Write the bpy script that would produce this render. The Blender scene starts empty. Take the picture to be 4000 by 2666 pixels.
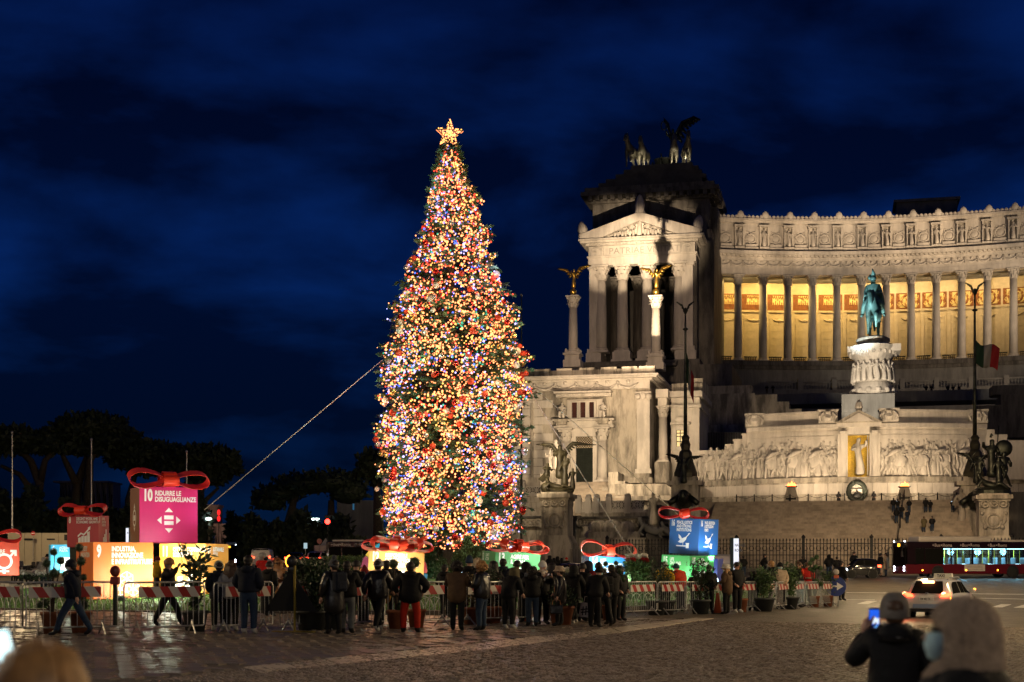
import bpy,bmesh,math,random
import numpy as np
from mathutils import Vector,Matrix,noise as mnoise
R=random.Random(7)
PI=math.pi
rad=math.radians
SC=bpy.context.scene
COL=SC.collection
F=3268.0
CX,HZ,HC=1176.5,1290.0,1.8
# --- camera
cam_d=bpy.data.cameras.new('camera')
cam=bpy.data.objects.new('camera',cam_d)
COL.objects.link(cam)
cam.location=(0,0,HC)
cam.rotation_euler=(rad(90),0,0)
cam_d.sensor_width=36
cam_d.lens=50
cam_d.shift_y=506.0/2353.0
cam_d.clip_start=0.3
cam_d.clip_end=4000
cam_d.dof.use_dof=True
cam_d.dof.focus_distance=70
cam_d.dof.aperture_fstop=1.9
SC.camera=cam
# --- night sky
W=bpy.data.worlds.new('World')
SC.world=W
W.use_nodes=True
nt=W.node_tree
for n in list(nt.nodes):
 nt.nodes.remove(n)
def wn(t,**kw):
 n=nt.nodes.new(t)
 for k,v in kw.items():
  setattr(n,k,v)
 return n
tc=wn('ShaderNodeTexCoord')
sep=wn('ShaderNodeSeparateXYZ')
nt.links.new(tc.outputs['Generated'],sep.inputs[0])
grad=wn('ShaderNodeValToRGB')
nt.links.new(sep.outputs['Z'],grad.inputs[0])
cr=grad.color_ramp
cr.elements[0].position=0.0
cr.elements[0].color=(0.0012,0.0105,0.036,1)
cr.elements[1].position=1.0
cr.elements[1].color=(0.0006,0.0040,0.028,1)
e=cr.elements.new(0.08);e.color=(0.0014,0.0165,0.082,1)
e=cr.elements.new(0.20);e.color=(0.0018,0.0180,0.115,1)
e=cr.elements.new(0.36);e.color=(0.0011,0.0088,0.062,1)
mp=wn('ShaderNodeMapping')
mp.inputs['Scale'].default_value=(1.9,1.2,4.6)
mp.inputs['Location'].default_value=(0.35,0.0,0.32)
nt.links.new(tc.outputs['Generated'],mp.inputs[0])
nz=wn('ShaderNodeTexNoise')
nz.inputs['Scale'].default_value=1.75
nz.inputs['Detail'].default_value=7
nz.inputs['Roughness'].default_value=0.5
nz.inputs['Distortion'].default_value=0.18
nt.links.new(mp.outputs[0],nz.inputs['Vector'])
cl=wn('ShaderNodeValToRGB')
cl.color_ramp.elements[0].position=0.38
cl.color_ramp.elements[0].color=(1.2,1.2,1.2,1)
cl.color_ramp.elements[1].position=0.56
cl.color_ramp.elements[1].color=(0.15,0.20,0.20,1)
nt.links.new(nz.outputs[0],cl.inputs[0])
mx=wn('ShaderNodeMix',data_type='RGBA',blend_type='MULTIPLY')
mx.inputs[0].default_value=1.0
nt.links.new(grad.outputs[0],mx.inputs[6])
nt.links.new(cl.outputs[0],mx.inputs[7])
bg=wn('ShaderNodeBackground')
bg.inputs['Strength'].default_value=0.88
nt.links.new(mx.outputs[2],bg.inputs[0])
ow=wn('ShaderNodeOutputWorld')
nt.links.new(bg.outputs[0],ow.inputs[0])
# --- exposure / render
vs=SC.view_settings
vs.view_transform='Standard'
vs.look='None'
vs.exposure=0.18
vs.gamma=1.0
vs.use_curve_mapping=False
SC.render.engine='CYCLES'
cy=SC.cycles
cy.use_denoising=True
cy.max_bounces=5
cy.diffuse_bounces=2
cy.glossy_bounces=3
cy.transmission_bounces=4
cy.transparent_max_bounces=6
cy.sample_clamp_indirect=3.0
cy.caustics_reflective=False
cy.caustics_refractive=False
cy.use_light_tree=True
# --- ground shape and pixel helpers
def sstep(a,b,x):
 t=max(0.0,min(1.0,(x-a)/(b-a)))
 return t*t*(3-2*t)
def G(X,Y):
 k=sstep(7,14,X)
 fade=(1-sstep(38,58,Y))*(1-k)+(1-sstep(60,100,Y))*k
 z=-0.018*max(-25,min(30,X))*fade
 z+=0.67*sstep(65,122,Y)+0.49*sstep(112,132,Y)
 return z
def at(px,py,Y):
 return Vector(((px-CX)*Y/F,Y,HC+(HZ-py)*Y/F))
def foot(px,py):
 Y=40.0
 for _ in range(60):
  X=(px-CX)*Y/F
  Y+=0.6*((HC-G(X,Y))*F/max(4.0,py-HZ)-Y)
 X=(px-CX)*Y/F
 return Vector((X,Y,G(X,Y)))
 # monument frame: rotated so that its right end comes nearer
MA=rad(13)
MU=Vector((math.cos(MA),-math.sin(MA),0))
MD=Vector((math.sin(MA),math.cos(MA),0))
MO=Vector((37.0,152.0,0.0))
def mray(px,d):
 a=(px-CX)/F
 t=(d+MO.x*MD.x+MO.y*MD.y)/(a*MD.x+MD.y)
 return t,((t*a-MO.x)*MU.x+(t-MO.y)*MU.y)
def M(px,py,d):
 t,u=mray(px,d)
 return Vector((u,d,HC+(HZ-py)*t/F))
def m2w(p):
 return MO+MU*p[0]+MD*p[1]+Vector((0,0,p[2]))
 # --- lamps (most stand for lamps of the place, some are added unseen fills)
def lamp(kind,loc,energy,col,target=None,size=0.3,angle=60,blend=0.4,sy=None):
 d=bpy.data.lights.new('lamp',kind)
 d.energy=energy
 d.color=col
 if kind=='AREA':
  d.size=size
  if sy:
   d.shape='RECTANGLE';d.size_y=sy
 else:
  d.shadow_soft_size=size
 if kind=='SPOT':
  d.spot_size=rad(angle);d.spot_blend=blend
 o=bpy.data.objects.new('lamp',d)
 o.location=loc
 if target is not None:
  o.rotation_euler=(Vector(target)-Vector(loc)).to_track_quat('-Z','Y').to_euler()
 COL.objects.link(o)
 return o
WARM=(1.0,0.73,0.45)
STREET=(1.0,0.72,0.38)
def mflood(src,dst,e,ang,col=WARM,size=0.5,blend=0.5):
 lamp('SPOT',m2w(src),e,col,m2w(dst),size,ang,blend)
 # floodlights of the monument
pA=M(1462,520,72)
for px in(1412,1468,1524):
 lamp('SPOT',(8,101,4.2),680000,(1.0,0.73,0.46),m2w(M(px,580,72)),0.5,6.2,0.5)
pB=M(1450,790,72)
lamp('SPOT',(2,60,12),185000,(1.0,0.68,0.43),m2w(pB),0.6,11,0.6)
pC=M(1345,985,6)
for px in(1335,1462):
 a=M(px-10,1150,-14)
 lamp('SPOT',m2w((a[0],-14,13.0)),8500,(1.0,0.73,0.45),m2w(M(px-8,935,6)),0.4,104,0.7)
pD=M(2190,555,95)
lamp('SPOT',m2w((44,62,34)),42000,(1.0,0.73,0.47),m2w(pD),0.4,52,0.9)
lamp('SPOT',m2w((40,70,33)),5200,(1.0,0.72,0.48),m2w(M(2140,872,92)),0.5,50,0.9)
pE=M(1905,545,98)
for px,us in((1690,-8),(1790,-8),(1890,-6),(1990,30),(2095,32),(2200,34)):
 lamp('SPOT',m2w((us,46,24.5)),62000,(1.0,0.71,0.44),m2w(M(px,520,98)),0.4,14.5,0.7)
pF=M(2160,720,95)
lamp('SPOT',m2w((42,68,33)),15000,(1.0,0.72,0.46),m2w(pF),0.4,60,0.8)
for px,e in((1650,3000),(1785,5500),(1875,9000),(1950,2600),(2045,8500),(2130,7500),(2210,2600)):
 a=M(px,1160,-9);b=M(px,1000,1)
 lamp('SPOT',m2w((a[0],-8.5,7.7)),e*.62,WARM,m2w(b),0.25,96,0.7)
a=M(2000,940,5)
lamp('SPOT',m2w((a[0]-4,6,17.5)),30000,(1.0,0.82,0.60),m2w(M(2006,850,33)),0.4,30,0.3)
lamp('SPOT',m2w((a[0]-10,14,20)),42000,(0.80,0.95,0.98),m2w(M(2006,690,33)),0.4,24,0.5)
# warm lamps inside the colonnade
for i in range(7):
 s_=-1.5+i*8.6
 pa=Vector((M(1695.7,832,93).x+s_,93+6.3*(1-((s_-32)/32)**2)+1.9,0))
 c=(1.0,0.66,0.24)if i<3 else(1.0,0.70,0.36)
 w=(620,560,500,400,300,210,150)[i]
 o=lamp('AREA',m2w((pa[0],pa[1],50.9)),w*1.4,c,m2w((pa[0],pa[1]+5.5,44.5)),7.5,sy=0.5)
 # light on the forecourt and stairs
lamp('SPOT',m2w((6,-44,15)),9500,(1.0,0.66,0.36),m2w((3,-24,1)),0.8,84,0.9)
lamp('SPOT',m2w((-30,-34,12)),6000,(1.0,0.74,0.45),m2w((-27,-10,7)),0.5,70,0.9)
lamp('SPOT',m2w((30,-42,12)),2600,(1.0,0.66,0.40),m2w((25,-20,7)),0.5,50,0.8)
# unseen street lamps of the square; the last is added to brighten the hoarding
for x,y,z,e in((30,44,11,9500),(-24,36,9,3600),(14,16,11,2000),(38,66,11,7500),(24,88,11,5200),(-34,58,10,3600),(-36,104,8,1500)):
 lamp('POINT',(x,y,z),e,STREET,None,0.6)
lamp('POINT',(-8,9,6.5),900,(1.0,0.90,0.74),None,0.3)
lamp('POINT',(19,36,9.0),1700,STREET,None,0.3)  # added unseen lamp to brighten the back of the taxi
lamp('POINT',(6,-2,4.2),620,(1.0,0.86,0.66),None,0.3)  # added unseen lamp behind the camera to brighten the beige hood
# --- materials
MATS={}
def mat(name,col,rough=0.6,metal=0.0,vary=0.18,scale=3.0,bump=0.0,bscale=None,emit=None,es=1.0,stretch=None,spec=0.5,coat=0.0,sheen=0.0):
 if name in MATS:
  return MATS[name]
 m=bpy.data.materials.new(name)
 m.use_nodes=True
 t=m.node_tree
 b=t.nodes['Principled BSDF']
 b.inputs['Roughness'].default_value=rough
 b.inputs['Metallic'].default_value=metal
 b.inputs['Specular IOR Level'].default_value=spec
 b.inputs['Coat Weight'].default_value=coat
 b.inputs['Base Color'].default_value=(*col,1)
 if emit:
  b.inputs['Emission Color'].default_value=(*emit,1)
  b.inputs['Emission Strength'].default_value=es
 if vary>0 or bump>0:
  c=t.nodes.new('ShaderNodeTexCoord')
  mp=t.nodes.new('ShaderNodeMapping')
  if stretch:
   mp.inputs['Scale'].default_value=stretch
  t.links.new(c.outputs['Object'],mp.inputs[0])
 if vary>0:
  n=t.nodes.new('ShaderNodeTexNoise')
  n.inputs['Scale'].default_value=scale
  n.inputs['Detail'].default_value=6
  n.inputs['Roughness'].default_value=0.62
  t.links.new(mp.outputs[0],n.inputs['Vector'])
  r=t.nodes.new('ShaderNodeValToRGB')
  r.color_ramp.elements[0].position=0.33
  r.color_ramp.elements[1].position=0.67
  r.color_ramp.elements[0].color=(*[max(0,x*(1-vary))for x in col],1)
  r.color_ramp.elements[1].color=(*[min(1,x*(1+vary))for x in col],1)
  t.links.new(n.outputs[0],r.inputs[0])
  t.links.new(r.outputs[0],b.inputs['Base Color'])
 if bump>0:
  n2=t.nodes.new('ShaderNodeTexNoise')
  n2.inputs['Scale'].default_value=bscale or scale*4
  n2.inputs['Detail'].default_value=4
  t.links.new(mp.outputs[0],n2.inputs['Vector'])
  bm_=t.nodes.new('ShaderNodeBump')
  bm_.inputs['Strength'].default_value=min(1.0,bump)
  bm_.inputs['Distance'].default_value=0.05
  t.links.new(n2.outputs[0],bm_.inputs['Height'])
  t.links.new(bm_.outputs[0],b.inputs['Normal'])
 MATS[name]=m
 return m
def stone(name,col,stain=0.5,warm=0.0):
 """travertine and marble with grey run-off stains of their own"""
 m=mat(name,col,0.75,vary=0.10,scale=0.35,bump=0.35,bscale=2.2)
 t=m.node_tree
 b=t.nodes['Principled BSDF']
 old=b.inputs['Base Color'].links[0].from_socket
 c=[n for n in t.nodes if n.type=='TEX_COORD'][0]
 mp=t.nodes.new('ShaderNodeMapping')
 mp.inputs['Scale'].default_value=(1.1,1.1,0.22)
 t.links.new(c.outputs['Object'],mp.inputs[0])
 n=t.nodes.new('ShaderNodeTexNoise')
 n.inputs['Scale'].default_value=0.9
 n.inputs['Detail'].default_value=8
 n.inputs['Roughness'].default_value=0.7
 t.links.new(mp.outputs[0],n.inputs['Vector'])
 r=t.nodes.new('ShaderNodeValToRGB')
 r.color_ramp.elements[0].position=0.40
 r.color_ramp.elements[0].color=(1-stain,)*3+(1,)
 r.color_ramp.elements[1].position=0.58
 r.color_ramp.elements[1].color=(1,1,1,1)
 t.links.new(n.outputs[0],r.inputs[0])
 x=t.nodes.new('ShaderNodeMix')
 x.data_type='RGBA';x.blend_type='MULTIPLY'
 x.inputs[0].default_value=1
 t.links.new(old,x.inputs[6]);t.links.new(r.outputs[0],x.inputs[7])
 t.links.new(x.outputs[2],b.inputs['Base Color'])
 return m
def emis(name,col,s,vary=0):
 m=mat(name,(0.02,0.02,0.02),0.5,vary=0,emit=col,es=s)
 return m
def paint(name,col,rough=0.35,**k):
 return mat(name,col,rough,vary=k.pop('vary',0.06),**k)
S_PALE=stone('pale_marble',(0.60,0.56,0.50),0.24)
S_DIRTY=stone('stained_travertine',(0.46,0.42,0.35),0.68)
S_DARK=stone('weathered_shaded_travertine',(0.15,0.14,0.125),0.6)  # stains its own; dark base paints shade onto attic, side walls, inner columns
S_STEP=stone('step_stone',(0.34,0.29,0.23),0.35)
S_RELIEF=stone('carved_marble',(0.60,0.56,0.50),0.42)
S_GREY=stone('grey_stone',(0.20,0.20,0.19),0.3)  # plain grey stone; on the rider's plinth the tone paints in shade
BRONZE=mat('dark_bronze',(0.045,0.05,0.04),0.45,0.8,vary=0.6,scale=1.6)
GILT=mat('gilded_bronze',(0.75,0.48,0.10),0.32,0.9,vary=0.2,scale=4)
BRONZEH=mat('lightened_bronze',(0.16,0.15,0.11),0.5,0.3,vary=0.6,scale=1.2)  # paler than the dark bronze, floodlight on the horses painted in
BRONZEG=mat('streaked_bronze',(0.040,0.036,0.018),0.55,0.1,vary=0.85,scale=0.9)
VERDI=mat('verdigris_bronze',(0.10,0.23,0.22),0.55,0.25,vary=0.75,scale=1.3,bump=0.3,bscale=3)
IRON=mat('black_iron',(0.02,0.02,0.02),0.5,0.6,vary=0.2)
STEEL=mat('galvanised_steel',(0.42,0.42,0.41),0.38,0.85,vary=0.25,scale=8)
DARKM=mat('dark_metal',(0.03,0.035,0.03),0.45,0.7,vary=0.2)
BLACKP=paint('black_plastic',(0.012,0.012,0.013),0.4)
RUBBER=paint('rubber',(0.012,0.012,0.012),0.8)
GLASSD=mat('dark_glass',(0.010,0.010,0.010),0.35,vary=0,spec=0.0)
WHITE=paint('white_paint',(0.78,0.78,0.76),0.4)
TERRA=mat('terracotta',(0.24,0.075,0.028),0.75,vary=0.2,scale=5)
POTD=mat('dark_pot',(0.03,0.035,0.035),0.6,vary=0.2)
LEAFD=mat('dark_leaf',(0.030,0.060,0.022),0.45,vary=0.5,scale=9)
LEAFM=mat('mid_leaf',(0.06,0.115,0.035),0.5,vary=0.5,scale=7)
LEAFC=mat('conifer_leaf',(0.075,0.10,0.035),0.6,vary=0.5,scale=5)
NEEDLE=mat('fir_needle',(0.060,0.135,0.070),0.5,vary=0.6,scale=2.2)
PINE=mat('pine_needle',(0.022,0.036,0.016),0.7,vary=0.4,scale=2)
BARK=mat('bark',(0.06,0.045,0.03),0.85,vary=0.4,scale=6,bump=0.6,bscale=20)
SKIN=mat('skin',(0.52,0.30,0.21),0.5,vary=0.08,scale=12)
# --- mesh helpers
def link(o,parent=None):
 COL.objects.link(o)
 if parent is not None:
  o.parent=parent
 return o
def tag(o,label=None,cat=None,group=None,kind=None):
 if label:o['label']=label
 if cat:o['category']=cat
 if group:o['group']=group
 if kind:o['kind']=kind
 return o
def empty(name,loc=(0,0,0),rz=0.0,label=None,cat=None,group=None,scale=None,rot=None):
 o=bpy.data.objects.new(name,None)
 o.empty_display_size=0.3
 o.location=loc
 o.rotation_euler=rot if rot else(0,0,rz)
 if scale:o.scale=scale
 COL.objects.link(o)
 return tag(o,label,cat,group)
class MB:
 def __init__(s):
  s.v=[];s.f=[];s.m=[];s.mi=0
 def add(s,vs,fs):
  n=len(s.v)
  s.v+=[tuple(v)for v in vs]
  s.f+=[tuple(i+n for i in f)for f in fs]
  s.m+=[s.mi]*len(fs)
  return s
 def box(s,x0,x1,y0,y1,z0,z1,M4=None,taper=0.0):
  t=taper
  vs=[(x0,y0,z0),(x1,y0,z0),(x1,y1,z0),(x0,y1,z0),(x0+t,y0+t,z1),(x1-t,y0+t,z1),(x1-t,y1-t,z1),(x0+t,y1-t,z1)]
  if M4:vs=[M4@Vector(v)for v in vs]
  return s.add(vs,[(0,3,2,1),(4,5,6,7),(0,1,5,4),(1,2,6,5),(2,3,7,6),(3,0,4,7)])
 def rbox(s,x0,x1,y0,y1,z0,z1,b):
  """box with chamfered edges"""
  bm=bmesh.new()
  bmesh.ops.create_cube(bm,size=1)
  for v in bm.verts:
   v.co=((x0+x1)/2+v.co.x*(x1-x0),(y0+y1)/2+v.co.y*(y1-y0),(z0+z1)/2+v.co.z*(z1-z0))
  bmesh.ops.bevel(bm,geom=bm.edges[:],offset=b,segments=2,affect='EDGES',profile=0.5)
  bm.verts.index_update()
  s.add([v.co[:]for v in bm.verts],[[v.index for v in f.verts]for f in bm.faces])
  bm.free()
  return s
 def tube(s,p,q,r0,r1=None,n=8,cap=True):
  p=Vector(p);q=Vector(q)
  r1=r0 if r1 is None else r1
  d=(q-p)
  if d.length<1e-6:return s
  d.normalize()
  a=d.orthogonal().normalized();b=d.cross(a)
  vs=[]
  for c,r in((p,r0),(q,r1)):
   for i in range(n):
    t=2*PI*i/n
    vs.append(c+a*(math.cos(t)*r)+b*(math.sin(t)*r))
  fs=[(i,(i+1)%n,n+(i+1)%n,n+i)for i in range(n)]
  if cap:
   fs+=[tuple(reversed(range(n))),tuple(range(n,2*n))]
  return s.add(vs,fs)
 def path(s,pts,r,n=6):
  rs=r if isinstance(r,(list,tuple))else[r]*len(pts)
  pts=[Vector(p)for p in pts]
  up=None
  vs=[]
  for i,p in enumerate(pts):
   d=(pts[min(i+1,len(pts)-1)]-pts[max(i-1,0)]).normalized()
   if up is None:up=d.orthogonal().normalized()
   a=(up-d*up.dot(d))
   a=a.normalized()if a.length>1e-5 else d.orthogonal().normalized()
   up=a;b=d.cross(a)
   for k in range(n):
    t=2*PI*k/n
    vs.append(p+a*(math.cos(t)*rs[i])+b*(math.sin(t)*rs[i]))
  fs=[]
  for i in range(len(pts)-1):
   for k in range(n):
    fs.append((i*n+k,i*n+(k+1)%n,(i+1)*n+(k+1)%n,(i+1)*n+k))
  fs+=[tuple(reversed(range(n))),tuple(range((len(pts)-1)*n,len(pts)*n))]
  return s.add(vs,fs)
 def lathe(s,prof,c=(0,0,0),n=16,sx=1.0,sy=1.0,flute=0.0):
  vs=[];fs=[]
  for r,z in prof:
   for i in range(n):
    t=2*PI*i/n
    rr=r*(1-flute*(i%2))
    vs.append((c[0]+rr*sx*math.cos(t),c[1]+rr*sy*math.sin(t),c[2]+z))
  for j in range(len(prof)-1):
   for i in range(n):
    fs.append((j*n+i,j*n+(i+1)%n,(j+1)*n+(i+1)%n,(j+1)*n+i))
  fs.append(tuple(reversed(range(n))));fs.append(tuple(range((len(prof)-1)*n,len(prof)*n)))
  return s.add(vs,fs)
 def sphere(s,c,r,n=10,m=7,sc=(1,1,1)):
  vs=[(c[0],c[1],c[2]-r*sc[2])]
  for j in range(1,m):
   ph=-PI/2+PI*j/m
   for i in range(n):
    t=2*PI*i/n
    vs.append((c[0]+r*sc[0]*math.cos(ph)*math.cos(t),c[1]+r*sc[1]*math.cos(ph)*math.sin(t),c[2]+r*sc[2]*math.sin(ph)))
  vs.append((c[0],c[1],c[2]+r*sc[2]))
  fs=[(0,1+(i+1)%n,1+i)for i in range(n)]
  for j in range(m-2):
   for i in range(n):
    a=1+j*n
    fs.append((a+i,a+(i+1)%n,a+n+(i+1)%n,a+n+i))
  last=len(vs)-1;a=1+(m-2)*n
  fs+=[(a+i,a+(i+1)%n,last)for i in range(n)]
  return s.add(vs,fs)
 def prism(s,poly,a0,a1,axis='y'):
  """polygon (two coordinates) pushed along an axis"""
  n=len(poly)
  def P(p,a):
   return(p[0],a,p[1])if axis=='y' else((a,p[0],p[1])if axis=='x' else(p[0],p[1],a))
  vs=[P(p,a0)for p in poly]+[P(p,a1)for p in poly]
  fs=[(i,(i+1)%n,n+(i+1)%n,n+i)for i in range(n)]
  fs+=[tuple(reversed(range(n))),tuple(range(n,2*n))]
  return s.add(vs,fs)
 def strip(s,pts,width_vec,thick=0.0):
  w=Vector(width_vec)
  vs=[]
  for p in pts:
   p=Vector(p)
   vs+=[p-w/2,p+w/2]
  fs=[(2*i,2*i+1,2*i+3,2*i+2)for i in range(len(pts)-1)]
  return s.add(vs,fs)
 def quad(s,a,b,c,d):
  return s.add([a,b,c,d],[(0,1,2,3)])
 def mesh(s,name,mats,smooth=False):
  me=bpy.data.meshes.new(name)
  me.from_pydata(s.v,[],s.f)
  for m in(mats if isinstance(mats,(list,tuple))else[mats]):
   me.materials.append(m)
  if len(set(s.m))>1 or(s.m and s.m[0]):
   me.polygons.foreach_set('material_index',s.m)
  bm=bmesh.new();bm.from_mesh(me)
  bmesh.ops.recalc_face_normals(bm,faces=bm.faces[:])if len(s.f)<60000 else None
  bm.to_mesh(me);bm.free()
  if smooth:
   me.polygons.foreach_set('use_smooth',[True]*len(me.polygons))
  me.update()
  return me
 def build(s,name,mats,parent=None,smooth=False,loc=None,rz=0.0,rot=None):
  o=bpy.data.objects.new(name,s.mesh(name,mats,smooth))
  if loc is not None:o.location=loc
  o.rotation_euler=rot if rot else(0,0,rz)
  return link(o,parent)
def inst(name,me,parent=None,loc=(0,0,0),rz=0.0,scale=(1,1,1),rot=None):
 o=bpy.data.objects.new(name,me)
 o.location=loc;o.rotation_euler=rot if rot else(0,0,rz);o.scale=scale
 return link(o,parent)
def copy_tree(o,parent=None):
 c=o.copy();COL.objects.link(c);c.parent=parent
 for ch in o.children:
  copy_tree(ch,c)
 return c
def skin_mesh(name,J,E,mats,sub=1,root=None,smooth=True):
 """continuous body grown over a skeleton: J = {joint: (x, y, z, rx, ry)}"""
 keys=list(J)
 me=bpy.data.meshes.new(name+'_bones')
 me.from_pydata([J[k][:3]for k in keys],[(keys.index(a),keys.index(b))for a,b in E],[])
 o=bpy.data.objects.new(name,me)
 COL.objects.link(o)
 md=o.modifiers.new('s','SKIN')
 md.use_smooth_shade=smooth
 sd=o.modifiers.new('u','SUBSURF')
 sd.levels=sub;sd.render_levels=sub
 sv=me.skin_vertices[0].data
 for i,k in enumerate(keys):
  r=J[k]
  sv[i].radius=(r[3],r[4]if len(r)>4 else r[3])
  sv[i].use_root=(k==(root or keys[0]))
 dg=bpy.context.evaluated_depsgraph_get()
 out=bpy.data.meshes.new_from_object(o.evaluated_get(dg))
 out.name=name
 bpy.data.objects.remove(o)
 bpy.data.meshes.remove(me)
 out.materials.clear()
 for m in(mats if isinstance(mats,(list,tuple))else[mats]):
  out.materials.append(m)
 return out
def leaves(mb,fn,n,size,rnd,up=0.3,narrow=0.45):
 """n leaf-sized faces at points drawn by fn()"""
 for _ in range(n):
  p=Vector(fn())
  d=Vector((rnd.gauss(0,1),rnd.gauss(0,1),rnd.gauss(up,1))).normalized()
  a=d.orthogonal().normalized()
  a.rotate(Matrix.Rotation(rnd.random()*6.28,3,d))
  s=size*rnd.uniform(0.6,1.3)
  mb.add([p,p+d*s*0.5+a*s*narrow*0.5,p+d*s,p+d*s*0.5-a*s*narrow*0.5],[(0,1,2,3)])
def text(s,size,m,parent,loc,rot=(rad(90),0,0),cond=1.0,bold=0.0,name='print',align='LEFT',depth=0.0):
 c=bpy.data.curves.new('t','FONT')
 c.body=s;c.size=size;c.offset=bold*size;c.align_x=align
 c.extrude=depth
 c.resolution_u=3
 o=bpy.data.objects.new('t',c)
 COL.objects.link(o)
 dg=bpy.context.evaluated_depsgraph_get()
 me=bpy.data.meshes.new_from_object(o.evaluated_get(dg))
 bpy.data.objects.remove(o);bpy.data.curves.remove(c)
 me.materials.clear();me.materials.append(m)
 r=inst(name,me,parent,loc,rot=rot,scale=(cond,1,1))
 return r
 # --- ground
ASPH=mat('wet_asphalt',(0.125,0.104,0.078),0.52,vary=0.35,scale=1.2,bump=0.55,bscale=26,spec=0.3)
def ground_mat():
 t=ASPH.node_tree
 b=t.nodes['Principled BSDF']
 c=[n for n in t.nodes if n.type=='TEX_COORD'][0]
 v=t.nodes.new('ShaderNodeTexVoronoi')
 v.inputs['Scale'].default_value=7.5
 t.links.new(c.outputs['Object'],v.inputs['Vector'])
 bp=[n for n in t.nodes if n.type=='BUMP'][0]
 b2=t.nodes.new('ShaderNodeBump')
 b2.inputs['Strength'].default_value=0.8
 b2.inputs['Distance'].default_value=0.02
 b2.invert=True
 t.links.new(v.outputs['Distance'],b2.inputs['Height'])
 t.links.new(bp.outputs[0],b2.inputs['Normal'])
 t.links.new(b2.outputs[0],b.inputs['Normal'])
ground_mat()
xs=[-1500,-600,-300,-150,-80]+list(range(-50,62,2))+[70,80,110,160,300,600,1500]
ys=[-200,-60,-20,0,10]+list(range(14,142,2))+[150,180,230,300,450,800,1500,3000]
mb=MB()
mb.v=[(x,y,G(x,y))for y in ys for x in xs]
nx=len(xs)
mb.f=[(j*nx+i,j*nx+i+1,(j+1)*nx+i+1,(j+1)*nx+i)for j in range(len(ys)-1)for i in range(nx-1)]
mb.m=[0]*len(mb.f)
tag(mb.build('ground',ASPH,smooth=True),kind='structure')
# stone paving on the near left and the pale kerb band that bounds it
up_pts=[(560,1536),(610,1530),(1029,1488),(1382,1448),(1600,1421)]
lo_pts=[(600,1549),(640,1543),(1074,1499),(1400,1459),(1640,1422)]
UPW=[foot(*p)for p in up_pts];LOW=[foot(*p)for p in lo_pts]
def lerp_pts(P,t):
 t=max(0.0,min(0.99999,t))*(len(P)-1)
 i=int(t)
 return P[i].lerp(P[i+1],t-i)
BAND=mat('pale_kerb_stone',(0.50,0.43,0.33),0.36,vary=0.16,scale=1.2,bump=0.25,bscale=14)
pav=empty('kerb_band',(UPW[2].x,UPW[2].y,0))
tag(pav,kind='structure')
o0=Vector(pav.location)
NB=22
for i in range(NB):
 t0,t1=i/NB+0.0012,(i+1)/NB-0.0012
 a,b,c,d=lerp_pts(UPW,t0),lerp_pts(UPW,t1),lerp_pts(LOW,t1),lerp_pts(LOW,t0)
 h=0.022+R.uniform(-0.004,0.004)
 q=MB()
 vs=[p-o0+Vector((0,0,-0.02))for p in(a,b,c,d)]+[p-o0+Vector((0,0,h))for p in(a,b,c,d)]
 q.add(vs,[(4,5,6,7),(0,1,5,4),(1,2,6,5),(2,3,7,6),(3,0,4,7)])
 q.build('kerb_slab',BAND,pav)
PAVE=mat('paving_stone',(0.19,0.155,0.12),0.28,vary=0.35,scale=0.9,bump=0.35,bscale=9)
def side_of_band(x,y):
 """above 0: left of the band (paved), below 0: right of it"""
 best=0
 P=[UPW[0]+(UPW[0]-UPW[1])*6]+UPW+[UPW[-1]+(UPW[-1]-UPW[-2])*6]
 for i in range(len(P)-1):
  a,b=P[i],P[i+1]
  if(a.y<=y<=b.y)or i==len(P)-2 or(i==0 and y<a.y):
   return(b.x-a.x)*(y-a.y)-(b.y-a.y)*(x-a.x)
 return best
paving=empty('stone_paving',(-6,30,0))
tag(paving,kind='structure')
rows=[]
ca,sa=math.cos(rad(-24)),math.sin(rad(-24))
L,Wd=0.46,0.27
for j in range(-75,75):
 for i in range(-60,60):
  lx=(i+0.5*(j%2))*L;ly=j*Wd
  x=-6+lx*ca-ly*sa;y=32+lx*sa+ly*ca
  if y<20.3 or y>45.6 or abs((x/y)*F)>1290 or side_of_band(x,y)<0.5:
   continue
  rows.append((y,x,j))
rows.sort()
def stone_top(mb,x,y,L,Wd,ca,sa,z,tilt,dx=0,dy=0):
 hl,hw=L/2-0.012,Wd/2-0.012
 b=0.018
 vs=[]
 for(k,zz)in((0,-0.03),(0,-0.002),(b,0.012)):
  for sx,sy in((-1,-1),(1,-1),(1,1),(-1,1)):
   ux,uy=sx*(hl-k),sy*(hw-k)
   vs.append((x-dx+ux*ca-uy*sa,y-dy+ux*sa+uy*ca,z+zz+tilt[0]*ux+tilt[1]*uy))
 mb.add(vs,[(0,1,5,4),(1,2,6,5),(2,3,7,6),(3,0,4,7),(4,5,9,8),(5,6,10,9),(6,7,11,10),(7,4,8,11),(8,9,10,11)])
protos=[]
for k in range(5):
 q=MB();stone_top(q,0,0,L,Wd,1,0,0,(R.gauss(0,0.035),R.gauss(0,0.045)))
 protos.append(q.mesh('paving_stone',PAVE))
rest=MB()
inview=[r for r in rows if abs(r[1]/r[0]*F)<1190]
near=set(inview[:300])
for y,x,j in rows:
 z=G(x,y)+0.012
 if(y,x,j)in near:
  inst('paving_stone',R.choice(protos),paving,(x+6,y-30,z+R.uniform(-0.004,0.004)),rad(-24))
 else:
  stone_top(rest,x,y,L,Wd,ca,sa,z+R.uniform(-0.004,0.004),(R.gauss(0,0.035),R.gauss(0,0.045)),-6,30)
tag(rest.build('paving_stones',PAVE,paving),kind='stuff')
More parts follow.
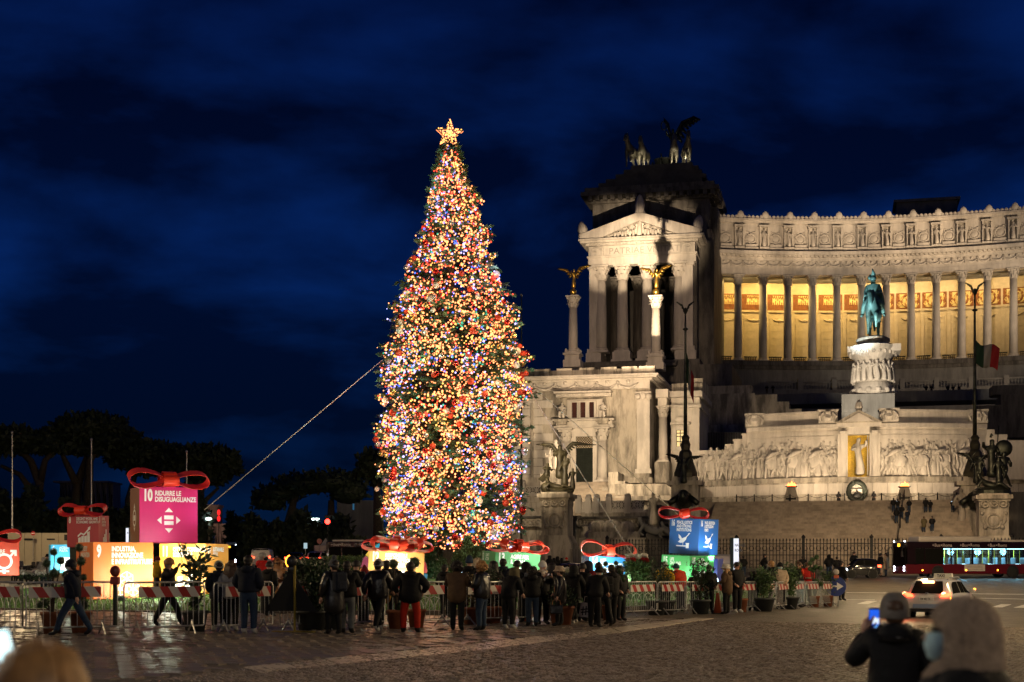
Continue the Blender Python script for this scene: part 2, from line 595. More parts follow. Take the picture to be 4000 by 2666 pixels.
# small cobbles on the near right
COB=mat('cobble',(0.20,0.165,0.125),0.40,vary=0.45,scale=3.0,bump=0.3,bscale=30)
q=MB()
s_=0.125
for j in range(205):
 for i in range(-60,175):
  x=i*s_+0.06*(j%2)+R.uniform(-0.012,0.012);y=19.9+j*s_*0.98+R.uniform(-0.012,0.012)+0.25*math.sin(x*0.8)
  if y>44.5 or y<20.2 or x/y*F>1230 or side_of_band(x,y)>-0.4 or x<-7.4*y/21:
   continue
  c=lerp_pts(LOW,0.0)
  stone_top(q,x,y,s_,s_,1,0,G(x,y)+0.008+R.uniform(-0.004,0.006),(R.gauss(0,0.10),R.gauss(0,0.10)))
tag(q.build('cobblestones',COB),kind='stuff')
# road markings
PAINT=mat('road_paint',(0.62,0.60,0.55),0.5,vary=0.25,scale=2.5)
cw=tag(empty('crosswalk',(16,56,0)),kind='structure')
def flat_quad(name,pts,m,parent,dz=0.008):
 o=Vector(parent.location)
 w=[]
 for p in pts:
  f=foot(*p);w.append(f-o+Vector((0,0,dz)))
 q=MB();q.quad(*w)
 return q.build(name,m,parent)
for i in range(10):
 x=1972+i*51.5
 y0=1381.5+i*1.25
 flat_quad('crosswalk_stripe',[(x-4,y0+6.8),(x+22,y0+7.3),(x+44,y0+0.6),(x+20,y0)],PAINT,cw)
for(x0,y0,x1,y1,w)in((1945,1361.5,2420,1366.5,1.1),(1945,1378,2010,1378.7,0.9),(2240,1374.5,2420,1378.5,1.0)):
 flat_quad('lane_line',[(x0,y0+w),(x1,y1+w),(x1,y1),(x0,y0)],PAINT,cw)
 # --- the garden island
GX,GY,GA,GB=-8.0,76.0,22.0,30.0
def lq(x,y):
 return math.hypot((x-GX)/GA,(y-GY)/GB)
def lawnz(x,y):
 return 0.13+0.92*(1-sstep(0.36,0.96,lq(x,y)))
def lfoot(px,py):
 """where a sight line meets the lawn"""
 lo=None
 Y=44.0
 while Y<110:
  p=at(px,py,Y)
  if lq(p.x,p.y)<1 and p.z<=lawnz(p.x,p.y):
   return Vector((p.x,p.y,lawnz(p.x,p.y)))
  Y+=0.25
 return at(px,py,70)
KERB=mat('dark_kerb',(0.075,0.06,0.05),0.55,vary=0.3,scale=1.5)
GRASSM=mat('lawn_green',(0.075,0.17,0.022),0.8,vary=0.35,scale=1.3)
mb=MB();N=72
rr=[0.0,0.15,0.3,0.45,0.6,0.7,0.8,0.9,0.985]
for r_ in rr:
 for k in range(N):
  t=2*PI*k/N
  x=GX+GA*r_*math.cos(t);y=GY+GB*r_*math.sin(t)
  mb.v.append((x,y,lawnz(x,y)))
for j in range(len(rr)-1):
 for k in range(N):
  mb.f.append((j*N+k,j*N+(k+1)%N,(j+1)*N+(k+1)%N,(j+1)*N+k));mb.m.append(0)
tag(mb.build('lawn',GRASSM,smooth=True),kind='structure')
kr=tag(empty('garden_kerb',(GX,GY,0)),kind='structure')
for k in range(N):
 t0,t1=2*PI*k/N+0.001,2*PI*(k+1)/N-0.001
 q=MB();vs=[]
 for zz in(-0.4,0.17):
  for(rq,t)in((0.985,t0),(1.0,t0),(1.0,t1),(0.985,t1)):
   vs.append((GA*rq*math.cos(t),GB*rq*math.sin(t),zz+(0.012 if zz>0 and k%2 else 0)))
 q.add(vs,[(4,5,6,7),(1,2,6,5),(0,4,7,3),(0,1,5,4),(2,3,7,6)])
 q.build('kerb_stone',KERB,kr)
q=MB();cnt=0
while cnt<26000:
 t=R.uniform(PI*1.02,PI*1.98);r_=math.sqrt(R.uniform(0.42,0.96))
 x=GX+GA*r_*math.cos(t);y=GY+GB*r_*math.sin(t)
 z=lawnz(x,y)-0.01;a=R.random()*6.28;h=R.uniform(0.05,0.12)
 dx,dy=math.cos(a)*0.018,math.sin(a)*0.018
 q.add([(x-dx,y-dy,z),(x+dx,y+dy,z),(x+R.gauss(0,0.03),y+R.gauss(0,0.03),z+h)],[(0,1,2)])
 cnt+=1
tag(q.build('grass',mat('grass_blade',(0.09,0.21,0.03),0.7,vary=0.4,scale=4)),kind='stuff')
# low wire hoops along the kerb
hf=empty('hoop_fence',(GX,GY,0),label='low white wire hoop edging along the front kerb of the lawn',cat='fence')
HOOPW=paint('white_wire',(0.62,0.64,0.60),0.4)
hoop=MB()
pts=[(-0.32,0,0),(-0.30,0,0.22),(-0.2,0,0.42),(0,0,0.52),(0.2,0,0.42),(0.30,0,0.22),(0.32,0,0)]
hoop.path(pts,0.013,5)
hoopm=hoop.mesh('hoop',HOOPW,True)
t=PI*1.18
while t<PI*1.80:
 x,y=GA*0.965*math.cos(t),GB*0.965*math.sin(t)
 tx,ty=-GA*math.sin(t),GB*math.cos(t)
 inst('hoop',hoopm,hf,(x,y,lawnz(GX+x,GY+y)-0.02),math.atan2(ty,tx))
 t+=0.36/math.hypot(tx,ty)
 # --- the monument
MON=empty('monument',MO,-MA,label='huge white marble monument with curved colonnade, temple front and wide stairs',cat='monument')
def mbox(name,px0,px1,pt,pb,d,depth,m,parent=MON,mb=None,taper=0.0):
 """box whose front face covers the given outline at depth d"""
 t0,u0=mray(px0,d);t1,u1=mray(px1,d);t=(t0+t1)/2
 z1=HC+(HZ-pt)*t/F;z0=HC+(HZ-pb)*t/F
 q=MB()if mb is None else mb
 q.box(u0,u1,d,d+depth,z0,z1)
 return q.build(name,m,parent)if mb is None else(u0,u1,z0,z1)
def mspan(px0,px1,pt,pb,d):
 t0,u0=mray(px0,d);t1,u1=mray(px1,d);t=(t0+t1)/2
 return u0,u1,HC+(HZ-pb)*t/F,HC+(HZ-pt)*t/F
def blocks(wall,u0,u1,z0,z1,d,bw,bh,m,skip=(),name='stone_block',off=0.0):
 """courses of ashlar, every block a piece of its own, standing a little proud of the wall"""
 nz=max(1,round((z1-z0)/bh));bh=(z1-z0)/nz
 for j in range(nz):
  x=u0-(bw/2 if j%2 else 0)
  while x<u1-0.05:
   a,b=max(x,u0),min(x+bw,u1)
   x+=bw
   zc0,zc1=z0+j*bh,z0+(j+1)*bh
   if b-a<0.25 or any(a<s[1]and b>s[0]and zc0<s[3]and zc1>s[2]for s in skip):
    continue
   p=0.08+R.uniform(0,0.05)
   q=MB()
   g=0.04
   q.box(a+g,b-g,d-p,d+0.02,zc0+g,zc1-g)
   q.build(name,m,wall)
def column_mesh(h,r,m,n=20,base=True,order='cor'):
 """fluted shaft, base and carved capital as separate meshes; origin at the foot"""
 hc=r*2.5;hb=r*0.9 if base else 0
 sh=MB();sh.lathe([(r,hb),(r*1.0,h*0.33),(r*0.86,h-hc)],n=2*n,flute=0.06)
 ba=MB();ba.box(-r*1.35,r*1.35,-r*1.35,r*1.35,0,hb*0.3);ba.lathe([(r*1.32,hb*0.3),(r*1.36,hb*0.5),(r*1.12,hb*0.68),(r*1.22,hb*0.85),(r*1.0,hb)],n=20)
 ca=MB();z=h-hc
 ca.lathe([(r*0.92,z),(r*0.95,z+hc*0.06),(r*0.86,z+hc*0.08),(r*0.9,z+hc*0.5),(r*1.15,z+hc*0.86)],n=16)
 for row,(zz,rr,k)in enumerate(((0.08,0.95,8),(0.36,1.0,8))):
  for i in range(k):
   t=2*PI*(i+0.5*row)/k
   c,s=math.cos(t),math.sin(t)
   for(a,b,w)in((0.0,0.30,0.30),):
    p=Vector((c,s,0));tn=Vector((-s,c,0))
    z0=z+hc*zz;z1=z0+hc*0.3
    ca.add([p*r*rr-tn*r*w+Vector((0,0,z0)),p*r*rr+tn*r*w+Vector((0,0,z0)),p*r*(rr+0.28)+tn*r*w*0.8+Vector((0,0,z1)),p*r*(rr+0.28)-tn*r*w*0.8+Vector((0,0,z1)),p*r*(rr+0.58)+Vector((0,0,z1-hc*0.07))],[(0,1,2,3),(3,2,4)])
 for i in range(4):
  t=PI/4+i*PI/2
  ca.sphere((math.cos(t)*r*1.35,math.sin(t)*r*1.35,z+hc*0.80),r*0.34,6,5)
 ca.box(-r*1.45,r*1.45,-r*1.45,r*1.45,z+hc*0.88,h)
 return sh.mesh('shaft',m,True),ba.mesh('base',m),ca.mesh('capital',m)
def column(ms,loc,rz=0,name='column',parent=MON,scale=(1,1,1)):
 c=inst(name,ms[0],parent,loc,rz,scale)
 inst('base',ms[1],c);inst('capital',ms[2],c)
 return c
def cornice(q,u0,u1,d,z,h,out,back=1.0,dent=0.0):
 """stepped moulding with optional dentils"""
 q.box(u0-out*0.3,u1+out*0.3,d-out*0.3,d+back,z,z+h*0.35)
 q.box(u0-out*0.8,u1+out*0.8,d-out*0.8,d+back,z+h*0.35,z+h*0.7)
 q.box(u0-out,u1+out,d-out,d+back,z+h*0.7,z+h)
 if dent:
  x=u0
  while x<u1:
   q.box(x,x+dent*0.55,d-out*0.55,d,z+h*0.08,z+h*0.33);x+=dent
   # figures of stone or bronze, grown over a skeleton
def robed(name,m,h=1.8,arm=0,sub=1,seed=0):
 r=random.Random(seed);k=h/1.8
 j=lambda:r.uniform(-0.05,0.05)
 J={'p':(0,0,0.95,.19,.15),'k':(0.03+j(),-.05,.5,.21,.18),'f':(0.02+j(),-.02,.04,.27,.24),'c':(j(),0.02,1.3,.20,.14),'n':(j()*.5,0,1.5,.07,.07),'h':(j()*.5,-.03,1.64,.105,.12),'t':(j()*.5,-.01,1.76,.08,.09)}
 E=[('p','k'),('k','f'),('p','c'),('c','n'),('n','h'),('h','t')]
 poses=(((.26,0,1.12),(.20,-.2,1.0)),((.3,0,1.15),(.38,-.08,0.9)),((.32,-.1,1.4),(.34,-.25,1.62)),((.3,-.05,1.2),(.1,-.24,1.3)))
 for s in(-1,1):
  a=poses[(arm+(s>0)*(seed+1))%4]
  sl=str(s)
  J['s'+sl]=(s*.2,0.01,1.38,.085,.085);J['e'+sl]=(s*a[0][0],a[0][1],a[0][2],.075,.075);J['w'+sl]=(s*a[1][0],a[1][1],a[1][2],.055,.055)
  E+=[('c','s'+sl),('s'+sl,'e'+sl),('e'+sl,'w'+sl)]
 J={a:tuple(x*k for x in b)for a,b in J.items()}
 return skin_mesh(name,J,E,m,sub)
def nude(name,m,h=1.8,pose='walk',sub=1,seed=0):
 r=random.Random(seed);k=h/1.8;g=lambda s=.05:r.uniform(-s,s)
 J={'p':(0,0,.95,.15,.12),'c':(g(),-.02,1.3,.19,.13),'n':(g(.03),-.02,1.5,.065,.065),'h':(g(.04),-.05,1.63,.10,.115),'t':(g(.04),-.03,1.75,.075,.09)}
 E=[('p','c'),('c','n'),('n','h'),('h','t')]
 st={'walk':(.22,-.22),'stand':(.03,-.03),'stride':(.38,-.32)}[pose]
 for s,sp in((-1,st[0]),(1,st[1])):
  q=str(s)
  J['l'+q]=(s*.10,0,.86,.11,.11);J['k'+q]=(s*.11+sp*.5,-.06,.5,.08,.08);J['a'+q]=(s*.1+sp,0,.1,.05,.05);J['f'+q]=(s*.1+sp,-.14,.04,.05,.04)
  J['s'+q]=(s*.2,0,1.4,.08,.08);J['e'+q]=(s*(.30+g()),-.08+g(),1.18+g(.2),.06,.06);J['w'+q]=(s*(.30+g(.15)),-.2+g(),1.2+g(.4),.045,.045)
  E+=[('p','l'+q),('l'+q,'k'+q),('k'+q,'a'+q),('a'+q,'f'+q),('c','s'+q),('s'+q,'e'+q),('e'+q,'w'+q)]
 J={a:tuple(x*k for x in b)for a,b in J.items()}
 return skin_mesh(name,J,E,m,sub)
def seated(name,m,h=1.4,sub=1):
 k=h/1.4
 J={'p':(0,.1,.5,.2,.18),'c':(0,.08,.9,.2,.14),'n':(0,.05,1.1,.07,.07),'h':(0,0,1.22,.1,.12),'t':(0,0,1.34,.08,.09),'k1':(.14,-.3,.52,.12,.12),'f1':(.16,-.32,.05,.13,.13),'k2':(-.14,-.3,.5,.12,.12),'f2':(-.16,-.28,.05,.13,.13),'s1':(.2,.06,.98,.08,.08),'e1':(.3,-.02,.72,.07,.07),'w1':(.2,-.28,.65,.05,.05),'s2':(-.2,.06,.98,.08,.08),'e2':(-.32,0,.75,.07,.07),'w2':(-.22,-.2,.95,.05,.05)}
 E=[('p','c'),('c','n'),('n','h'),('h','t'),('p','k1'),('k1','f1'),('p','k2'),('k2','f2'),('c','s1'),('s1','e1'),('e1','w1'),('c','s2'),('s2','e2'),('e2','w2')]
 return skin_mesh(name,{a:tuple(x*k for x in b)for a,b in J.items()},E,m,sub)
def reclining(name,m,k=1.0,sub=1):
 J={'p':(0,0,.2,.18,.17),'c':(-.38,0,.45,.17,.16),'n':(-.5,0,.62,.07,.07),'h':(-.55,-.03,.76,.1,.11),'t':(-.56,0,.87,.08,.08),'k1':(.42,-.1,.38,.11,.11),'f1':(.85,-.05,.08,.08,.07),'k2':(.4,.1,.18,.12,.12),'f2':(.95,.1,.08,.08,.07),'s1':(-.42,-.17,.5,.08,.08),'e1':(-.62,-.2,.2,.07,.07),'w1':(-.4,-.25,.06,.05,.05),'s2':(-.36,.17,.55,.08,.08),'e2':(-.1,.2,.42,.07,.07),'w2':(.12,.1,.4,.05,.05)}
 E=[('p','c'),('c','n'),('n','h'),('h','t'),('p','k1'),('k1','f1'),('p','k2'),('k2','f2'),('c','s1'),('s1','e1'),('e1','w1'),('c','s2'),('s2','e2'),('e2','w2')]
 return skin_mesh(name,{a:tuple(x*k for x in b)for a,b in J.items()},E,m,sub)
def horse(name,m,lift=False,headdown=0.0,sub=1):
 """2.4 m long, 1.6 m at the withers, facing -Y"""
 J={'b':(0,0.05,1.22,.30,.34),'r':(0,.72,1.30,.30,.34),'q':(0,.98,1.28,.2,.24),'ch':(0,-.62,1.25,.28,.36),'w':(0,-.72,1.42,.2,.26),'n1':(0,-.95,1.68,.16,.24),'n2':(0,-1.08,1.96-headdown,.13,.18),'hd':(0,-1.28,1.92-headdown*1.2,.12,.13),'mz':(0,-1.52,1.62-headdown*1.3,.085,.09),'mt':(0,-1.58,1.52-headdown*1.3,.065,.065),'e1':(.07,-1.10,2.15-headdown,.03,.03),'e2':(-.07,-1.10,2.15-headdown,.03,.03),'t1':(0,1.2,1.3,.06,.06),'t2':(0,1.36,.95,.09,.09),'t3':(0,1.36,.5,.05,.05)}
 E=[('b','r'),('r','q'),('b','ch'),('ch','w'),('w','n1'),('n1','n2'),('n2','hd'),('hd','mz'),('mz','mt'),('n2','e1'),('n2','e2'),('q','t1'),('t1','t2'),('t2','t3')]
 for s in(-1,1):
  q=str(s)
  J['x'+q]=(s*.16,-.62,1.0,.14,.15)
  if lift and s>0:
   J['k'+q]=(s*.16,-.95,.82,.085,.085);J['c'+q]=(s*.16,-.80,.48,.055,.055);J['o'+q]=(s*.16,-.74,.34,.07,.07)
  else:
   J['k'+q]=(s*.16,-.64,.58,.08,.08);J['c'+q]=(s*.16,-.62,.16,.055,.055);J['o'+q]=(s*.16,-.67,.05,.075,.07)
  J['y'+q]=(s*.17,.72,1.0,.16,.2);J['s'+q]=(s*.17,.58,.78,.11,.12);J['h'+q]=(s*.17,.88,.52,.07,.08);J['d'+q]=(s*.17,.82,.16,.055,.055);J['z'+q]=(s*.17,.76,.05,.075,.07)
  E+=[('ch','x'+q),('x'+q,'k'+q),('k'+q,'c'+q),('c'+q,'o'+q),('r','y'+q),('y'+q,'s'+q),('s'+q,'h'+q),('h'+q,'d'+q),('d'+q,'z'+q)]
 return skin_mesh(name,J,E,m,sub,root='b')
def wing(mb,root,tip,drop,n=7,th=0.05):
 """feathered wing from the shoulder to the tip, feathers hanging by drop"""
 root=Vector(root);tip=Vector(tip);up=Vector((0,0,1))
 mid=root.lerp(tip,.42)+up*(tip-root).length*0.24
 pts=[root.lerp(mid,t/3)for t in range(3)]+[mid.lerp(tip,t/3)for t in range(4)]
 mb.path(pts,[th*1.3,th*1.5,th*1.5,th*1.5,th*1.2,th,th*0.6],6)
 for i in range(n):
  t=(i+0.5)/n
  p=pts[min(6,int(t*6.5))].lerp(pts[min(6,int(t*6.5)+1)],t*6.5%1)
  q=p+Vector(drop)*(0.95-0.25*t)+(tip-root)*(0.04+.26*t)
  w=(tip-root).normalized()*(tip-root).length/n*0.85
  y=Vector((0,th*0.35,0))
  mb.add([p-w-y,p+w-y,q+w*0.5-y,q-w*0.4-y,p-w+y,p+w+y,q+w*0.5+y,q-w*0.4+y],[(0,1,2,3),(7,6,5,4),(0,3,7,4),(1,5,6,2),(3,2,6,7),(0,4,5,1)])
 return mb
 # --- colonnade -----
P0=M(1695.7,832,93)
tP,_=mray(1695.7,93)
PZ=HC+(HZ-831)*247/F
def pd(u):
 v=(u-32)/32
 return 93+6.3*(1-v*v)
def ppos(s):
 """point s metres along the colonnade from its first column: (u, d, heading)"""
 u=P0.x+s
 dd=pd(s);sl=-6.3*2*((s-32)/32)/32
 return u,dd,math.atan(sl)
def zc(py,s=0.0):
 return HC+(HZ-py)*247/F
SP=4.18
NCOL=16
COLM=column_mesh(zc(632)-PZ,0.70,S_PALE,18)
for i in range(NCOL):
 u,d,a=ppos(i*SP)
 column(COLM,(u,d,PZ),a)
def arc_wall(q,s0,s1,z0,z1,f,b,n=None):
 """curved band following the colonnade, its face f in front of and back b behind the column line"""
 n=n or max(2,int((s1-s0)/2))
 vs=[]
 for i in range(n+1):
  s=s0+(s1-s0)*i/n
  u,d,a=ppos(s)
  nx,ny=math.sin(a),-math.cos(a)
  for off in(f,-b):
   for z in(z0,z1):
    vs.append((u+nx*off,d+ny*off,z))
 fs=[]
 for i in range(n):
  k=i*4;j=k+4
  fs+=[(k,j,j+1,k+1),(k+2,k+3,j+3,j+2),(k+1,j+1,j+3,k+3),(k,k+2,j+2,j)]
 fs+=[(0,1,3,2),(n*4,n*4+2,n*4+3,n*4+1)]
 return q.add(vs,fs)
S0,S1=-3.6,15.6*SP
q=MB();arc_wall(q,S0,S1,zc(632),zc(621),0.75,0.9);arc_wall(q,S0,S1,zc(621.2),zc(600),0.68,0.9)
q.build('architrave',S_PALE,MON)
q=MB();arc_wall(q,S0,S1,zc(600),zc(593),0.95,1.0);arc_wall(q,S0,S1,zc(588),zc(580),1.7,1.0);arc_wall(q,S0,S1,zc(593),zc(588),1.15,1.0)
for i in range(int((S1-S0)/0.75)):
 u,d,a=ppos(S0+i*0.75)
 M4=Matrix.Translation((u,d,0))@Matrix.Rotation(a,4,'Z')
 q.box(-0.2,0.2,-1.55,-1.1,zc(593),zc(588.5),M4)
q.build('cornice',S_PALE,MON)
att=MB();arc_wall(att,S0,S1,zc(578),zc(514),0.15,1.2)
att=att.build('attic_wall',S_PALE,MON)
q=MB();arc_wall(q,S0,S1,zc(514),zc(508),0.55,1.3);arc_wall(q,S0,S1,zc(508),zc(504),0.95,1.3);arc_wall(q,S0,S1,zc(577.5),zc(571),0.75,1)
q.build('attic_cornice',S_PALE,MON)
# cresting: upright leaf ornaments
ant=MB();ant.lathe([(.30,0),(.36,.2),(.30,.45),(.12,.62)],n=8,sy=0.5);antm=ant.mesh('antefix',S_PALE)
antb=MB();antb.lathe([(.5,0),(.58,.35),(.62,.7),(.45,1.1),(.15,1.35)],n=10,sy=0.5);antbm=antb.mesh('antefix',S_PALE)
s=S0+0.4;k=0
while s<S1:
 u,d,a=ppos(s)
 big=abs((s/SP)-round(s/SP))<0.09
 inst('antefix',antbm if big else antm,MON,(u+math.sin(a)*.6,d-math.cos(a)*.6,zc(504)),a)
 s+=SP/6
 # garland frieze: swags and little figures
sw=MB()
for(k0,r)in((0,.13),):
 sw.path([(-SP/4+SP/2*i/10,0,-0.55*math.sin(PI*i/10))for i in range(11)],[.09,.12,.15,.17,.18,.19,.18,.17,.15,.12,.09],6)
sw.sphere((-SP/4,-.03,.05),.24,8,6,(1,.6,1.3));sw.box(-SP/4-.1,-SP/4+.1,-.15,.1,-.6,.1)
sw.sphere((0,-.05,.12),.2,8,6,(1,.6,1))
swm=sw.mesh('garland',S_RELIEF,True)
for i in range(int(2*(S1-S0)/SP)):
 u,d,a=ppos(S0+SP/4+i*SP/2)
 inst('garland',swm,MON,(u+math.sin(a)*.8,d-math.cos(a)*.8,zc(605.5)),a)
 # niche bays and statues of the attic
statm=[robed('statue',S_RELIEF,3.15,k,1,k)for k in range(4)]
LBL=['first','second','third','fourth','fifth','sixth','seventh','eighth','ninth','tenth','eleventh','twelfth','thirteenth','fourteenth','fifteenth','sixteenth']
bayw=MB()
bayw.box(-0.80,-0.60,-0.75,0,0,3.5);bayw.box(0.60,0.80,-0.75,0,0,3.5);bayw.box(-.95,.95,-1.0,0,3.5,3.78);bayw.box(-.85,.85,-1.0,0,-.35,0)
baym=bayw.mesh('statue_bay',S_PALE)
shl=MB()
shl.box(-1.05,1.05,-.18,0,-.1,.55);shl.box(-1.2,1.2,-.3,0,-.42,-.1)
shl.lathe([(.78,-.12),(.8,-.02),(.78,.08),(.62,.1),(.6,-.06)],n=20)
shlm=None
rnd_=MB();rnd_.box(-1.05,1.05,-.55,0,-.1,.5);rnd_.box(-1.2,1.2,-.8,0,-.42,-.1);rnd_.sphere((0,0,1.55),.66,14,8,(1,.35,1))
ring=[(0.82*math.cos(2*PI*i/18),-.14,1.55+.78*math.sin(2*PI*i/18))for i in range(19)]
rnd_.path(ring,.16,6)
rnd_.path([(-1.0,-.08,.6),(-1.05,-.1,1.6),(-.7,-.1,2.5)],.08,5);rnd_.path([(1.0,-.08,.6),(1.05,-.1,1.6),(.7,-.1,2.5)],.08,5)
rnd_.path([(-.8,-.1,2.75),(0,-.1,2.45),(.8,-.1,2.75)],.09,5)
roundm=rnd_.mesh('shield_panel',S_PALE)
for i in range(NCOL):
 u,d,a=ppos(i*SP)
 z=zc(569)
 b=inst('statue_bay',baym,MON,(u+math.sin(a)*.16,d-math.cos(a)*.16,z),a)
 st=inst('region_statue',statm[i%4],None,m2w((u+math.sin(a)*.72,d-math.cos(a)*.72,z)),a-MA)
 tag(st,'marble robed woman in the attic above the %s column from the temple front'%LBL[i],'statue','statues along the attic of the colonnade')
 u,d,a=ppos((i-.5)*SP)
 inst('shield_panel',roundm,MON,(u+math.sin(a)*.16,d-math.cos(a)*.16,z),a)
 # inside the colonnade: back wall with painted frieze, panels, ceiling, parapets
WALLY=mat('ochre_plaster',(0.60,0.49,0.28),0.7,vary=0.1,scale=1.2)
def fresco(name,bg_,ink,sc,seed):
 m=mat(name,bg_,0.7,vary=0)
 t=m.node_tree;b=t.nodes['Principled BSDF']
 c=t.nodes.new('ShaderNodeTexCoord');mp_=t.nodes.new('ShaderNodeMapping');mp_.inputs['Location'].default_value=(seed,0,seed*2)
 mp_.inputs['Scale'].default_value=sc
 n=t.nodes.new('ShaderNodeTexNoise');n.inputs['Scale'].default_value=1.0;n.inputs['Detail'].default_value=3;n.inputs['Distortion'].default_value=2.2
 r=t.nodes.new('ShaderNodeValToRGB');r.color_ramp.interpolation='CONSTANT'
 r.color_ramp.elements[0].color=(*bg_,1);r.color_ramp.elements[1].position=0.5;r.color_ramp.elements[1].color=(*ink,1)
 t.links.new(c.outputs['Object'],mp_.inputs[0]);t.links.new(mp_.outputs[0],n.inputs['Vector']);t.links.new(n.outputs[0],r.inputs[0]);t.links.new(r.outputs[0],b.inputs['Base Color'])
 return m
FRA=fresco('fresco_gold',(0.66,0.46,0.14),(0.30,0.10,0.02),(0.8,0.8,0.8),3)
FRB=mat('fresco_rust',(0.22,0.075,0.012),0.7,vary=0.35,scale=1.5)
BACK=6.2
q=MB();arc_wall(q,S0,S1,PZ-.5,zc(634),-BACK,BACK+1.2)
wall=q.build('gallery_wall',WALLY,MON)
q=MB();arc_wall(q,S0,S1,zc(633),zc(628),-0.95,BACK);q.build('gallery_ceiling',WALLY,MON)
zf0,zf1=zc(697),zc(660)
for i in range(NCOL):
 s=i*SP
 u0,d0,a=ppos(s)
 q=MB()
 q.box(-SP/2,SP/2,-0.06,0.3,zf0,zf1)
 o=q.build('fresco_panel',FRB,wall,loc=(u0-math.sin(a)*(BACK-.02),d0+math.cos(a)*(BACK-.02),0),rz=a)
 if i<6:
  pic=MB();pic.box(-1.2,1.2,-.11,-.04,zf0+.95,zf1-.25)
  for k in range(7):
   x=-1.1+k*.37;pic.mi=1
   pic.box(x,x+.16,-.15,-.1,zf0+.95,zf0+1.35+.3*(k%2));pic.path([(x-.1,-.13,zf1-.3),(x+.08,-.13,zf1-.75-.2*(k%3)),(x+.3,-.13,zf1-.3)],.09,5)
  pic.build('fresco_scene',[mat('fresco_light',(0.72,0.56,0.20),0.7,vary=.2,scale=2),FRB],wall,loc=o.location,rz=a)
 else:
  pic=MB();pic.path([(1.15*math.cos(k*PI/9),-.1,(zf0+zf1)/2+1.05*math.sin(k*PI/9))for k in range(19)],.2,5)
  for sgn in(-1,1):
   pic.path([(sgn*.1,-.1,zf0+.5),(sgn*.55,-.1,zf0+.9),(sgn*.2,-.1,zf0+1.4),(sgn*.45,-.1,zf0+1.9)],.13,5)
   pic.path([(sgn*1.4,-.1,zf0+.3),(sgn*1.75,-.1,zf0+.8),(sgn*1.4,-.1,zf0+1.4),(sgn*1.8,-.1,zf1-.4)],.13,5)
  pic.build('fresco_scene',FRA,wall,loc=o.location,rz=a)
  bgp=MB();bgp.box(-1.5,1.5,-.09,-.03,zf0+.2,zf1-.2);bgp.build('fresco_ground',mat('fresco_light',(0.72,0.56,0.20)),wall,loc=o.location,rz=a)
  # wall panels with courses, a swag, base rail
 z=zc(815)
 nrow=6
 for k in range(nrow):
  pq=MB();h=(zc(715)-z)/nrow
  pq.box(-SP/2+.45,SP/2-.45,-.07,.2,z+k*h+.02,z+(k+1)*h-.02)
  pq.build('wall_panel',WALLY,wall,loc=o.location,rz=a)
 pq=MB();pq.box(-SP/2,SP/2,-.25,.2,zc(703),zc(699));pq.box(-SP/2,SP/2,-.2,.2,zc(822),zc(818))
 pq.box(-SP/2-.3,-SP/2+.3,-.16,.2,zc(818),zc(704))
 pq.path([(-1.1,-.12,zc(719)),(-.5,-.15,zc(723)),(0,-.15,zc(721)),(.5,-.15,zc(723)),(1.1,-.12,zc(719))],.16,5)
 pq.sphere((0,-.1,zc(722)),.34,8,6,(1,.5,1))
 pq.build('wall_moulding',WALLY,wall,loc=o.location,rz=a)
 # dark pierced parapet between the columns
 u,d,a=ppos((i-.5)*SP)
 pq=MB();pq.box(-1.05,1.05,-.12,.12,0,.16);pq.box(-1.15,1.15,-.15,.15,.74,.9)
 for k in range(7):
  pq.box(-1.0+k*.31,-.9+k*.31,-.08,.08,.16,.74)
 pq.box(-.95,.95,-.04,.04,.4,.5)
 pq.build('parapet_grille',DARKM,MON,loc=(u,d,PZ),rz=a)
 # substructure below the colonnade
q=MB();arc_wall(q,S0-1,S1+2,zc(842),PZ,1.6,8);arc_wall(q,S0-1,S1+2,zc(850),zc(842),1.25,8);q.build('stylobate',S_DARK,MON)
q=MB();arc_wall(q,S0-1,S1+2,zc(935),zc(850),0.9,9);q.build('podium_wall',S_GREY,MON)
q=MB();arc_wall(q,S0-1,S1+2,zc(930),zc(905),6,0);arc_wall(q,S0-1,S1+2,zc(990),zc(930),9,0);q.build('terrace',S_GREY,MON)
for i in range(9):
 s=6+i*6.0
 u,d,a=ppos(s)
 q=MB();q.box(-2.6,2.6,-.15,.15,0,.25);q.box(-2.6,2.6,-.2,.2,1.25,1.5)
 for k in range(10):q.box(-2.4+k*.5,-2.2+k*.5,-.1,.1,.25,1.25)
 q.box(2.6,3.4,-.4,.4,0,1.9)
 q.build('terrace_balustrade',S_GREY,MON,loc=(u+math.sin(a)*5.6,d-math.cos(a)*5.6,zc(905)),rz=a)
rh=MB();u0,u1,z0,z1=mspan(2060,2200,463,510,118);rh.box(u0,u1,118,126,z0-3,z1);rh.box(u0-.5,u1+.5,117.5,126.5,z1,z1+.5)
rh.build('roof_pavilion',S_GREY,MON)
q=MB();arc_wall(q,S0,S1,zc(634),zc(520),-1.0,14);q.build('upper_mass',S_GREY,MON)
# --- temple front (propylaeum) ---------------------
TD=72
def T(px,py,d=TD):return M(px,py,d)
def tz(py,d=TD):return M(1465,py,d).z
tu=lambda px,d=TD:mray(px,d)[1]
PI0,PI1=tu(1354),tu(1598)
zb,zt=tz(832),tz(607)
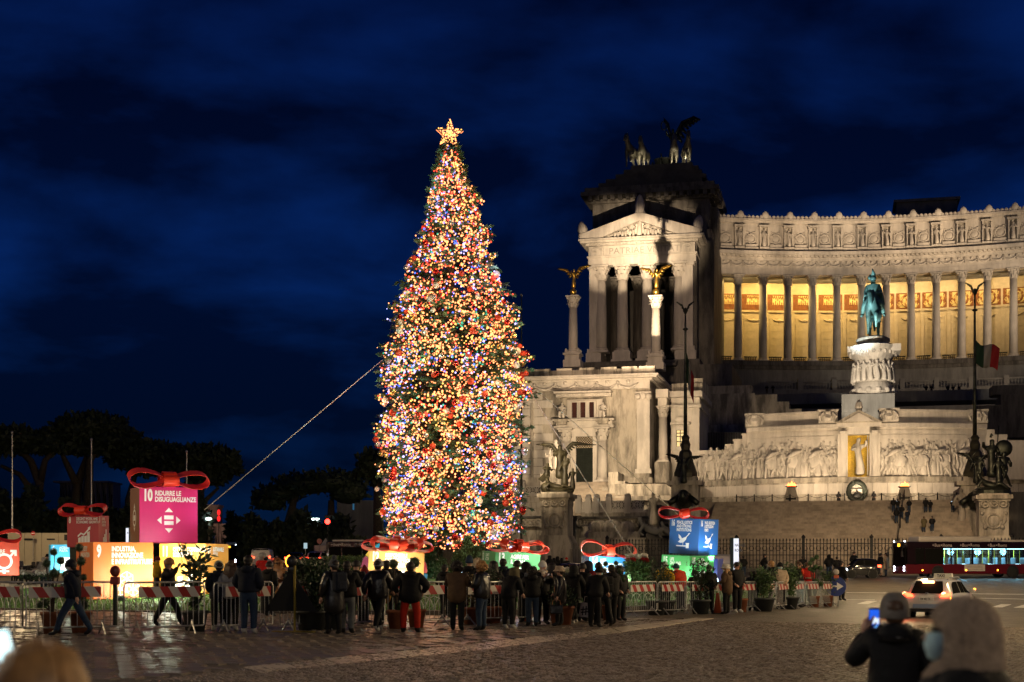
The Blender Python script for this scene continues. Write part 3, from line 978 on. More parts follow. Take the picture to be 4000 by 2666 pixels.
# attic block behind, with stepped roof
q=MB()
AT=84
a0,a1=tu(1362,AT),tu(1629,AT)
q.box(a0,a1,AT,AT+14,tz(600),tz(465,AT))
o=q.build('attic_block',S_DARK,MON)
q=MB()
zz=tz(465,AT)
q.box(a0-.6,a1+.6,AT-.6,AT+14.6,zz,zz+.7)
k=a0-.6
while k<a1+.6:
 q.box(k,k+.7,AT-1.6,AT-.6,zz+.35,zz+1.1);k+=1.3
k=AT-.6
while k<AT+14:
 q.box(a1+.6,a1+1.6,k,k+.7,zz+.35,zz+1.1);k+=1.3
q.box(a0-1.8,a1+1.8,AT-1.8,AT+15.8,zz+1.1,zz+1.8)
q.box(a0-1.2,a1+1.0,AT-1.2,AT+15,zz+1.8,zz+2.6)
q.build('attic_cornice',S_DARK,MON)
q=MB()
zz+=2.6
for(px0,px1,h)in((1376,1614,.9),(1392,1622,.7),(1414,1612,.8),(1432,1604,.8),(1448,1590,.7)):
 b0,b1=tu(px0,AT),tu(px1,AT)
 q.box(b0,b1,AT-.4+(zz-tz(430,AT))*.4,AT+14,zz,zz+h);zz+=h
ROOFZ=zz
q.build('roof_step',mat('roof_dark',(.055,.055,.055),.7,vary=.3,scale=1),MON)  # steps given a much darker grey than the block below
q=MB()
for k in range(6):
 u=a0+11.5+k*1.15
 q.path([(u+.4*math.cos(t*PI/5),AT-.15,tz(500,AT)+.4*math.sin(t*PI/5))for t in range(11)],.1,5)
q.box(a0+.5,a1-.3,AT-.2,AT,tz(512,AT),tz(508,AT));q.box(a0+.5,a1-.3,AT-.2,AT,tz(488,AT),tz(485,AT))
for px in(1366,1470,1560,1612):
 u=tu(px,AT);q.box(u,u+1.4,AT-.3,AT,tz(600,AT),tz(468,AT))
q.build('attic_relief',S_DARK,MON)
# side wall receding to the colonnade
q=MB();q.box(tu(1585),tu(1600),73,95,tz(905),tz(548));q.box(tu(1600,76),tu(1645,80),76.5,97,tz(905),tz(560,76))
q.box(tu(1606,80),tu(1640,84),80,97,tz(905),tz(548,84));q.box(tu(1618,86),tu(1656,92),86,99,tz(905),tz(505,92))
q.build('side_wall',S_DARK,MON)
# podium
q=MB();q.box(PI0-.8,PI1+.8,70.5,98,tz(930),tz(832));q.box(PI0-1.5,PI1+6,69,98,tz(960),tz(848))
for k in range(6):
 q.box(tu(1400),tu(1560),69.5-k*.5,71,tz(832)-.2*(k+1)-.2,tz(832)-.2*(k+1))
q.build('temple_podium',S_DARK,MON)
# pilaster piers with half columns, free columns on pedestals
zc0=tz(808)
for(x0,x1,hc)in((1354,1375,1383.5),(1558,1592,1556)):
 pr=MB();pr.box(tu(x0),tu(x1),72,76.5,zc0+.6,zt);pr.box(tu(x0)-.3,tu(x1)+.3,71.7,76.8,zc0-.1,zc0+.6);pr.box(tu(x0)-.5,tu(x1)+.5,71.5,77,zb,zc0-.1)
 pr.box(tu(x0)-.25,tu(x1)+.25,71.75,76.6,zt-.5,zt)
 pr.build('pier',S_PALE,MON)
CT=column_mesh(zt-zc0,0.93,S_PALE,18);CI=column_mesh(zt-zc0,0.93,S_DARK,14)  # inner columns in darker stone, the shade of the porch painted in
column(CT,(tu(1380),72.6,zc0));column(CT,(tu(1560),72.6,zc0))
for px in(1428.5,1485.5):
 column(CT,(tu(px),73,zc0))
 pb=MB();pb.box(tu(px)-1.45,tu(px)+1.45,71.5,74.5,zb,zc0);pb.box(tu(px)-1.7,tu(px)+1.7,71.3,74.7,zb,zb+.45);pb.build('pedestal',S_PALE,MON)
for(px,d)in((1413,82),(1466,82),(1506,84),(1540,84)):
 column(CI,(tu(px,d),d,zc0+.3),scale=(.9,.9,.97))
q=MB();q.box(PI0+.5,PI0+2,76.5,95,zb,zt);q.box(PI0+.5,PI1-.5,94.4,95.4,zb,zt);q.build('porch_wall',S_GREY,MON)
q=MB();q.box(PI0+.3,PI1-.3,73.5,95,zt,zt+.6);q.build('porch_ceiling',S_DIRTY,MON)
# entablature and inscription
q=MB();z1=tz(590);z2=tz(563);z3=tz(549)
q.box(PI0-.1,PI1+.1,71.7,95,zt,z1);q.box(PI0-.3,PI1+.3,71.5,95,z1,z1+.3);q.box(PI0,PI1,71.75,95,z1+.3,z2)
q.build('entablature',S_PALE,MON)
q=MB();cornice(q,PI0,PI1,71.6,z2,z3-z2,1.5,23,0.55);q.build('temple_cornice',S_PALE,MON)
for u,s in((PI0+1.2,1),(PI1-1.2,-1)):
 pq=MB();pq.box(u-1.2,u+1.2,71.3,72,z1+.3,z2-.1);pq.path([(u+s*.9*math.cos(k*PI/6)*(1-k*.06),71.2,(z1+z2)/2+.2+.5*math.sin(k*PI/6)*(1-k*.06))for k in range(11)],.14,5)
 pq.build('scroll_bracket',S_RELIEF,MON)
INK=mat('cut_letter',(0.30,0.28,0.25),0.8,vary=0)
text('PATRIAE VNITATI',1.45,INK,MON,((PI0+PI1)/2+.6,71.74,z1+.55),cond=1.05,align='CENTER',name='inscription',depth=0.01)
# pediment
pu0,pu1,pm=tu(1340),tu(1604),(tu(1340)+tu(1604))/2
za=tz(503)
q=MB();q.prism([(pu0,z3),(pu1,z3),(pm,za-.5)],72.3,95,'y');q.build('pediment_wall',S_PALE,MON)
q=MB()
for s,uu in((1,pu0),(-1,pu1)):
 q.prism([(uu-s*.4,z3),(uu-s*.4,z3+.9),(pm,za+.8),(pm,za-.55),(uu+s*2.6,z3)],70.8,73.5,'y')if s>0 else q.prism([(uu+.4,z3),(uu-2.6,z3),(pm,za-.55),(pm,za+.8),(uu+.4,z3+.9)],70.8,73.5,'y')
q.build('raking_cornice',S_PALE,MON)
q=MB()
for s,uu in((1,pu0),(-1,pu1)):
 n=18
 for k in range(n):
  t=(k+.5)/n
  x=uu+(pm-uu)*(.06+.9*t);z=z3+(za-z3)*(.06+.9*t)-.35
  q.box(x-.13,x+.13,70.95,72.2,z,z+.3)
q.build('dentil_row',S_PALE,MON)
nfig=11
rc=reclining('pediment_figure',S_RELIEF,1.5);sg=seated('pediment_figure',S_RELIEF,2.1);rb=robed('pediment_figure',S_RELIEF,2.9,2,1,3)
for k in range(nfig):
 t=(k+.5)/nfig;x=pu0+2.6+(pu1-pu0-5.2)*t;c=1-abs(t-.5)*2
 me=rc if c<.4 else(sg if c<.86 else rb)
 f=1.0+.28*c
 inst('pediment_figure',me,MON,(x,71.5,z3+.05),0 if me is not rc else 0,(f*(1 if t>.5 else-1),f,f*(.8+.35*c)))
q=MB()
acr=MB();acr.lathe([(.85,0),(.95,.4),(.78,.9),(.86,1.5),(.78,2.1),(.6,2.7),(.36,3.2),(.05,3.55)],n=12,sy=.6,flute=.2);acrm=acr.mesh('acroterion',S_RELIEF,True)
inst('acroterion',acrm,MON,(pm,71.6,za+.5),0,(.95,1,.95))
for uu,s in((pu0+.2,-1),(pu1-.2,1)):
 inst('acroterion',acrm,MON,(uu,71.6,z3+.7),0,(1.0,1,.72),rot=(0,rad(12)*s,0))
for px in(1455,1482,1545,1575):
 lamp('SPOT',m2w((tu(px,86),AT+.9,ROOFZ+.3)),420,(1.0,0.84,0.60),m2w((tu(px,88),AT+4.5,ROOFZ+2.6)),.15,80,.8)
 # four-horse chariot group on the roof
QZ=ROOFZ-.1
qd=empty('chariot_group',m2w(M(1500,410,89).xy.to_3d()+Vector((0,0,QZ))),-MA,label='dark bronze winged victory driving a four horse chariot on the temple roof',cat='statue')
H1=horse('horse',BRONZEH,True);H2=horse('horse',BRONZEH,False,.1)
for px,me,dd,mir in((1452,H1,-4.4,1),(1477,H2,-3.4,-1),(1547,H2,-3.4,1),(1577,H1,-3.8,-1)):
 u=tu(px,87)-tu(1500,89)
 inst('horse',me,qd,(u,dd+2.6,0),rad({1452:-12,1477:-4,1547:8,1577:12}[px]),(2.55*mir,2.5,2.62))
ch=MB();ch.lathe([(1.5,.8),(1.7,1.2),(1.6,2.4),(1.75,2.6),(1.5,2.6)],(1.6,2.4,0),14)
for s in(-1,1):
 ch.path([(1.6+s*1.9,2.4+1.1*math.cos(k*PI/8),1.15+1.1*math.sin(k*PI/8))for k in range(17)],.14,5)
 for k in range(4):ch.tube((1.6+s*1.9,2.4-1.1*math.cos(k*PI/4),1.15-1.1*math.sin(k*PI/4)),(1.6+s*1.9,2.4+1.1*math.cos(k*PI/4),1.15+1.1*math.sin(k*PI/4)),.08,n=5)
ch.tube((1.6,1.2,1.3),(1.6,-1.5,2.6),.12)
ch.build('chariot',BRONZE,qd)
dr=inst('charioteer',robed('charioteer',BRONZE,4.6,2,1,5),qd,(tu(1540,87)-tu(1500,89),1.6,2.2),0,(1.15,1.2,1.22))
q=MB();xx=tu(1540,87)-tu(1500,89)
wing(q,(xx+.4,1.9,6.6),(xx+3.2,2.2,9.6),(.9,.1,-1.9),8,.16);wing(q,(xx-.4,1.9,6.6),(xx-1.5,2.2,9.7),(.35,.1,-2.2),6,.15)
q.build('wings',BRONZE,qd,True)
q=MB();q.path([(xx-1.5+.45*math.cos(k*PI/6),1.2,8.2+.75*math.sin(k*PI/6))for k in range(13)],.1,5);q.build('wreath',BRONZE,qd,True)
# --- wing with the tall door -------------------------
WD=6
wz=lambda py,d=WD,px=1360:M(px,py,d).z
wu=lambda px,d=WD:mray(px,d)[1]
w0,w1=wu(1150),wu(1493)
z_ft,z_top=wz(1108),wz(893)
q=MB();q.box(w0,w1,WD+.4,WD+24,wz(1260),wz(877));wallw=q.build('wing_wall',S_DIRTY,MON)
zones=[(wu(1274),wu(1410),wz(1110),wz(897)),(wu(1462),wu(1500),wz(1090),wz(904))]
blocks(wallw,w0,w1,z_ft,wz(897),WD+.4,2.5,0.98,S_PALE,zones)
q=MB();cornice(q,w0,w1,WD+.1,wz(877),wz(864)-wz(877),1.1,24,0);q.build('wing_cornice',S_PALE,MON)
q=MB();q.box(w0,w1,WD-.1,WD+24,wz(896),wz(877));q.build('wing_frieze',S_PALE,MON)
q=MB();q.box(w0,w1-.3,WD+.6,WD+1.5,wz(864),wz(848))
for px in(1200,1243,1295,1347,1397,1445,1485):
 q.box(wu(px)-.9,wu(px)+.9,WD+.4,WD+1.7,wz(862),wz(844))
q.build('roof_parapet',S_DIRTY,MON)
q=MB();q.box(w0,w1-1,WD+1.6,WD+30,wz(860),wz(858));q.build('roof_terrace',S_GREY,MON)
g=MB();g.path([(-1.15+2.3*k/10,0,-.55*math.sin(PI*k/10))for k in range(11)],[.08,.1,.13,.16,.17,.18,.17,.16,.13,.1,.08],6)
g.sphere((0,-.05,.18),.24,8,6,(1,.6,1));g.sphere((-1.2,-.04,.08),.2,8,6,(1,.7,1));g.path([(-1.2,-.04,0),(-1.2,-.04,-.5)],.08,5)
gm=g.mesh('garland',S_RELIEF,True)
x=wu(1205)
while x<w1-1:
 inst('garland',gm,MON,(x,WD-.16,wz(883)));x+=2.45
 # door case
dz0,dz1=wz(1108.6),wz(1003)
du0,du1=wu(1323.5),wu(1362.5)
q=MB()
q.box(du0-1.2,du0,WD-.1,WD+.5,dz0,dz1+1.0);q.box(du1,du1+1.2,WD-.1,WD+.5,dz0,dz1+1.0);q.box(du0,du1,WD-.1,WD+.5,dz1,dz1+1.0)
q.box(du0-2.5,du1+2.5,WD-.6,WD+.5,wz(984),wz(978));q.box(du0-2.3,du1+2.3,WD-.35,WD+.5,wz(978),wz(968));q.box(du0-2.6,du1+2.6,WD-1.0,WD+.5,wz(968),wz(964))
# window storey over the door
q.box(wu(1304),wu(1385),WD-.2,WD+.5,wz(964),wz(918));q.box(wu(1279),wu(1405),WD-.5,WD+.5,wz(912),wz(905));q.box(wu(1277),wu(1407),WD-1.4,WD+.5,wz(905),wz(901))
for k in range(22):
 x=wu(1281)+k*(wu(1404)-wu(1281))/22;q.box(x,x+.18,WD-.75,WD-.5,wz(911),wz(906))
q.build('door_case',S_PALE,MON)
WINE=mat('dim_red_window',(0.05,0.02,0.015),0.2,vary=.4,scale=.8)
for(x0,x1)in((1315.5,1327.5),(1335,1347),(1355.5,1366.5)):
 fr=MB();a,b=wu(x0),wu(x1)
 fr.box(a-.28,a,WD-.55,WD-.1,wz(962),wz(925));fr.box(b,b+.28,WD-.55,WD-.1,wz(962),wz(925));fr.box(a-.28,b+.28,WD-.55,WD-.1,wz(925),wz(922));fr.box(a-.4,b+.4,WD-.65,WD-.1,wz(964),wz(961))
 f=fr.build('window',S_PALE,MON)
 pq=MB();pq.box(a,b,WD-.26,WD-.21,wz(961),wz(925));pq.build('pane',WINE,f)
for px in(1384.5,1304):
 pass
CD=column_mesh(wz(984)-dz0,.62,S_PALE,14)
column(CD,(wu(1385),WD-.35,dz0));column(CD,(wu(1301),WD-.35,dz0))
DOOR=mat('dark_green_door',(0.010,0.014,0.011),0.7,vary=.3,scale=2,spec=.15)
q=MB();q.box(du0,du1,WD+.15,WD+.5,dz0,wz(1029))
dd=q.build('door',DOOR,MON)
for s in(0,1):
 for k in range(4):
  q=MB();x0=du0+.12+s*(du1-du0)/2;x1=x0+(du1-du0)/2-.24
  h=(wz(1029)-dz0)/4;q.box(x0,x1,WD+.08,WD+.16,dz0+k*h+.12,dz0+(k+1)*h-.1);q.build('door_panel',DOOR,dd)
q=MB();q.box(du0,du1,WD+.32,WD+.39,wz(1029),dz1);q.build('fanlight_glow',emis('warm_glow',(1.0,0.62,0.26),0.42),MON)
q=MB()
zz0,zz1=wz(1028),dz1
n=7;st=(du1-du0)/n
for k in range(-4,n+1):
 for s in(-1,1):
  x0=du0+k*st;x1=x0+(zz1-zz0)
  a=(x0,zz0)if s>0 else(du0+du1-x0,zz0);b=(x1,zz1)if s>0 else(du0+du1-x1,zz1)
  # clip to the opening
  def clip(a,b):
   ts=[0.0,1.0]
   for xb in(du0,du1):
    if abs(b[0]-a[0])>1e-6:
     t=(xb-a[0])/(b[0]-a[0])
     if 0<t<1:ts.append(t)
   ts.sort();out=None
   for i in range(len(ts)-1):
    m_=(ts[i]+ts[i+1])/2;x=a[0]+(b[0]-a[0])*m_
    if du0<=x<=du1:out=(ts[i],ts[i+1])
   return out
  c=clip(a,b)
  if c:
   P_=lambda t:(a[0]+(b[0]-a[0])*t,WD+.25,a[1]+(b[1]-a[1])*t)
   q.tube(P_(c[0]),P_(c[1]),.045,n=4,cap=False)
q.build('fanlight_grille',IRON,MON)
sgm=seated('seated_statue',S_RELIEF,2.05)
for px,nm in((1293.5,'left'),(1387,'right')):
 s_=inst('seated_statue',sgm,None,m2w((wu(px),WD-.55,wz(964))),-MA,(1,1,1))
 tag(s_,'seated marble figure on the ledge %s'%('nearer the tree, beside the three small windows' if nm=='left' else 'between the three small windows and the corner pilaster'),'statue','seated figures over the tall door')
 q=MB();u=wu(px);q.box(u-.8,u+.8,WD-1.2,WD+.5,wz(970),wz(964));q.box(u-.6,u+.6,WD-1.0,WD+.5,wz(976),wz(970));q.build('statue_ledge',S_DIRTY,MON)
 # corner pilaster
q=MB();u0,u1=wu(1464),wu(1493);q.box(u0,u1,WD-.1,WD+.5,wz(1080),wz(924));q.box(u0-.2,u1+.2,WD-.3,WD+.5,wz(1090),wz(1080));q.box(u0-.2,u1+.2,WD-.35,WD+.5,wz(908),wz(904))
q.sphere((u0+.1,WD-.3,wz(915)),.38,8,6);q.sphere((u1-.1,WD-.3,wz(915)),.38,8,6);q.sphere(((u0+u1)/2,WD-.3,wz(914)),.4,8,6,(1,.6,1.1));q.box(u0,u1,WD-.2,WD+.5,wz(924),wz(908))
q.build('corner_pilaster',S_PALE,MON)
q=MB();q.box(w0,wu(1279),WD-.2,WD+.6,wz(1108),wz(1096));q.box(w0,wu(1277),WD-.5,WD+.6,wz(1122),wz(1108));q.box(wu(1402),w1,WD-.2,WD+.6,wz(1100),wz(1088));q.box(wu(1400),wu(1500),WD-.5,WD+.6,wz(1112),wz(1100))
q.box(wu(1222)-.15,wu(1222)+.15,WD+.1,WD+.5,wz(1098),wz(923))
q.build('wing_base',S_DIRTY,MON)
# recessed bay with column, then the block with the lit window
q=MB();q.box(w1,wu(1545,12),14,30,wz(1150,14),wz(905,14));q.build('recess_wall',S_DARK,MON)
D2=10
vz=lambda py,d=D2,px=1560:M(px,py,d).z
CE=column_mesh(vz(935)-vz(1063),.52,S_PALE,14)
column(CE,(wu(1523.5,9),9,vz(1063)))
q=MB();q.box(wu(1514,9),wu(1534,9),8,14,vz(935),vz(918));q.box(wu(1510,9),wu(1538,9),7.6,14,vz(918),vz(899));q.build('column_entablature',S_PALE,MON)
q=MB();q.box(wu(1508,9),wu(1540,9),7.5,14,vz(1112),vz(1064));q.build('column_pedestal',S_DIRTY,MON)
q=MB();q.box(wu(1541,D2),wu(1607,D2),D2+.3,22,vz(1115),vz(905));lw=q.build('window_block',S_PALE,MON)
q=MB();q.box(wu(1540,D2),wu(1611,D2),D2-.3,22,vz(938),vz(931));q.box(wu(1538,D2),wu(1615,D2),D2-.8,22,vz(914),vz(901));q.box(wu(1590,D2),wu(1607,D2),D2,11,vz(1112),vz(938));q.build('block_cornice',S_PALE,MON)
q=MB();q.box(wu(1541,D2),wu(1612,D2),D2+1,20,vz(901),vz(879));q.box(wu(1580,D2),wu(1612,D2),D2+1.5,20,vz(879),vz(867));q.build('block_attic',S_DIRTY,MON)
fr=MB();a,b,z0,z1=wu(1554,D2),wu(1571.5,D2),vz(1027),vz(988)
for(x0,x1,y0,y1)in((a-.45,a,z0-.4,z1+.4),(b,b+.45,z0-.4,z1+.4),(a,b,z1,z1+.4),(a,b,z0-.4,z0)):fr.box(x0,x1,D2-.05,D2+.35,y0,y1)
fr.box(a-.7,b+.7,D2-.3,D2+.3,z1+.6,z1+.85);fr.sphere(((a+b)/2,D2,z1+1.2),.7,10,6,(1.1,.3,.6));fr.box(a-.6,b+.6,D2-.25,D2+.3,z0-.75,z0-.5)
f=fr.build('window',S_PALE,MON)
WLIT=emis('lit_window',(1.0,0.66,0.26),1.05)
for i in range(2):
 for k in range(4):
  x0=a+(b-a)*i/2+.05;x1=a+(b-a)*(i+1)/2-.05;hh=(z1-z0)
  zz=[0,.31,.62,.81,1.0]
  q=MB();q.box(x0,x1,D2+.18,D2+.22,z0+hh*zz[k]+.05,z0+hh*zz[k+1]-.05);q.build('pane',WLIT,f)
q=MB();q.box(a,b,D2+.2,D2+.3,z0,z1);q.build('frame',IRON,f)
blocks(lw,wu(1541,D2),wu(1589,D2),vz(1112),vz(1052),D2+.3,2.2,.9,S_PALE,[])
# stepped retaining walls behind, and the shaded grating recess
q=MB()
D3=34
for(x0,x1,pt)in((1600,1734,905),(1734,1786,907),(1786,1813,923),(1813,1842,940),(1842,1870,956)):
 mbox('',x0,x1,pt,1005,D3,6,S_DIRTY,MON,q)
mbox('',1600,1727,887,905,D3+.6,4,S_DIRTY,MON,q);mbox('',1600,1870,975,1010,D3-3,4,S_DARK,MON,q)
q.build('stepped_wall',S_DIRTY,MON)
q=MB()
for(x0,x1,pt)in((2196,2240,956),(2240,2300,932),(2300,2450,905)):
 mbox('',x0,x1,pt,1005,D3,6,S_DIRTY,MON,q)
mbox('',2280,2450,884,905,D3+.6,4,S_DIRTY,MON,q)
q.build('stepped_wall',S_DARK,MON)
q=MB();mbox('',1612,1712,995,1100,24,2,S_GREY,MON,q);q.build('recess_back',S_GREY,MON)
for k in range(24):
 q=MB();mbox('',1619+k*3.8,1620.8+k*3.8,994,1030,21,.3,IRON,MON,q);q.build('grating_bar',IRON,MON)
 # --- altar wall ----------
def ad(u):
 return 0.0 if abs(u)<3.6 else 4.2*min(1.3,((abs(u)-3.6)/11.5))**1.5*(1.0 if u<0 else 1.15)
def altar_band(q,u0,u1,z0,z1,out,back=3.0,n=14):
 vs=[]
 for i in range(n+1):
  u=u0+(u1-u0)*i/n
  for off in(-out,back):
   for z in(z0,z1):vs.append((u,ad(u)+off,z))
 fs=[]
 for i in range(n):
  k=i*4;j=k+4
  fs+=[(k,j,j+1,k+1),(k+2,k+3,j+3,j+2),(k+1,j+1,j+3,k+3),(k,k+2,j+2,j)]
 fs+=[(0,1,3,2),(n*4,n*4+2,n*4+3,n*4+1)]
 q.add(vs,fs)
az=lambda py:M(1973,py,0).z
au=lambda px:mray(px,ad(mray(px,0)[1]))[1]
UL,UR=au(1716),au(2268)
A1,A2=au(1925),au(2022)
for(u0,u1)in((UL,A1),(A2,UR)):
 q=MB();altar_band(q,u0,u1,az(1102),az(975),0);aw=q.build('altar_wall',S_PALE,MON)
 q=MB();altar_band(q,u0,u1,az(984),az(975),.55);altar_band(q,u0,u1,az(975),az(969),.25);altar_band(q,u0,u1,az(969),az(945),-.1,1.6);altar_band(q,u0,u1,az(948),az(943),.12,1.8);q.build('altar_cornice',S_PALE,MON)
 nb=14
 for j in range(2):
  for i in range(7):
   a=u0+(u1-u0)*(i+.5*(j%2)*.6)/7.3;b=a+(u1-u0)/7.3-.06
   q=MB();altar_band(q,a,min(b,u1),az(1010-11*j)+.02,az(1000-11*j)-.02,.05+R.uniform(0,.025),.2,2);q.build('stone_block',S_PALE,aw)
 for ue in(u0+.9,u1-1.0):
  q=MB();d=ad(ue);q.box(ue-1.0,ue+1.0,d-.5,d+1.5,az(972),az(941));q.box(ue-1.1,ue+1.1,d-.6,d+1.6,az(945),az(941))
  for s in(-.7,-.25,.25,.7):q.path([(ue+s,d-.55,az(968)),(ue+s*1.25,d-.7,az(957)),(ue+s*.7,d-.6,az(948))],.13,6)
  q.lathe([(.2,0),(.42,.35),(.25,.75),(.35,1.0)],(ue,d-.55,az(968)),8)
  q.build('carved_urn_block',S_RELIEF,MON)
  # outer stepped ends of the relief wall
for(x0,x1,pt)in((1588,1668,1023),(1668,1686,1013),(1686,1706,1002),(1706,1722,990)):
 u0,u1=au(x0),au(x1);q=MB();q.box(u0,u1,ad(u0)-.05,ad(u0)+3,az(1102),az(pt));q.box(u0-.1,u1,ad(u0)-.2,ad(u0)+3,az(pt),az(pt)+.18);q.build('stepped_end',S_PALE,MON)
for(x0,x1,pt)in((2262,2285,986),(2285,2312,998),(2312,2440,1012)):
 u0,u1=au(x0),au(x1);q=MB();q.box(u0,u1,ad(UR)-.05,ad(UR)+3,az(1102),az(pt));q.build('stepped_end',S_PALE,MON)
 # aedicule with gold niche and standing goddess
q=MB();q.box(A1,au(1948),-.6,3,az(1096),az(978));q.box(au(1998),A2,-.6,3,az(1096),az(978));q.box(A1,A2,-.6,3,az(998),az(972));q.box(A1-.15,A2+.15,-.85,3,az(982),az(973))
for px in(1932,2004):
 q.box(au(px),au(px+11),-.85,0,az(1096),az(996));q.box(au(px-2),au(px+13),-1.0,0,az(998),az(992))
q.build('aedicule',S_PALE,MON)
q=MB();q.prism([(A1-.3,az(973)),(A2+.3,az(973)),((A1+A2)/2,az(944))],-1.1,2.5,'y');q.build('pediment',S_DIRTY,MON)
q=MB();q.prism([(A1+.6,az(971)),(A2-.6,az(971)),((A1+A2)/2,az(951))],-1.16,-1.05,'y');q.build('tympanum',S_PALE,MON)
q=MB();q.lathe([(.28,0),(.42,.4),(.3,.9),(.1,1.2)],((A1+A2)/2,-.6,az(946)),8);q.build('finial',S_RELIEF,MON)
q=MB();q.box(au(1948),au(1998),1.6,1.8,az(1096),az(998));q.build('gold_niche',mat('gold_mosaic',(0.85,0.55,0.06),0.35,0.3,vary=.25,scale=9),MON)
rs=inst('goddess_statue',robed('goddess_statue',S_RELIEF,4.3,3,1,2),None,m2w((au(1973),.5,az(1095))),-MA)
tag(rs,'tall draped marble goddess standing in the gold niche of the altar','statue')
sp=MB();sp.tube((.95,-.3,0),(.95,-.3,4.4),.07,n=6);sp.build('spear',S_RELIEF,rs)
lamp('SPOT',m2w((au(1973),-6,7.9)),900,(1.0,0.8,0.5),m2w((au(1973),1,az(1040))),.2,45,.5)
# relief procession
rel=[nude('relief_figure',S_RELIEF,3.1,'walk',1,1),nude('relief_figure',S_RELIEF,3.1,'stride',1,2),nude('relief_figure',S_RELIEF,3.05,'stand',1,3),robed('relief_figure',S_RELIEF,3.0,1,1,4),robed('relief_figure',S_RELIEF,3.0,2,1,6),nude('relief_figure',S_RELIEF,3.2,'stride',1,9)]
def proc(px0,px1,step,zfoot,mirror,up):
 px=px0
 while px<px1:
  u=au(px);d=ad(u)
  sc=R.uniform(.92,1.06)
  inst('relief_figure',R.choice(rel),MON,(u,d-.12,az(zfoot)),R.uniform(-.5,.5),((1 if R.random()<.7 else-1)*mirror*1.1,.75,sc))
  if R.random()<up:
   inst('relief_figure',R.choice(rel),MON,(u+R.uniform(-.3,.3),d+.08,az(zfoot)+R.uniform(.75,1.15)),R.uniform(-.6,.6),(mirror,.6,sc))
  px+=step*R.uniform(.75,1.25)
proc(1600,1922,8.6,1097,1,.55)
proc(2028,2262,8.6,1097,-1,.6)
for px in(1640,1700,1780,1830,1880,2060,2110,2160,2215):
 q=MB();u=au(px);d=ad(u)-.2
 q.sphere((u,d+.1,az(1060)),.8,10,7,(1.5,.3,1.0));q.path([(u-.9,d,az(1050)),(u-.3,d-.15,az(1040)),(u+.5,d,az(1034))],[.2,.3,.18],6);q.path([(u-.9,d,az(1062)),(u-1.0,d,az(1097))],.13,5);q.path([(u+.9,d,az(1062)),(u+1.1,d,az(1097))],.13,5)
 q.build('relief_ox',S_RELIEF,MON,True)
 # ledges and plinth of the altar, with blocks
q=MB();e0,e1=au(1585),au(2440)
altar_band(q,e0,e1,az(1108),az(1097),.7,4,20);q.build('altar_ledge',S_DIRTY,MON)
q=MB();altar_band(q,e0,e1,az(1136),az(1108),.45,4,20);pl=q.build('plinth',S_DIRTY,MON)
for i in range(26):
 a=e0+(e1-e0)*i/26;b=a+(e1-e0)/26-.05
 q=MB();altar_band(q,a,b,az(1135),az(1111),.5+R.uniform(0,.04),0,2);q.build('stone_block',S_PALE,pl)
q=MB();altar_band(q,e0,e1,az(1140),az(1136),.85,4,20);altar_band(q,e0,e1,az(1163),az(1140),.65,4,20);pl2=q.build('lower_plinth',S_DIRTY,MON)
for i in range(34):
 a=e0+(e1-e0)*i/34;b=a+(e1-e0)/34-.05
 q=MB();altar_band(q,a,b,az(1161),az(1142),.7+R.uniform(0,.05),0,2);q.build('stone_block',S_DIRTY,pl2)
q=MB();q.box(au(1942),au(1994),-3.4,0,az(1161),az(1128));q.box(au(1946),au(1990),-3.0,0,az(1128),az(1117));q.build('tomb_block',S_PALE,MON)
# terrace and great stair
TZ=az(1163)
q=MB();q.box(au(1560),au(2260),-14,6,TZ-2.2,TZ);q.build('altar_terrace',S_STEP,MON)
st0,st1=mray(1632,-20)[1],mray(2222,-20)[1]
NS=30
for k in range(NS):
 f=k/NS
 q=MB();dd=-31+17.5*f
 q.box(st0+(1-f)*-.5,st1+(1-f)*.5,dd,-12,1.1+(TZ-1.1)*f,1.1+(TZ-1.1)*(k+1)/NS-.004)
 q.build('stair_step',S_STEP,MON)
 # chain posts at the head of the stair
for k in range(18):
 u=st0+2+k*1.75
 q=MB();q.tube((u,-13.2,TZ),(u,-13.2,TZ+.75),.07,.05,6);q.path([(u+1.75*t/6,-13.2,TZ+.62-.28*math.sin(PI*t/6))for t in range(7)],.025,4);q.build('chain_post',IRON,MON)
q=MB()
hr=[(2060+24*0,0),(0,0)]
for k in range(5):
 f=1-k/4.0*.92
 u=mray(2085-k*9,-20)[1];dd=-31+17.5*f;z=1.1+(TZ-1.1)*f
 q.tube((u,dd,z),(u,dd,z+1.0),.05,n=6)
 if k:q.tube(lastp,(u,dd,z+1.0),.045,n=6)
 lastp=(u,dd,z+1.0)
q.build('handrail',IRON,MON)
# left forestructure: door stairs, balustrades, carved fountain wall
q=MB()
BD=-6
for k in range(12):
 f=k/12
 mbox('',1296-26*(1-f),1412+26*(1-f),1108+(1-f)*40-3.4,1185,WD-1.6-(12-k)*.5,6,S_STEP,MON,q)
q.build('door_stair',S_STEP,MON)
mbox('forewall',1150,1250,1140,1306,-10,12,S_DIRTY);
fw=mbox('forewall',1336,1500,1172,1306,-12,12,S_DIRTY)
u0,u1,z0,z1=mspan(1150,1250,1142,1196,-10);blocks(bpy.data.objects['forewall'],u0,u1,z0,z1,-10,1.7,.7,S_DIRTY,[])
u0,u1,z0,z1=mspan(1338,1486,1174,1190,-12);blocks(fw,u0,u1,z0,z1,-12,2.0,.75,S_DIRTY,[])
mbox('sidewall',1400,1600,1112,1180,0,10,S_DIRTY);mbox('sidewall',1396,1600,1140,1150,-1.5,4,S_DIRTY)
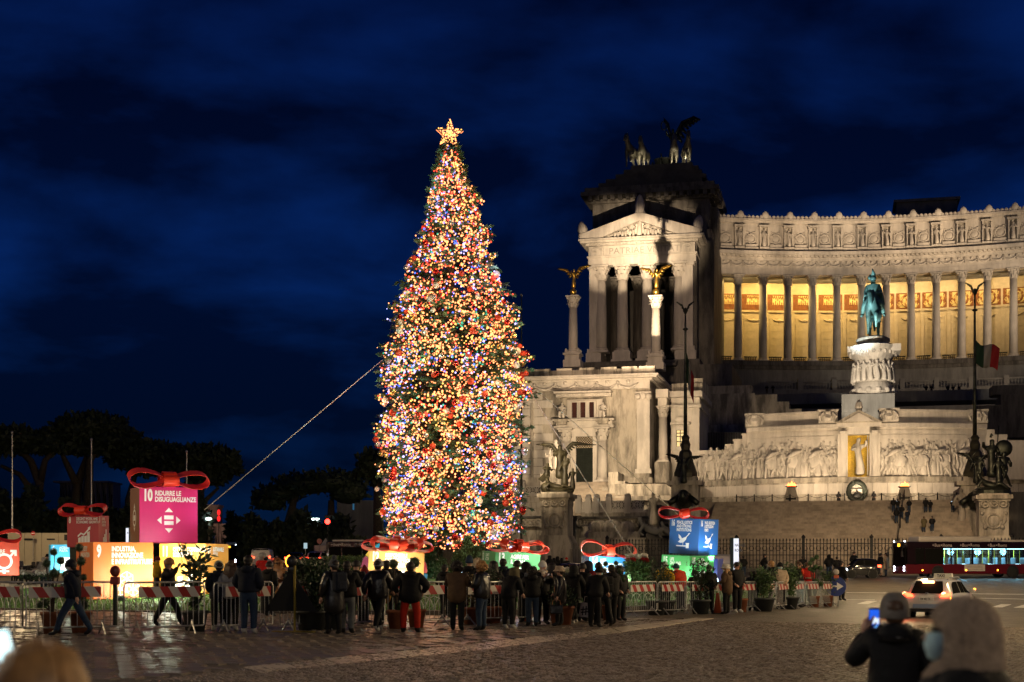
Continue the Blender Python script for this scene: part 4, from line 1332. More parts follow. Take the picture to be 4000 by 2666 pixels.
u0,u1,z0,z1=mspan(1412,1590,1116,1138,0);blocks(bpy.data.objects['sidewall'],u0,u1,z0,z1,0,2.4,1.0,S_DIRTY,[])
for(x0,x1,pt,pb)in((1398,1420,1085,1112),(1420,1436,1106,1125),(1384,1410,1120,1160)):
 mbox('stair_cheek',x0,x1,pt,pb+40,1,6,S_DIRTY)
def lattice_panel(u0,u1,z0,z1,d,parent=MON):
 """pierced stone panel: diagonal and upright bars in a frame"""
 q=MB();t=.09
 q.box(u0,u1,d,d+.2,z0,z0+t);q.box(u0,u1,d,d+.2,z1-t,z1)
 n=max(2,round((u1-u0)/(z1-z0)));w=(u1-u0)/n
 for i in range(n):
  a,b=u0+i*w,u0+(i+1)*w
  for(p,r)in(((a,z0),(b,z1)),((a,z1),(b,z0)),(((a+b)/2,z0),((a+b)/2,z1)),((a,(z0+z1)/2),(b,(z0+z1)/2)),((a,z0),(a,z1))):
   q.tube((p[0],d+.1,p[1]),(r[0],d+.1,r[1]),.055,n=4,cap=False)
 q.build('lattice_panel',S_PALE,parent)
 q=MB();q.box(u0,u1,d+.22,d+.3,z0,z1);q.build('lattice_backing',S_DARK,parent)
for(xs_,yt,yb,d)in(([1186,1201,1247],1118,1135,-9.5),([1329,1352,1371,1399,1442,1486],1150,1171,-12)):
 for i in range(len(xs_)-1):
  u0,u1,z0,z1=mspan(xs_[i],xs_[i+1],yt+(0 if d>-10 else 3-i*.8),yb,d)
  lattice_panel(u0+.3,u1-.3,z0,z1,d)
  q=MB();q.box(u0-.3,u0+.3,d-.25,d+.5,z0-.4,z1+.35);q.lathe([(.3,0),(.32,.2),(.2,.35)],(u0,d+.1,z1+.35),8);q.box(u0,u1,d-.15,d+.4,z0-.3,z0-.02);q.build('balustrade_post',S_PALE,MON)
  # carved band and basins
mbox('carved_band',1328,1490,1192,1210,-13.5,3,S_DIRTY);mbox('carved_band',1150,1246,1190,1212,-11,3,S_DIRTY)
mbox('band_ledge',1326,1492,1187,1192,-14.2,3,S_DARK);mbox('band_ledge',1150,1248,1186,1190,-11.6,3,S_DARK)
for k in range(30):
 px=(1334+k*7.4)if k<21 else(1160+(k-21)*9.4)
 d=-13.6 if k<21 else-11.1
 p=M(px,1201,d);q=MB();q.path([(p.x+.38*math.cos(t),d,p.z+.38*math.sin(t))for t in[x*PI/5 for x in range(9)]],.11,5);q.sphere((p.x,d,p.z),.2,7,5,(1,.6,1));q.build('scroll_ornament',S_DIRTY,MON,True)
for(x0,x1,pt,pb,d)in((1340,1462,1210,1226,-15.5),(1352,1470,1222,1240,-17.5),(1330,1484,1236,1306,-19)):
 mbox('fountain_step',x0,x1,pt,pb+6,d,5,S_DIRTY)
q=MB()
for(px,py,r)in((1376,1213,.9),(1408,1217,1.1),(1440,1214,.8),(1425,1228,.7),(1362,1230,.7)):
 p=M(px,py,-16.3);q.sphere((p.x,-16.3,p.z),r,8,6,(1.2,.7,.9))
q.build('rockwork',S_DIRTY,MON,True)
# far right forewall
mbox('forewall',2316,2470,1130,1306,-18,10,S_DARK);mbox('forewall',2205,2330,1120,1306,-16,8,S_DIRTY)
# --- the rider on his pedestal ----------------------------
ED=33
ez=lambda py:M(2008,py,ED).z
eu=lambda px:mray(px,ED)[1]
q=MB();q.box(eu(1934),eu(2053),ED-4.5,ED+9,ez(1000),ez(914));q.box(eu(1938),eu(1992),ED-4.8,ED,ez(955),ez(948));q.build('rider_plinth',S_GREY,MON)  # grey tone paints in the shade where the parapet cuts the floodlight
PEDC=((eu(1960)+eu(2052))/2,ED)
ped=empty('rider_pedestal',m2w((PEDC[0],PEDC[1],ez(914))),-MA,label='bright white oval marble pedestal ringed with carved figures under the rider',cat='pedestal')
zz=lambda py:ez(py)-ez(914)
q=MB()
rx=(eu(2052)-eu(1960))/2
q.lathe([(rx*1.0,0),(rx*1.08,zz(905)),(rx*1.02,zz(898)),(rx*.98,zz(892)),(rx*.92,zz(886)),(rx*.86,zz(882)),(rx*.84,zz(835)),(rx*.95,zz(828)),(rx*1.0,zz(824)),(rx*1.22,zz(808)),(rx*1.26,zz(801)),(rx*1.14,zz(798))],(0,0,0),28,1,1.5)
q.build('body',S_PALE,ped)
q=MB();q.box(-rx*1.28,-rx*.9,-rx*.6,rx*.6,zz(812),zz(799));q.build('corner_block',S_PALE,ped);q=MB();q.box(rx*.85,rx*1.35,-rx*1.2,rx*1.1,zz(815),zz(799));q.build('corner_block',S_PALE,ped)
pf=[robed('pedestal_figure',S_PALE,zz(830)-zz(883),k,1,20+k)for k in range(3)]
for k in range(18):
 t=2*PI*k/18
 inst('pedestal_figure',pf[k%3],ped,(rx*.98*math.cos(t),rx*1.46*math.sin(t),zz(884)),t+PI/2,(1.05,.9,.95))
q=MB()
for k in range(24):
 t=2*PI*k/24;q.sphere((rx*1.14*math.cos(t),rx*1.68*math.sin(t),zz(815)),.22,6,5,(1,1,1.5))
for k in range(14):
 t=2*PI*k/14;q.sphere((rx*1.02*math.cos(t),rx*1.5*math.sin(t),zz(903)),.5,7,5,(1,.8,.9))
q.build('carved_moulding',S_RELIEF,ped,True)
q=MB();q.lathe([(rx*.8,zz(798)),(rx*.78,zz(789)),(rx*.86,zz(785)),(rx*.84,zz(781)),(rx*.66,zz(777))],(0,0,0),24,1,1.5);q.build('upper_plinth',S_DIRTY,ped)
rz_=ez(776.5)
rd=empty('equestrian_statue',m2w((PEDC[0],PEDC[1],rz_)),-MA+rad(-4),label='green bronze rider with plumed helmet on a walking horse atop the white pedestal',cat='statue')
k=3.05
inst('horse',horse('horse',VERDI,True,.28),rd,(0,.3,0),0,(k*1.02,k,k))
J={'p':(0,.1,1.72,.2,.17),'c':(0,.08,2.08,.24,.17),'n':(0,.05,2.28,.08,.08),'h':(0,0,2.42,.1,.115),'t':(0,.0,2.53,.1,.11),'k1':(.36,-.22,1.42,.12,.12),'a1':(.44,.05,1.0,.08,.08),'f1':(.48,-.16,.93,.07,.05),'k2':(-.36,-.22,1.42,.12,.12),'a2':(-.44,.05,1.0,.08,.08),'f2':(-.48,-.16,.93,.07,.05),'s1':(.24,.05,2.2,.1,.1),'e1':(.33,0,1.93,.08,.08),'w1':(.14,-.26,1.86,.06,.06),'s2':(-.24,.05,2.2,.1,.1),'e2':(-.33,.02,1.92,.08,.08),'w2':(-.3,-.2,1.75,.06,.06)}
E=[('p','c'),('c','n'),('n','h'),('h','t'),('p','k1'),('k1','a1'),('a1','f1'),('p','k2'),('k2','a2'),('a2','f2'),('c','s1'),('s1','e1'),('e1','w1'),('c','s2'),('s2','e2'),('e2','w2')]
inst('rider',skin_mesh('rider',J,E,VERDI,1),rd,(0,.3,0),0,(k,k,k))
q=MB()
cp=[]
n=14
for zz_,r1,r2,y in((2.3,.16,.14,.06),(2.18,.30,.22,.1),(1.95,.36,.28,.16),(1.7,.42,.36,.25),(1.45,.46,.42,.34)):
 for i in range(n):
  t=PI*(-.12+1.24*i/(n-1))
  cp.append((r1*math.cos(t)*(1+.06*(i%2)),y+r2*math.sin(t),zz_))
q.add(cp,[(j*n+i,j*n+i+1,(j+1)*n+i+1,(j+1)*n+i)for j in range(4)for i in range(n-1)])
ck=q.build('cloak',VERDI,rd,True,loc=(0,.3,0));ck.scale=(k,k,k)
sm=ck.modifiers.new('t','SOLIDIFY');sm.thickness=.04
q=MB();q.sphere((0,.02,2.52),.14,10,7,(1,1.1,.85));q.path([(0,.12,2.6),(.02,.05,2.72),(.0,-.02,2.8),(-.03,.02,2.95)],[.07,.1,.06,.02],6);q.path([(-.12,0,2.5),(-.16,.05,2.6),(-.1,.1,2.68)],.06,6)
hm=q.build('helmet',VERDI,rd,True,loc=(0,.3,0));hm.scale=(k,k,k)
# --- victory columns, bronze groups, flag staffs ------------
def victory(px,pyt,pyb,dv,lab,m,bright=True):
 u,_,zb_=M(px,pyb,dv);ztop=M(px,pyt,dv).z
 t=mray(px,dv)[0];s_=t/F
 rt=empty('victory_column',m2w((u,dv,zb_)),-MA,label=lab,cat='column',group='columns carrying a winged victory')
 H=ztop-zb_
 q=MB();q.box(-1.15,1.15,-1.15,1.15,0,H*.10);q.box(-.95,.95,-.95,.95,H*.10,H*.17);q.box(-1.15,1.15,-1.15,1.15,H*.17,H*.2)
 for a in(-.8,.8):
  for b in(-.8,.8):q.sphere((a,b,H*.235),.22,6,5,(1,1,1.4))
 q.build('pedestal',S_PALE,rt)
 ms=column_mesh(H*.8,.62,S_PALE,12)
 inst('shaft',ms[0],rt,(0,0,H*.2));inst('base',ms[1],rt,(0,0,H*.2));inst('capital',ms[2],rt,(0,0,H*.2))
 fg=empty('winged_victory',m2w((u,dv,ztop)),-MA+.25,label=('gilded winged victory standing on a globe above the %s victory column'%('lone outer' if bright else 'inner, shaded')),cat='statue',group='winged victories on columns')
 q=MB();q.sphere((0,0,.55),.46,12,8);q.lathe([(.4,0),(.2,.1),(.25,.18)],(0,0,0),8);q.build('globe',m,fg,True)
 fm=robed('figure',m,2.6,2,1,13)
 inst('figure',fm,fg,(0,0,.95),.3,(1,1,1.02),rot=(rad(8),0,.3))
 q=MB();wing(q,(.2,.15,2.7),(1.75,.5,4.15),(.3,.1,-.6),7,.07);wing(q,(-.2,.15,2.7),(-1.55,.6,3.75),(-.1,.1,-.5),6,.07);q.build('wings',m,fg,True)
 return rt
victory(1317,681,846,28,'slender pale column standing free beside the temple front, against the sky',GILT)
victory(1507,681,852,28,'slender pale column standing before the right side of the temple front',GILT,False)
lamp('SPOT',m2w(M(1300,900,16)),3200,(1.0,0.76,0.42),m2w(M(1320,650,28)),.2,26,.5)
def bronze_group(name,px,py0,dv,lab,m,seed):
 u,_,z=M(px,py0,dv)
 rt=empty(name,m2w((u,dv,z)),-MA,label=lab,cat='statue')
 return rt
 # left group on its stone pedestal
LD=-28
lz=lambda py:M(1275,py,LD).z
lu=lambda px:mray(px,LD)[1]
def pedestal(px0,px1,pt,pb,d,lab,m):
 u0,u1=mray(px0,d)[1],mray(px1,d)[1];um=(u0+u1)/2
 t=mray((px0+px1)/2,d)[0];z=lambda py:HC+(HZ-py)*t/F
 z0=z(pb)
 rt=empty('statue_pedestal',m2w((um,d,z0)),-MA,label=lab,cat='pedestal',group='tall stone pedestals of the bronze groups')
 w=(u1-u0)/2;h=z(pt)-z0
 q=MB();q.box(-w,w,0,w*2.3,h*.22,h*.76)
 q.build('body',m,rt)
 q=MB();q.box(-w*1.5,w*1.5,-w*.45,w*2.75,1.0-z0,-.004);q.build('plinth',m,rt)
 q=MB();q.box(-w*1.32,w*1.32,-w*.3,w*2.6,0,h*.10);q.prism([(-w*1.28,h*.10),(w*1.28,h*.10),(w*1.02,h*.24),(-w*1.02,h*.24)],-w*.25,w*2.55,'y');q.build('foot',m,rt)
 q=MB();q.box(-w*1.03,w*1.03,-.08,w*2.35,h*.76,h*.86);q.box(-w*1.12,w*1.12,-.25,w*2.5,h*.86,h*.9);q.box(-w*1.25,w*1.25,-.5,w*2.7,h*.9,h*.97);q.box(-w*1.0,w*1.0,-.1,w*2.3,h*.97,h);q.build('cap',m,rt)
 for k in(-1,0,1):
  q=MB();q.path([(k*w*.62+.3*math.cos(a*PI/5),-.14,h*.81+.3*math.sin(a*PI/5))for a in range(11)],.08,5);q.sphere((k*w*.62,-.12,h*.81),.14,6,5);q.build('rosette',m,rt,True)
 q=MB();q.path([(.62*math.cos(a*PI/8),-.06,h*.50+.62*math.sin(a*PI/8))for a in range(17)],.09,6);q.sphere((0,.12,h*.5),.56,12,8,(1,.5,1))
 for s in(-1,1):
  q.path([(s*.1,-.04,h*.40),(s*.7,-.05,h*.42),(s*.95,-.05,h*.52),(s*.9,-.05,h*.62)],.08,5);q.sphere((s*.95,-.03,h*.64),.18,6,5);q.sphere((s*.7,-.03,h*.39),.2,6,5)
 q.build('shield_relief',m,rt,True)
 return rt,um,d,z(pt)
lamp('SPOT',m2w((lu(1255),LD-9,2.5)),260,(1.0,0.66,0.28),m2w(M(1270,1070,LD)),.2,50,.8)
rt,um,dv,ztop=pedestal(1244,1304,1131,1262,LD,'tall stone pedestal right of the tree with a round shield relief',S_DIRTY)
G1=empty('bronze_statue_group',m2w((um,dv+1.6,ztop)),-MA,label='streaked bronze group with a winged genius on the pedestal beside the tree',cat='statue')
q=MB();q.lathe([(1.5,0),(1.55,.25),(1.2,.5)],(0,0,0),12,1.0,.9);q.build('rock',BRONZEG,G1)
rA=robed('figure',BRONZEG,3.4,3,1,31);rB=robed('figure',BRONZEG,3.0,1,1,32);nA=nude('figure',BRONZEG,2.5,'stride',1,33);rcl=reclining('figure',BRONZEG,1.7)
inst('figure',rA,G1,(.15,.4,1.2),.1,(1.05,1,1.0));inst('figure',rB,G1,(.75,-.25,.5),-.4);inst('figure',nA,G1,(-1.0,-.1,.4),.7,(1.15,1.1,1.0));inst('figure',rcl,G1,(.1,-.9,.15),.15,(1.0,1,.8));inst('figure',rB,G1,(1.35,.3,.2),.5,(.7,.7,.72))
q=MB();wing(q,(.30,.6,3.7),(2.75,.5,4.5),(.1,0,-.42),13,.12);wing(q,(.0,.6,3.7),(-1.65,.5,4.6),(-.05,0,-.42),11,.12);q.build('wings',BRONZEG,G1,True)
q=MB();q.add([(-1.0,.2,2.6),(-1.3,0,1.9),(-1.9,.1,1.3),(-1.5,.3,1.0),(-.9,.3,1.4),(-.7,.3,2.4)],[(0,1,2,3,4,5)]);q.sphere((-1.0,-.7,.45),.5,9,6,(1,.9,1));q.build('drapery',BRONZEG,G1,True)
# pale statues behind it on the wing
for px,py,h,lb in((1277,1075,3.6,'pale marble figure rising behind the bronze genius, against the wing wall'),(1264,1082,2.6,'smaller pale marble figure half hidden behind the winged bronze group')):
 p=M(px,py,-3)
 tag(inst('marble_statue',statm[1 if h>3 else 2],None,m2w((p.x,-3,p.z-.4)),-MA,(h/3.15,)*3),lb,'statue','marble figures behind the bronze group')
 q=MB();q.box(p.x-.9,p.x+.9,-3.9,-2,p.z-6,p.z-.4);q.build('statue_plinth',S_DIRTY,MON)
rt,um,dv,ztop=pedestal(2250,2318,1134,1262,LD,'tall stone pedestal with a shield relief behind the lit bus',S_DIRTY)
G2=empty('bronze_statue_group',m2w((um,dv+1.6,ztop)),-MA,label='black bronze group with a helmeted warrior raising an arm above the bus',cat='statue')
q=MB();q.lathe([(1.6,0),(1.6,.3),(1.2,.6)],(0,0,0),12,1.0,.9);q.build('rock',BRONZE,G2)
fa=robed('figure',BRONZE,3.6,2,1,41);fb=nude('figure',BRONZE,3.2,'stride',1,42);fc=nude('figure',BRONZE,2.6,'walk',1,44)
inst('figure',fa,G2,(.0,.2,1.3),0,(1.1,1.1,1));inst('figure',fb,G2,(1.0,0,.6),.5,(1.2,1.1,1));inst('figure',fc,G2,(-1.1,-.3,.8),-.5,(1.1,1,1));inst('figure',robed('figure',BRONZE,2.8,1,1,45),G2,(.5,-.6,.5),.2);inst('figure',reclining('figure',BRONZE,1.8),G2,(-.2,-.8,.25),0)
q=MB();q.path([(-1.3,-.2,3.0),(-1.75,-.2,3.25),(-1.25,-.3,3.8)],[.16,.13,.1],6);q.tube((.35,.4,2.5),(.6,.4,6.0),.05,n=6);q.sphere((1.0,.3,4.0),.75,10,7,(1,.3,1));q.path([(-.1,.2,4.95),(0,.2,5.25),(.1,.25,5.1)],[.1,.12,.05],6);q.build('arms_and_shield',BRONZE,G2,True)
# flag staffs with rostral bases
def staff(px,ptop,pbase,dv,lab,flag):
 u,_,_=M(px,pbase,dv);t=mray(px,dv)[0];z=lambda py:HC+(HZ-py)*t/F
 z0=z(pbase);k=t/F
 rt=empty('flag_staff',m2w((u,dv,z0)),-MA,label=lab,cat='flagpole',group='bronze flag staffs on carved ship prow bases')
 zz=lambda py:z(py)-z0
 q=MB();q.lathe([(.20,zz(1010)),(.16,zz(900)),(.09,zz(ptop+40)),(.08,zz(ptop+8))],(0,0,0),10);q.lathe([(.14,zz(ptop+48)),(.3,zz(ptop+45)),(.14,zz(ptop+42))],(0,0,0),8)
 q.build('pole',BRONZE,rt,True)
 q=MB();q.sphere((0,0,zz(ptop+3)),.22,8,6,(.8,.8,1.6));wing(q,(.1,0,zz(ptop+3)),(.7,0,zz(ptop-6)+.45),(0,0,-.3),5,.05);wing(q,(-.1,0,zz(ptop+3)),(-.7,0,zz(ptop-6)+.45),(0,0,-.3),5,.05);q.build('eagle',BRONZE,rt)
 q=MB();q.lathe([(1.15,zz(1098)),(1.15,zz(1088)),(.95,zz(1075)),(.7,zz(1056)),(.62,zz(1040)),(.42,zz(1034)),(.5,zz(1022)),(.34,zz(1012)),(.42,zz(1006)),(.22,zz(1000))],(0,0,0),14,flute=.08);q.build('ornamental_foot',BRONZEG,rt)
 q=MB();q.box(-1.5,1.5,-1.0,1.6,1.0-z0,zz(1170));q.box(-1.3,1.3,-.8,1.4,zz(1170),zz(1116));q.box(-1.7,1.7,-1.1,1.8,zz(1116),zz(1106));q.box(-1.1,1.1,-.8,1.4,zz(1106),zz(1096));q.build('stone_base',S_DIRTY,rt)
 fg=robed('victory',BRONZE,2.7,1,1,51)
 inst('victory',fg,rt,(0,-1.5,zz(1116)))
 q=MB();wing(q,(.2,-1.2,zz(1116)+2.0),(1.35,-1.2,zz(1116)+2.75),(.1,0,-.4),9,.1);wing(q,(-.2,-1.2,zz(1116)+2.0),(-1.35,-1.2,zz(1116)+2.95),(-.1,0,-.4),9,.1);q.build('wings',BRONZE,rt,True)
 q=MB()
 q.path([(0,-.6,zz(1150)),(0,-1.6,zz(1156)),(0,-2.6,zz(1146)),(0,-2.9,zz(1132))],[.9,.75,.4,.15],8);q.sphere((0,-1.7,zz(1140)),.55,8,6)
 for s in(-1,1):
  q.path([(s*.3,-1.2,zz(1142)),(s*1.0,-1.7,zz(1152)),(s*1.4,-1.8,zz(1160))],[.35,.32,.3],6)
 q.build('ship_prow',BRONZE,rt,True)
 # flag hanging in folds: three bands, each a piece
 cols=(paint('flag_green',(0.008,0.035,0.015),.8),paint('flag_white',(0.26,0.25,0.24),.8),paint('flag_red',(0.26,0.008,0.012),.8))
 fl=empty('flag',m2w((u,dv,z0)),-MA,label=flag[0],cat='flag',group='tricolour flags on the bronze staffs')
 for b in range(3):
  q=MB();vs=[];n=9;mm=7
  for j in range(mm+1):
   for i in range(n+1):
    s_=(b+i/n)/3;v=j/mm
    vs.append(flag[1](s_,v,zz))
  q.add(vs,[(j*(n+1)+i,j*(n+1)+i+1,(j+1)*(n+1)+i+1,(j+1)*(n+1)+i)for j in range(mm)for i in range(n)])
  o=q.build('flag_band',cols[b],fl,True);sm=o.modifiers.new('t','SOLIDIFY');sm.thickness=.02
 return rt
def flag1(s,v,zz):
 w=.95*s*(1-.55*v*(1-s));sag=(zz(815)-zz(925))*.52*s
 return(.12+w*.75-.25*(1-s)*v*0,-.15+.16*math.sin(s*16+v*2),zz(812)-sag-v*(zz(815)-zz(885))*(.75+.1*s))
def flag2(s,v,zz):
 return(.1+2.1*s*(1-.12*v),-.2+.22*math.sin(s*9+v*2.5),zz(783)-.9*s-v*2.1-.25*math.sin(s*6))
staff(1575,712,1215,-18,'bronze flag staff between the tall door wing and the altar reliefs',('furled tricolour flag hanging limp on the staff beside the lit window',flag1))
staff(2240,668,1215,-18,'bronze flag staff in front of the right end of the altar reliefs',('tricolour flag with red end blowing out below the colonnade',flag2))
# fountain lions and sea figures at the foot of the left staff
for px,py,sc_,rz in((1500,1235,1.9,.3),(1545,1240,1.7,-.4)):
 p=M(px,py,-20)
 tag(inst('reclining_statue',reclining('reclining_statue',S_GREY,2.0),None,m2w((p.x,-20,p.z)),-MA+rz,(sc_/2*1.2,)*3),'dark reclining sea figure of the fountain, %s'%('nearer the tree' if px<1520 else 'nearer the blue gift boxes'),'statue','sea figures of the fountain')
p=M(1502,1252,-19)
mbox('fountain_rock',1484,1568,1226,1306,-18.5,8,S_DARK);mbox('fountain_rock',1490,1515,1160,1230,-16,4,S_DARK)
st_=inst('fountain_statue',robed('fountain_statue',S_DIRTY,3.4,0,1,61),None,m2w((M(1501,1205,-17).x,-17,M(1501,1210,-17).z)),-MA);tag(st_,'standing draped stone figure at the corner of the fountain','statue')
p=M(2188,1240,-19);st_=inst('fountain_statue',robed('fountain_statue',S_DIRTY,3.4,1,1,62),None,m2w((mray(2208,-19)[1],-19,M(2208,1205,-19).z)),-MA);tag(st_,'standing stone figure at the right foot of the great stair','statue')
mbox('stair_pier',2198,2222,1204,1306,-20,3,S_DIRTY)
# tripods with flames, wreath
FLAME=emis('flame',(1.0,0.16,0.03),9.0)
for px,pb,pt,lab in((1818,1174,1138,'left'),(2078,1164,1131,'right')):
 dv=-12.2;u=mray(px,dv)[1];t=mray(px,dv)[0];k=t/F
 rt=empty('fire_altar',m2w((u,dv,TZ)),-MA,label='stone fire altar with red flame, %s'%('at the head of the stair left of the wreath' if lab=='left' else 'right of the wreath among visitors'),cat='altar',group='fire altars at the tomb')
 H=(pb-pt)*k
 q=MB();q.box(-.7,.7,-.7,.7,0,H*.32);q.prism([(-.62,H*.32),(.62,H*.32),(.4,H*.92),(-.4,H*.92)],-.5,.5,'y');q.build('body',S_DIRTY,rt)
 q=MB();q.lathe([(.45,H*.92),(.62,H*.97),(.6,H*1.0)],(0,0,0),10);q.build('bowl',IRON,rt)
 q=MB();q.box(-.5,.5,-.72,-.69,H*.12,H*.24);q.build('inscription_plate',IRON,rt)
 q=MB()
 for(x,h,r)in((-.25,.35,.14),(.05,.5,.17),(.3,.36,.13)):q.lathe([(r,0),(r*1.1,h*.3),(r*.5,h*.7),(.01,h)],(x,0,H),7)
 q.build('flame',FLAME,rt,True)
wz_=empty('laurel_wreath',m2w((au(1968),-3.9,az(1160))),-MA,label='dark laurel wreath on a stand before the tomb, between two guards',cat='wreath')
q=MB();q.path([(.85*math.cos(a*PI/9),0,1.25+.95*math.sin(a*PI/9))for a in range(19)],.26,8);leaves(q,lambda:(lambda a:(.85*math.cos(a)+R.gauss(0,.1),R.uniform(-.3,.1),1.25+.95*math.sin(a)+R.gauss(0,.1)))(R.random()*6.28),220,.25,R);q.build('ring',mat('wreath_leaf',(.010,.014,.008),.7),wz_)
q=MB();q.tube((-.4,.3,0),(0,.1,1.4),.05);q.tube((.4,.3,0),(0,.1,1.4),.05);q.sphere((0,0,.75),.45,8,6,(1,.4,.8));q.build('stand',IRON,wz_)
# iron railing along the forecourt
rl=empty('iron_railing',MO,-MA,label='tall black iron railing with ringed panels along the foot of the monument',cat='fence')
RD=-33.5
r0,r1=mray(1395,RD)[1],mray(2420,RD)[1]
RZ=1.15;RH=2.35
bar=MB();bar.tube((0,0,0),(0,0,RH),.035,n=5);bar.lathe([(.02,RH),(.07,RH+.08),(.01,RH+.25)],n=6);barm=bar.mesh('bar',IRON)
rg=MB();rg.path([(.2*math.cos(a*PI/5),0,.2*math.sin(a*PI/5))for a in range(11)],.03,4);rgm=rg.mesh('ring_ornament',IRON)
x=r0;k=0
while x<r1:
 if k<299:inst('bar',barm,rl,(x,RD,RZ))
 if k%2==0:
  inst('ring_ornament',rgm,rl,(x+.14,RD,RZ+1.75));inst('ring_ornament',rgm,rl,(x+.14,RD,RZ+.55),0,(.8,1,.8))
 x+=.28;k+=1
for z in(.12,1.15,2.1):
 q=MB();q.box(r0,r1,RD-.03,RD+.03,RZ+z,RZ+z+.06);q.build('rail',IRON,rl)
x=r0
while x<r1:
 q=MB();q.box(x-.12,x+.12,RD-.12,RD+.12,RZ,RZ+RH+.25);q.lathe([(.14,0),(.18,.1),(.05,.3)],(x,RD,RZ+RH+.25),8);q.build('post',IRON,rl);x+=5.6
q=MB();q.box(r0,r1,RD-.3,RD+.3,RZ-.3,RZ+.05);q.build('base_kerb',S_DARK,rl)
# --- the Christmas tree
TY=80.0
tk=TY/F
prof=[(1250,905,1168),(1215,888,1190),(1160,880,1192),(1100,876,1188),(1040,878,1198),(980,872,1196),(920,874,1204),(870,880,1212),(820,884,1208),(780,890,1196),(740,900,1186),(700,912,1176),(650,928,1156),(600,950,1134),(550,964,1120),(500,978,1106),(450,988,1090),(400,1000,1072),(360,1012,1056),(332,1024,1044)]
def tprof(z):
 py=HZ-(z-HC)/tk
 for i in range(len(prof)-1):
  a,b=prof[i],prof[i+1]
  if a[0]>=py>=b[0]:
   t=(a[0]-py)/(a[0]-b[0])
   l=a[1]+(b[1]-a[1])*t;r=a[2]+(b[2]-a[2])*t
   return((l+r)/2-CX)*tk,(r-l)/2*tk
 if py>prof[0][0]:return((prof[0][1]+prof[0][2])/2-CX)*tk,(prof[0][2]-prof[0][1])/2*tk
 return(1033-CX)*tk,.25
ZB=HC+(HZ-1258)*tk;ZT=HC+(HZ-334)*tk
TX,_=tprof(ZB)
tree=empty('christmas_tree',(TX,TY,lawnz(TX,TY)),label='towering decorated fir covered with lights in the middle of the lawn',cat='tree')
tb=tree.location.copy()
q=MB();q.path([(0,0,0),(0,0,4),(.05,0,12),((1033-CX)*tk-TX,0,ZT-tb.z)],[.5,.42,.26,.05],10);q.build('trunk',BARK,tree,True)
rt_=random.Random(11)
boughs=[]
q=MB();br=MB()
nb=1500
for i in range(nb):
 f=(i+.5)/nb
 z=ZB+(ZT-ZB)*(1-math.sqrt(1-f))if i%3 else ZB+(ZT-ZB)*f
 cx,rr=tprof(z)
 th=i*2.39996+rt_.uniform(-.3,.3)
 ln=rr*rt_.uniform(.76,1.04)*(1.14 if rt_.random()<.09 else 1)*(1+.07*math.sin(th*3+z*1.3)+.06*math.sin(z*2.9-th*2))
 c,s=math.cos(th),math.sin(th)
 tip=Vector((cx+c*ln,TY+s*ln,z+rt_.uniform(-.2,.25)))
 root=Vector((cx+c*ln*.35,TY+s*ln*.35,z+ln*.10))
 boughs.append((root,tip,rr))
 br.tube(root-tb,tip-tb,.035,.012,4,False)
 d=(tip-root);L_=d.length;d.normalize()
 side=d.cross(Vector((0,0,1))).normalized()
 ns=int(13+12*min(1,L_/2.0))
 for k in range(ns):
  t=rt_.uniform(.25,1.04)
  p=root.lerp(tip,t)-tb
  sg=1 if k%2 else-1
  w=(1.12-t)*.9+.25
  dirv=(d*.75+side*sg*rt_.uniform(.3,1.1)+Vector((0,0,rt_.uniform(-.35,.35)))).normalized()
  l=rt_.uniform(.36,.66)*(0.6+.5*w)
  e_=p+dirv*l
  n_=dirv.cross(Vector((rt_.gauss(0,1),rt_.gauss(0,1),rt_.gauss(0,1)))).normalized()*rt_.uniform(.05,.095)
  # spray of needles: a narrow twig blade with two side blades
  q.add([p,p+dirv*l*.45+n_,e_,p+dirv*l*.45-n_],[(0,1,2,3)])
  m1=p+dirv*l*.35
  for s2 in(-1,1):
   e2=m1+(dirv*.55+n_.normalized()*s2*.75)*l*.5
   q.add([m1,(m1+e2)/2+dirv*.035,e2],[(0,1,2)])
br.build('branches',BARK,tree)
fo=q.build('foliage',NEEDLE,tree)
tag(fo,kind='stuff')
# a few long boughs that stick out of the outline
q=MB()
for(px,py,sgn,up_)in((1225,822,1,.2),(1216,905,1,-.3),(1212,1012,1,-.2),(1196,1135,1,-.3),(1206,1225,1,-1.0),(1128,520,1,.35),(1140,585,1,.3),(1196,745,1,.25),(874,795,-1,.2),(866,912,-1,0),(868,1000,-1,-.1),(872,1088,-1,-.2),(880,1150,-1,-.2),(895,705,-1,.3),(932,640,-1,.2),(958,552,-1,.2),(1078,1250,-.2,-1.2),(1105,458,1,.3)):
 tip=at(px,py,TY-1.2)-tb
 root=tip-Vector((sgn*1.7,-.8,up_*1.2))
 d=(tip-root).normalized();side=d.cross(Vector((0,.8,.6))).normalized()
 for k in range(90):
  t=rt_.uniform(.1,1.0);p=root.lerp(tip,t);sg=1 if k%2 else-1
  dirv=(d*.8+side*sg*rt_.uniform(.2,.9)+Vector((0,rt_.uniform(-.5,.5),rt_.uniform(-.3,.3)))).normalized();l=rt_.uniform(.25,.5)*(1.25-t*.7)
  n_=dirv.cross(Vector((rt_.gauss(0,1),rt_.gauss(0,1),rt_.gauss(0,1)))).normalized()*.07
  q.add([p,p+dirv*l*.45+n_,p+dirv*l,p+dirv*l*.45-n_],[(0,1,2,3)])
 boughs.append((root+tb,tip+tb,1.0));boughs.append((root+tb,tip+tb,1.0))
tag(q.build('outer_boughs',NEEDLE,tree),kind='stuff')
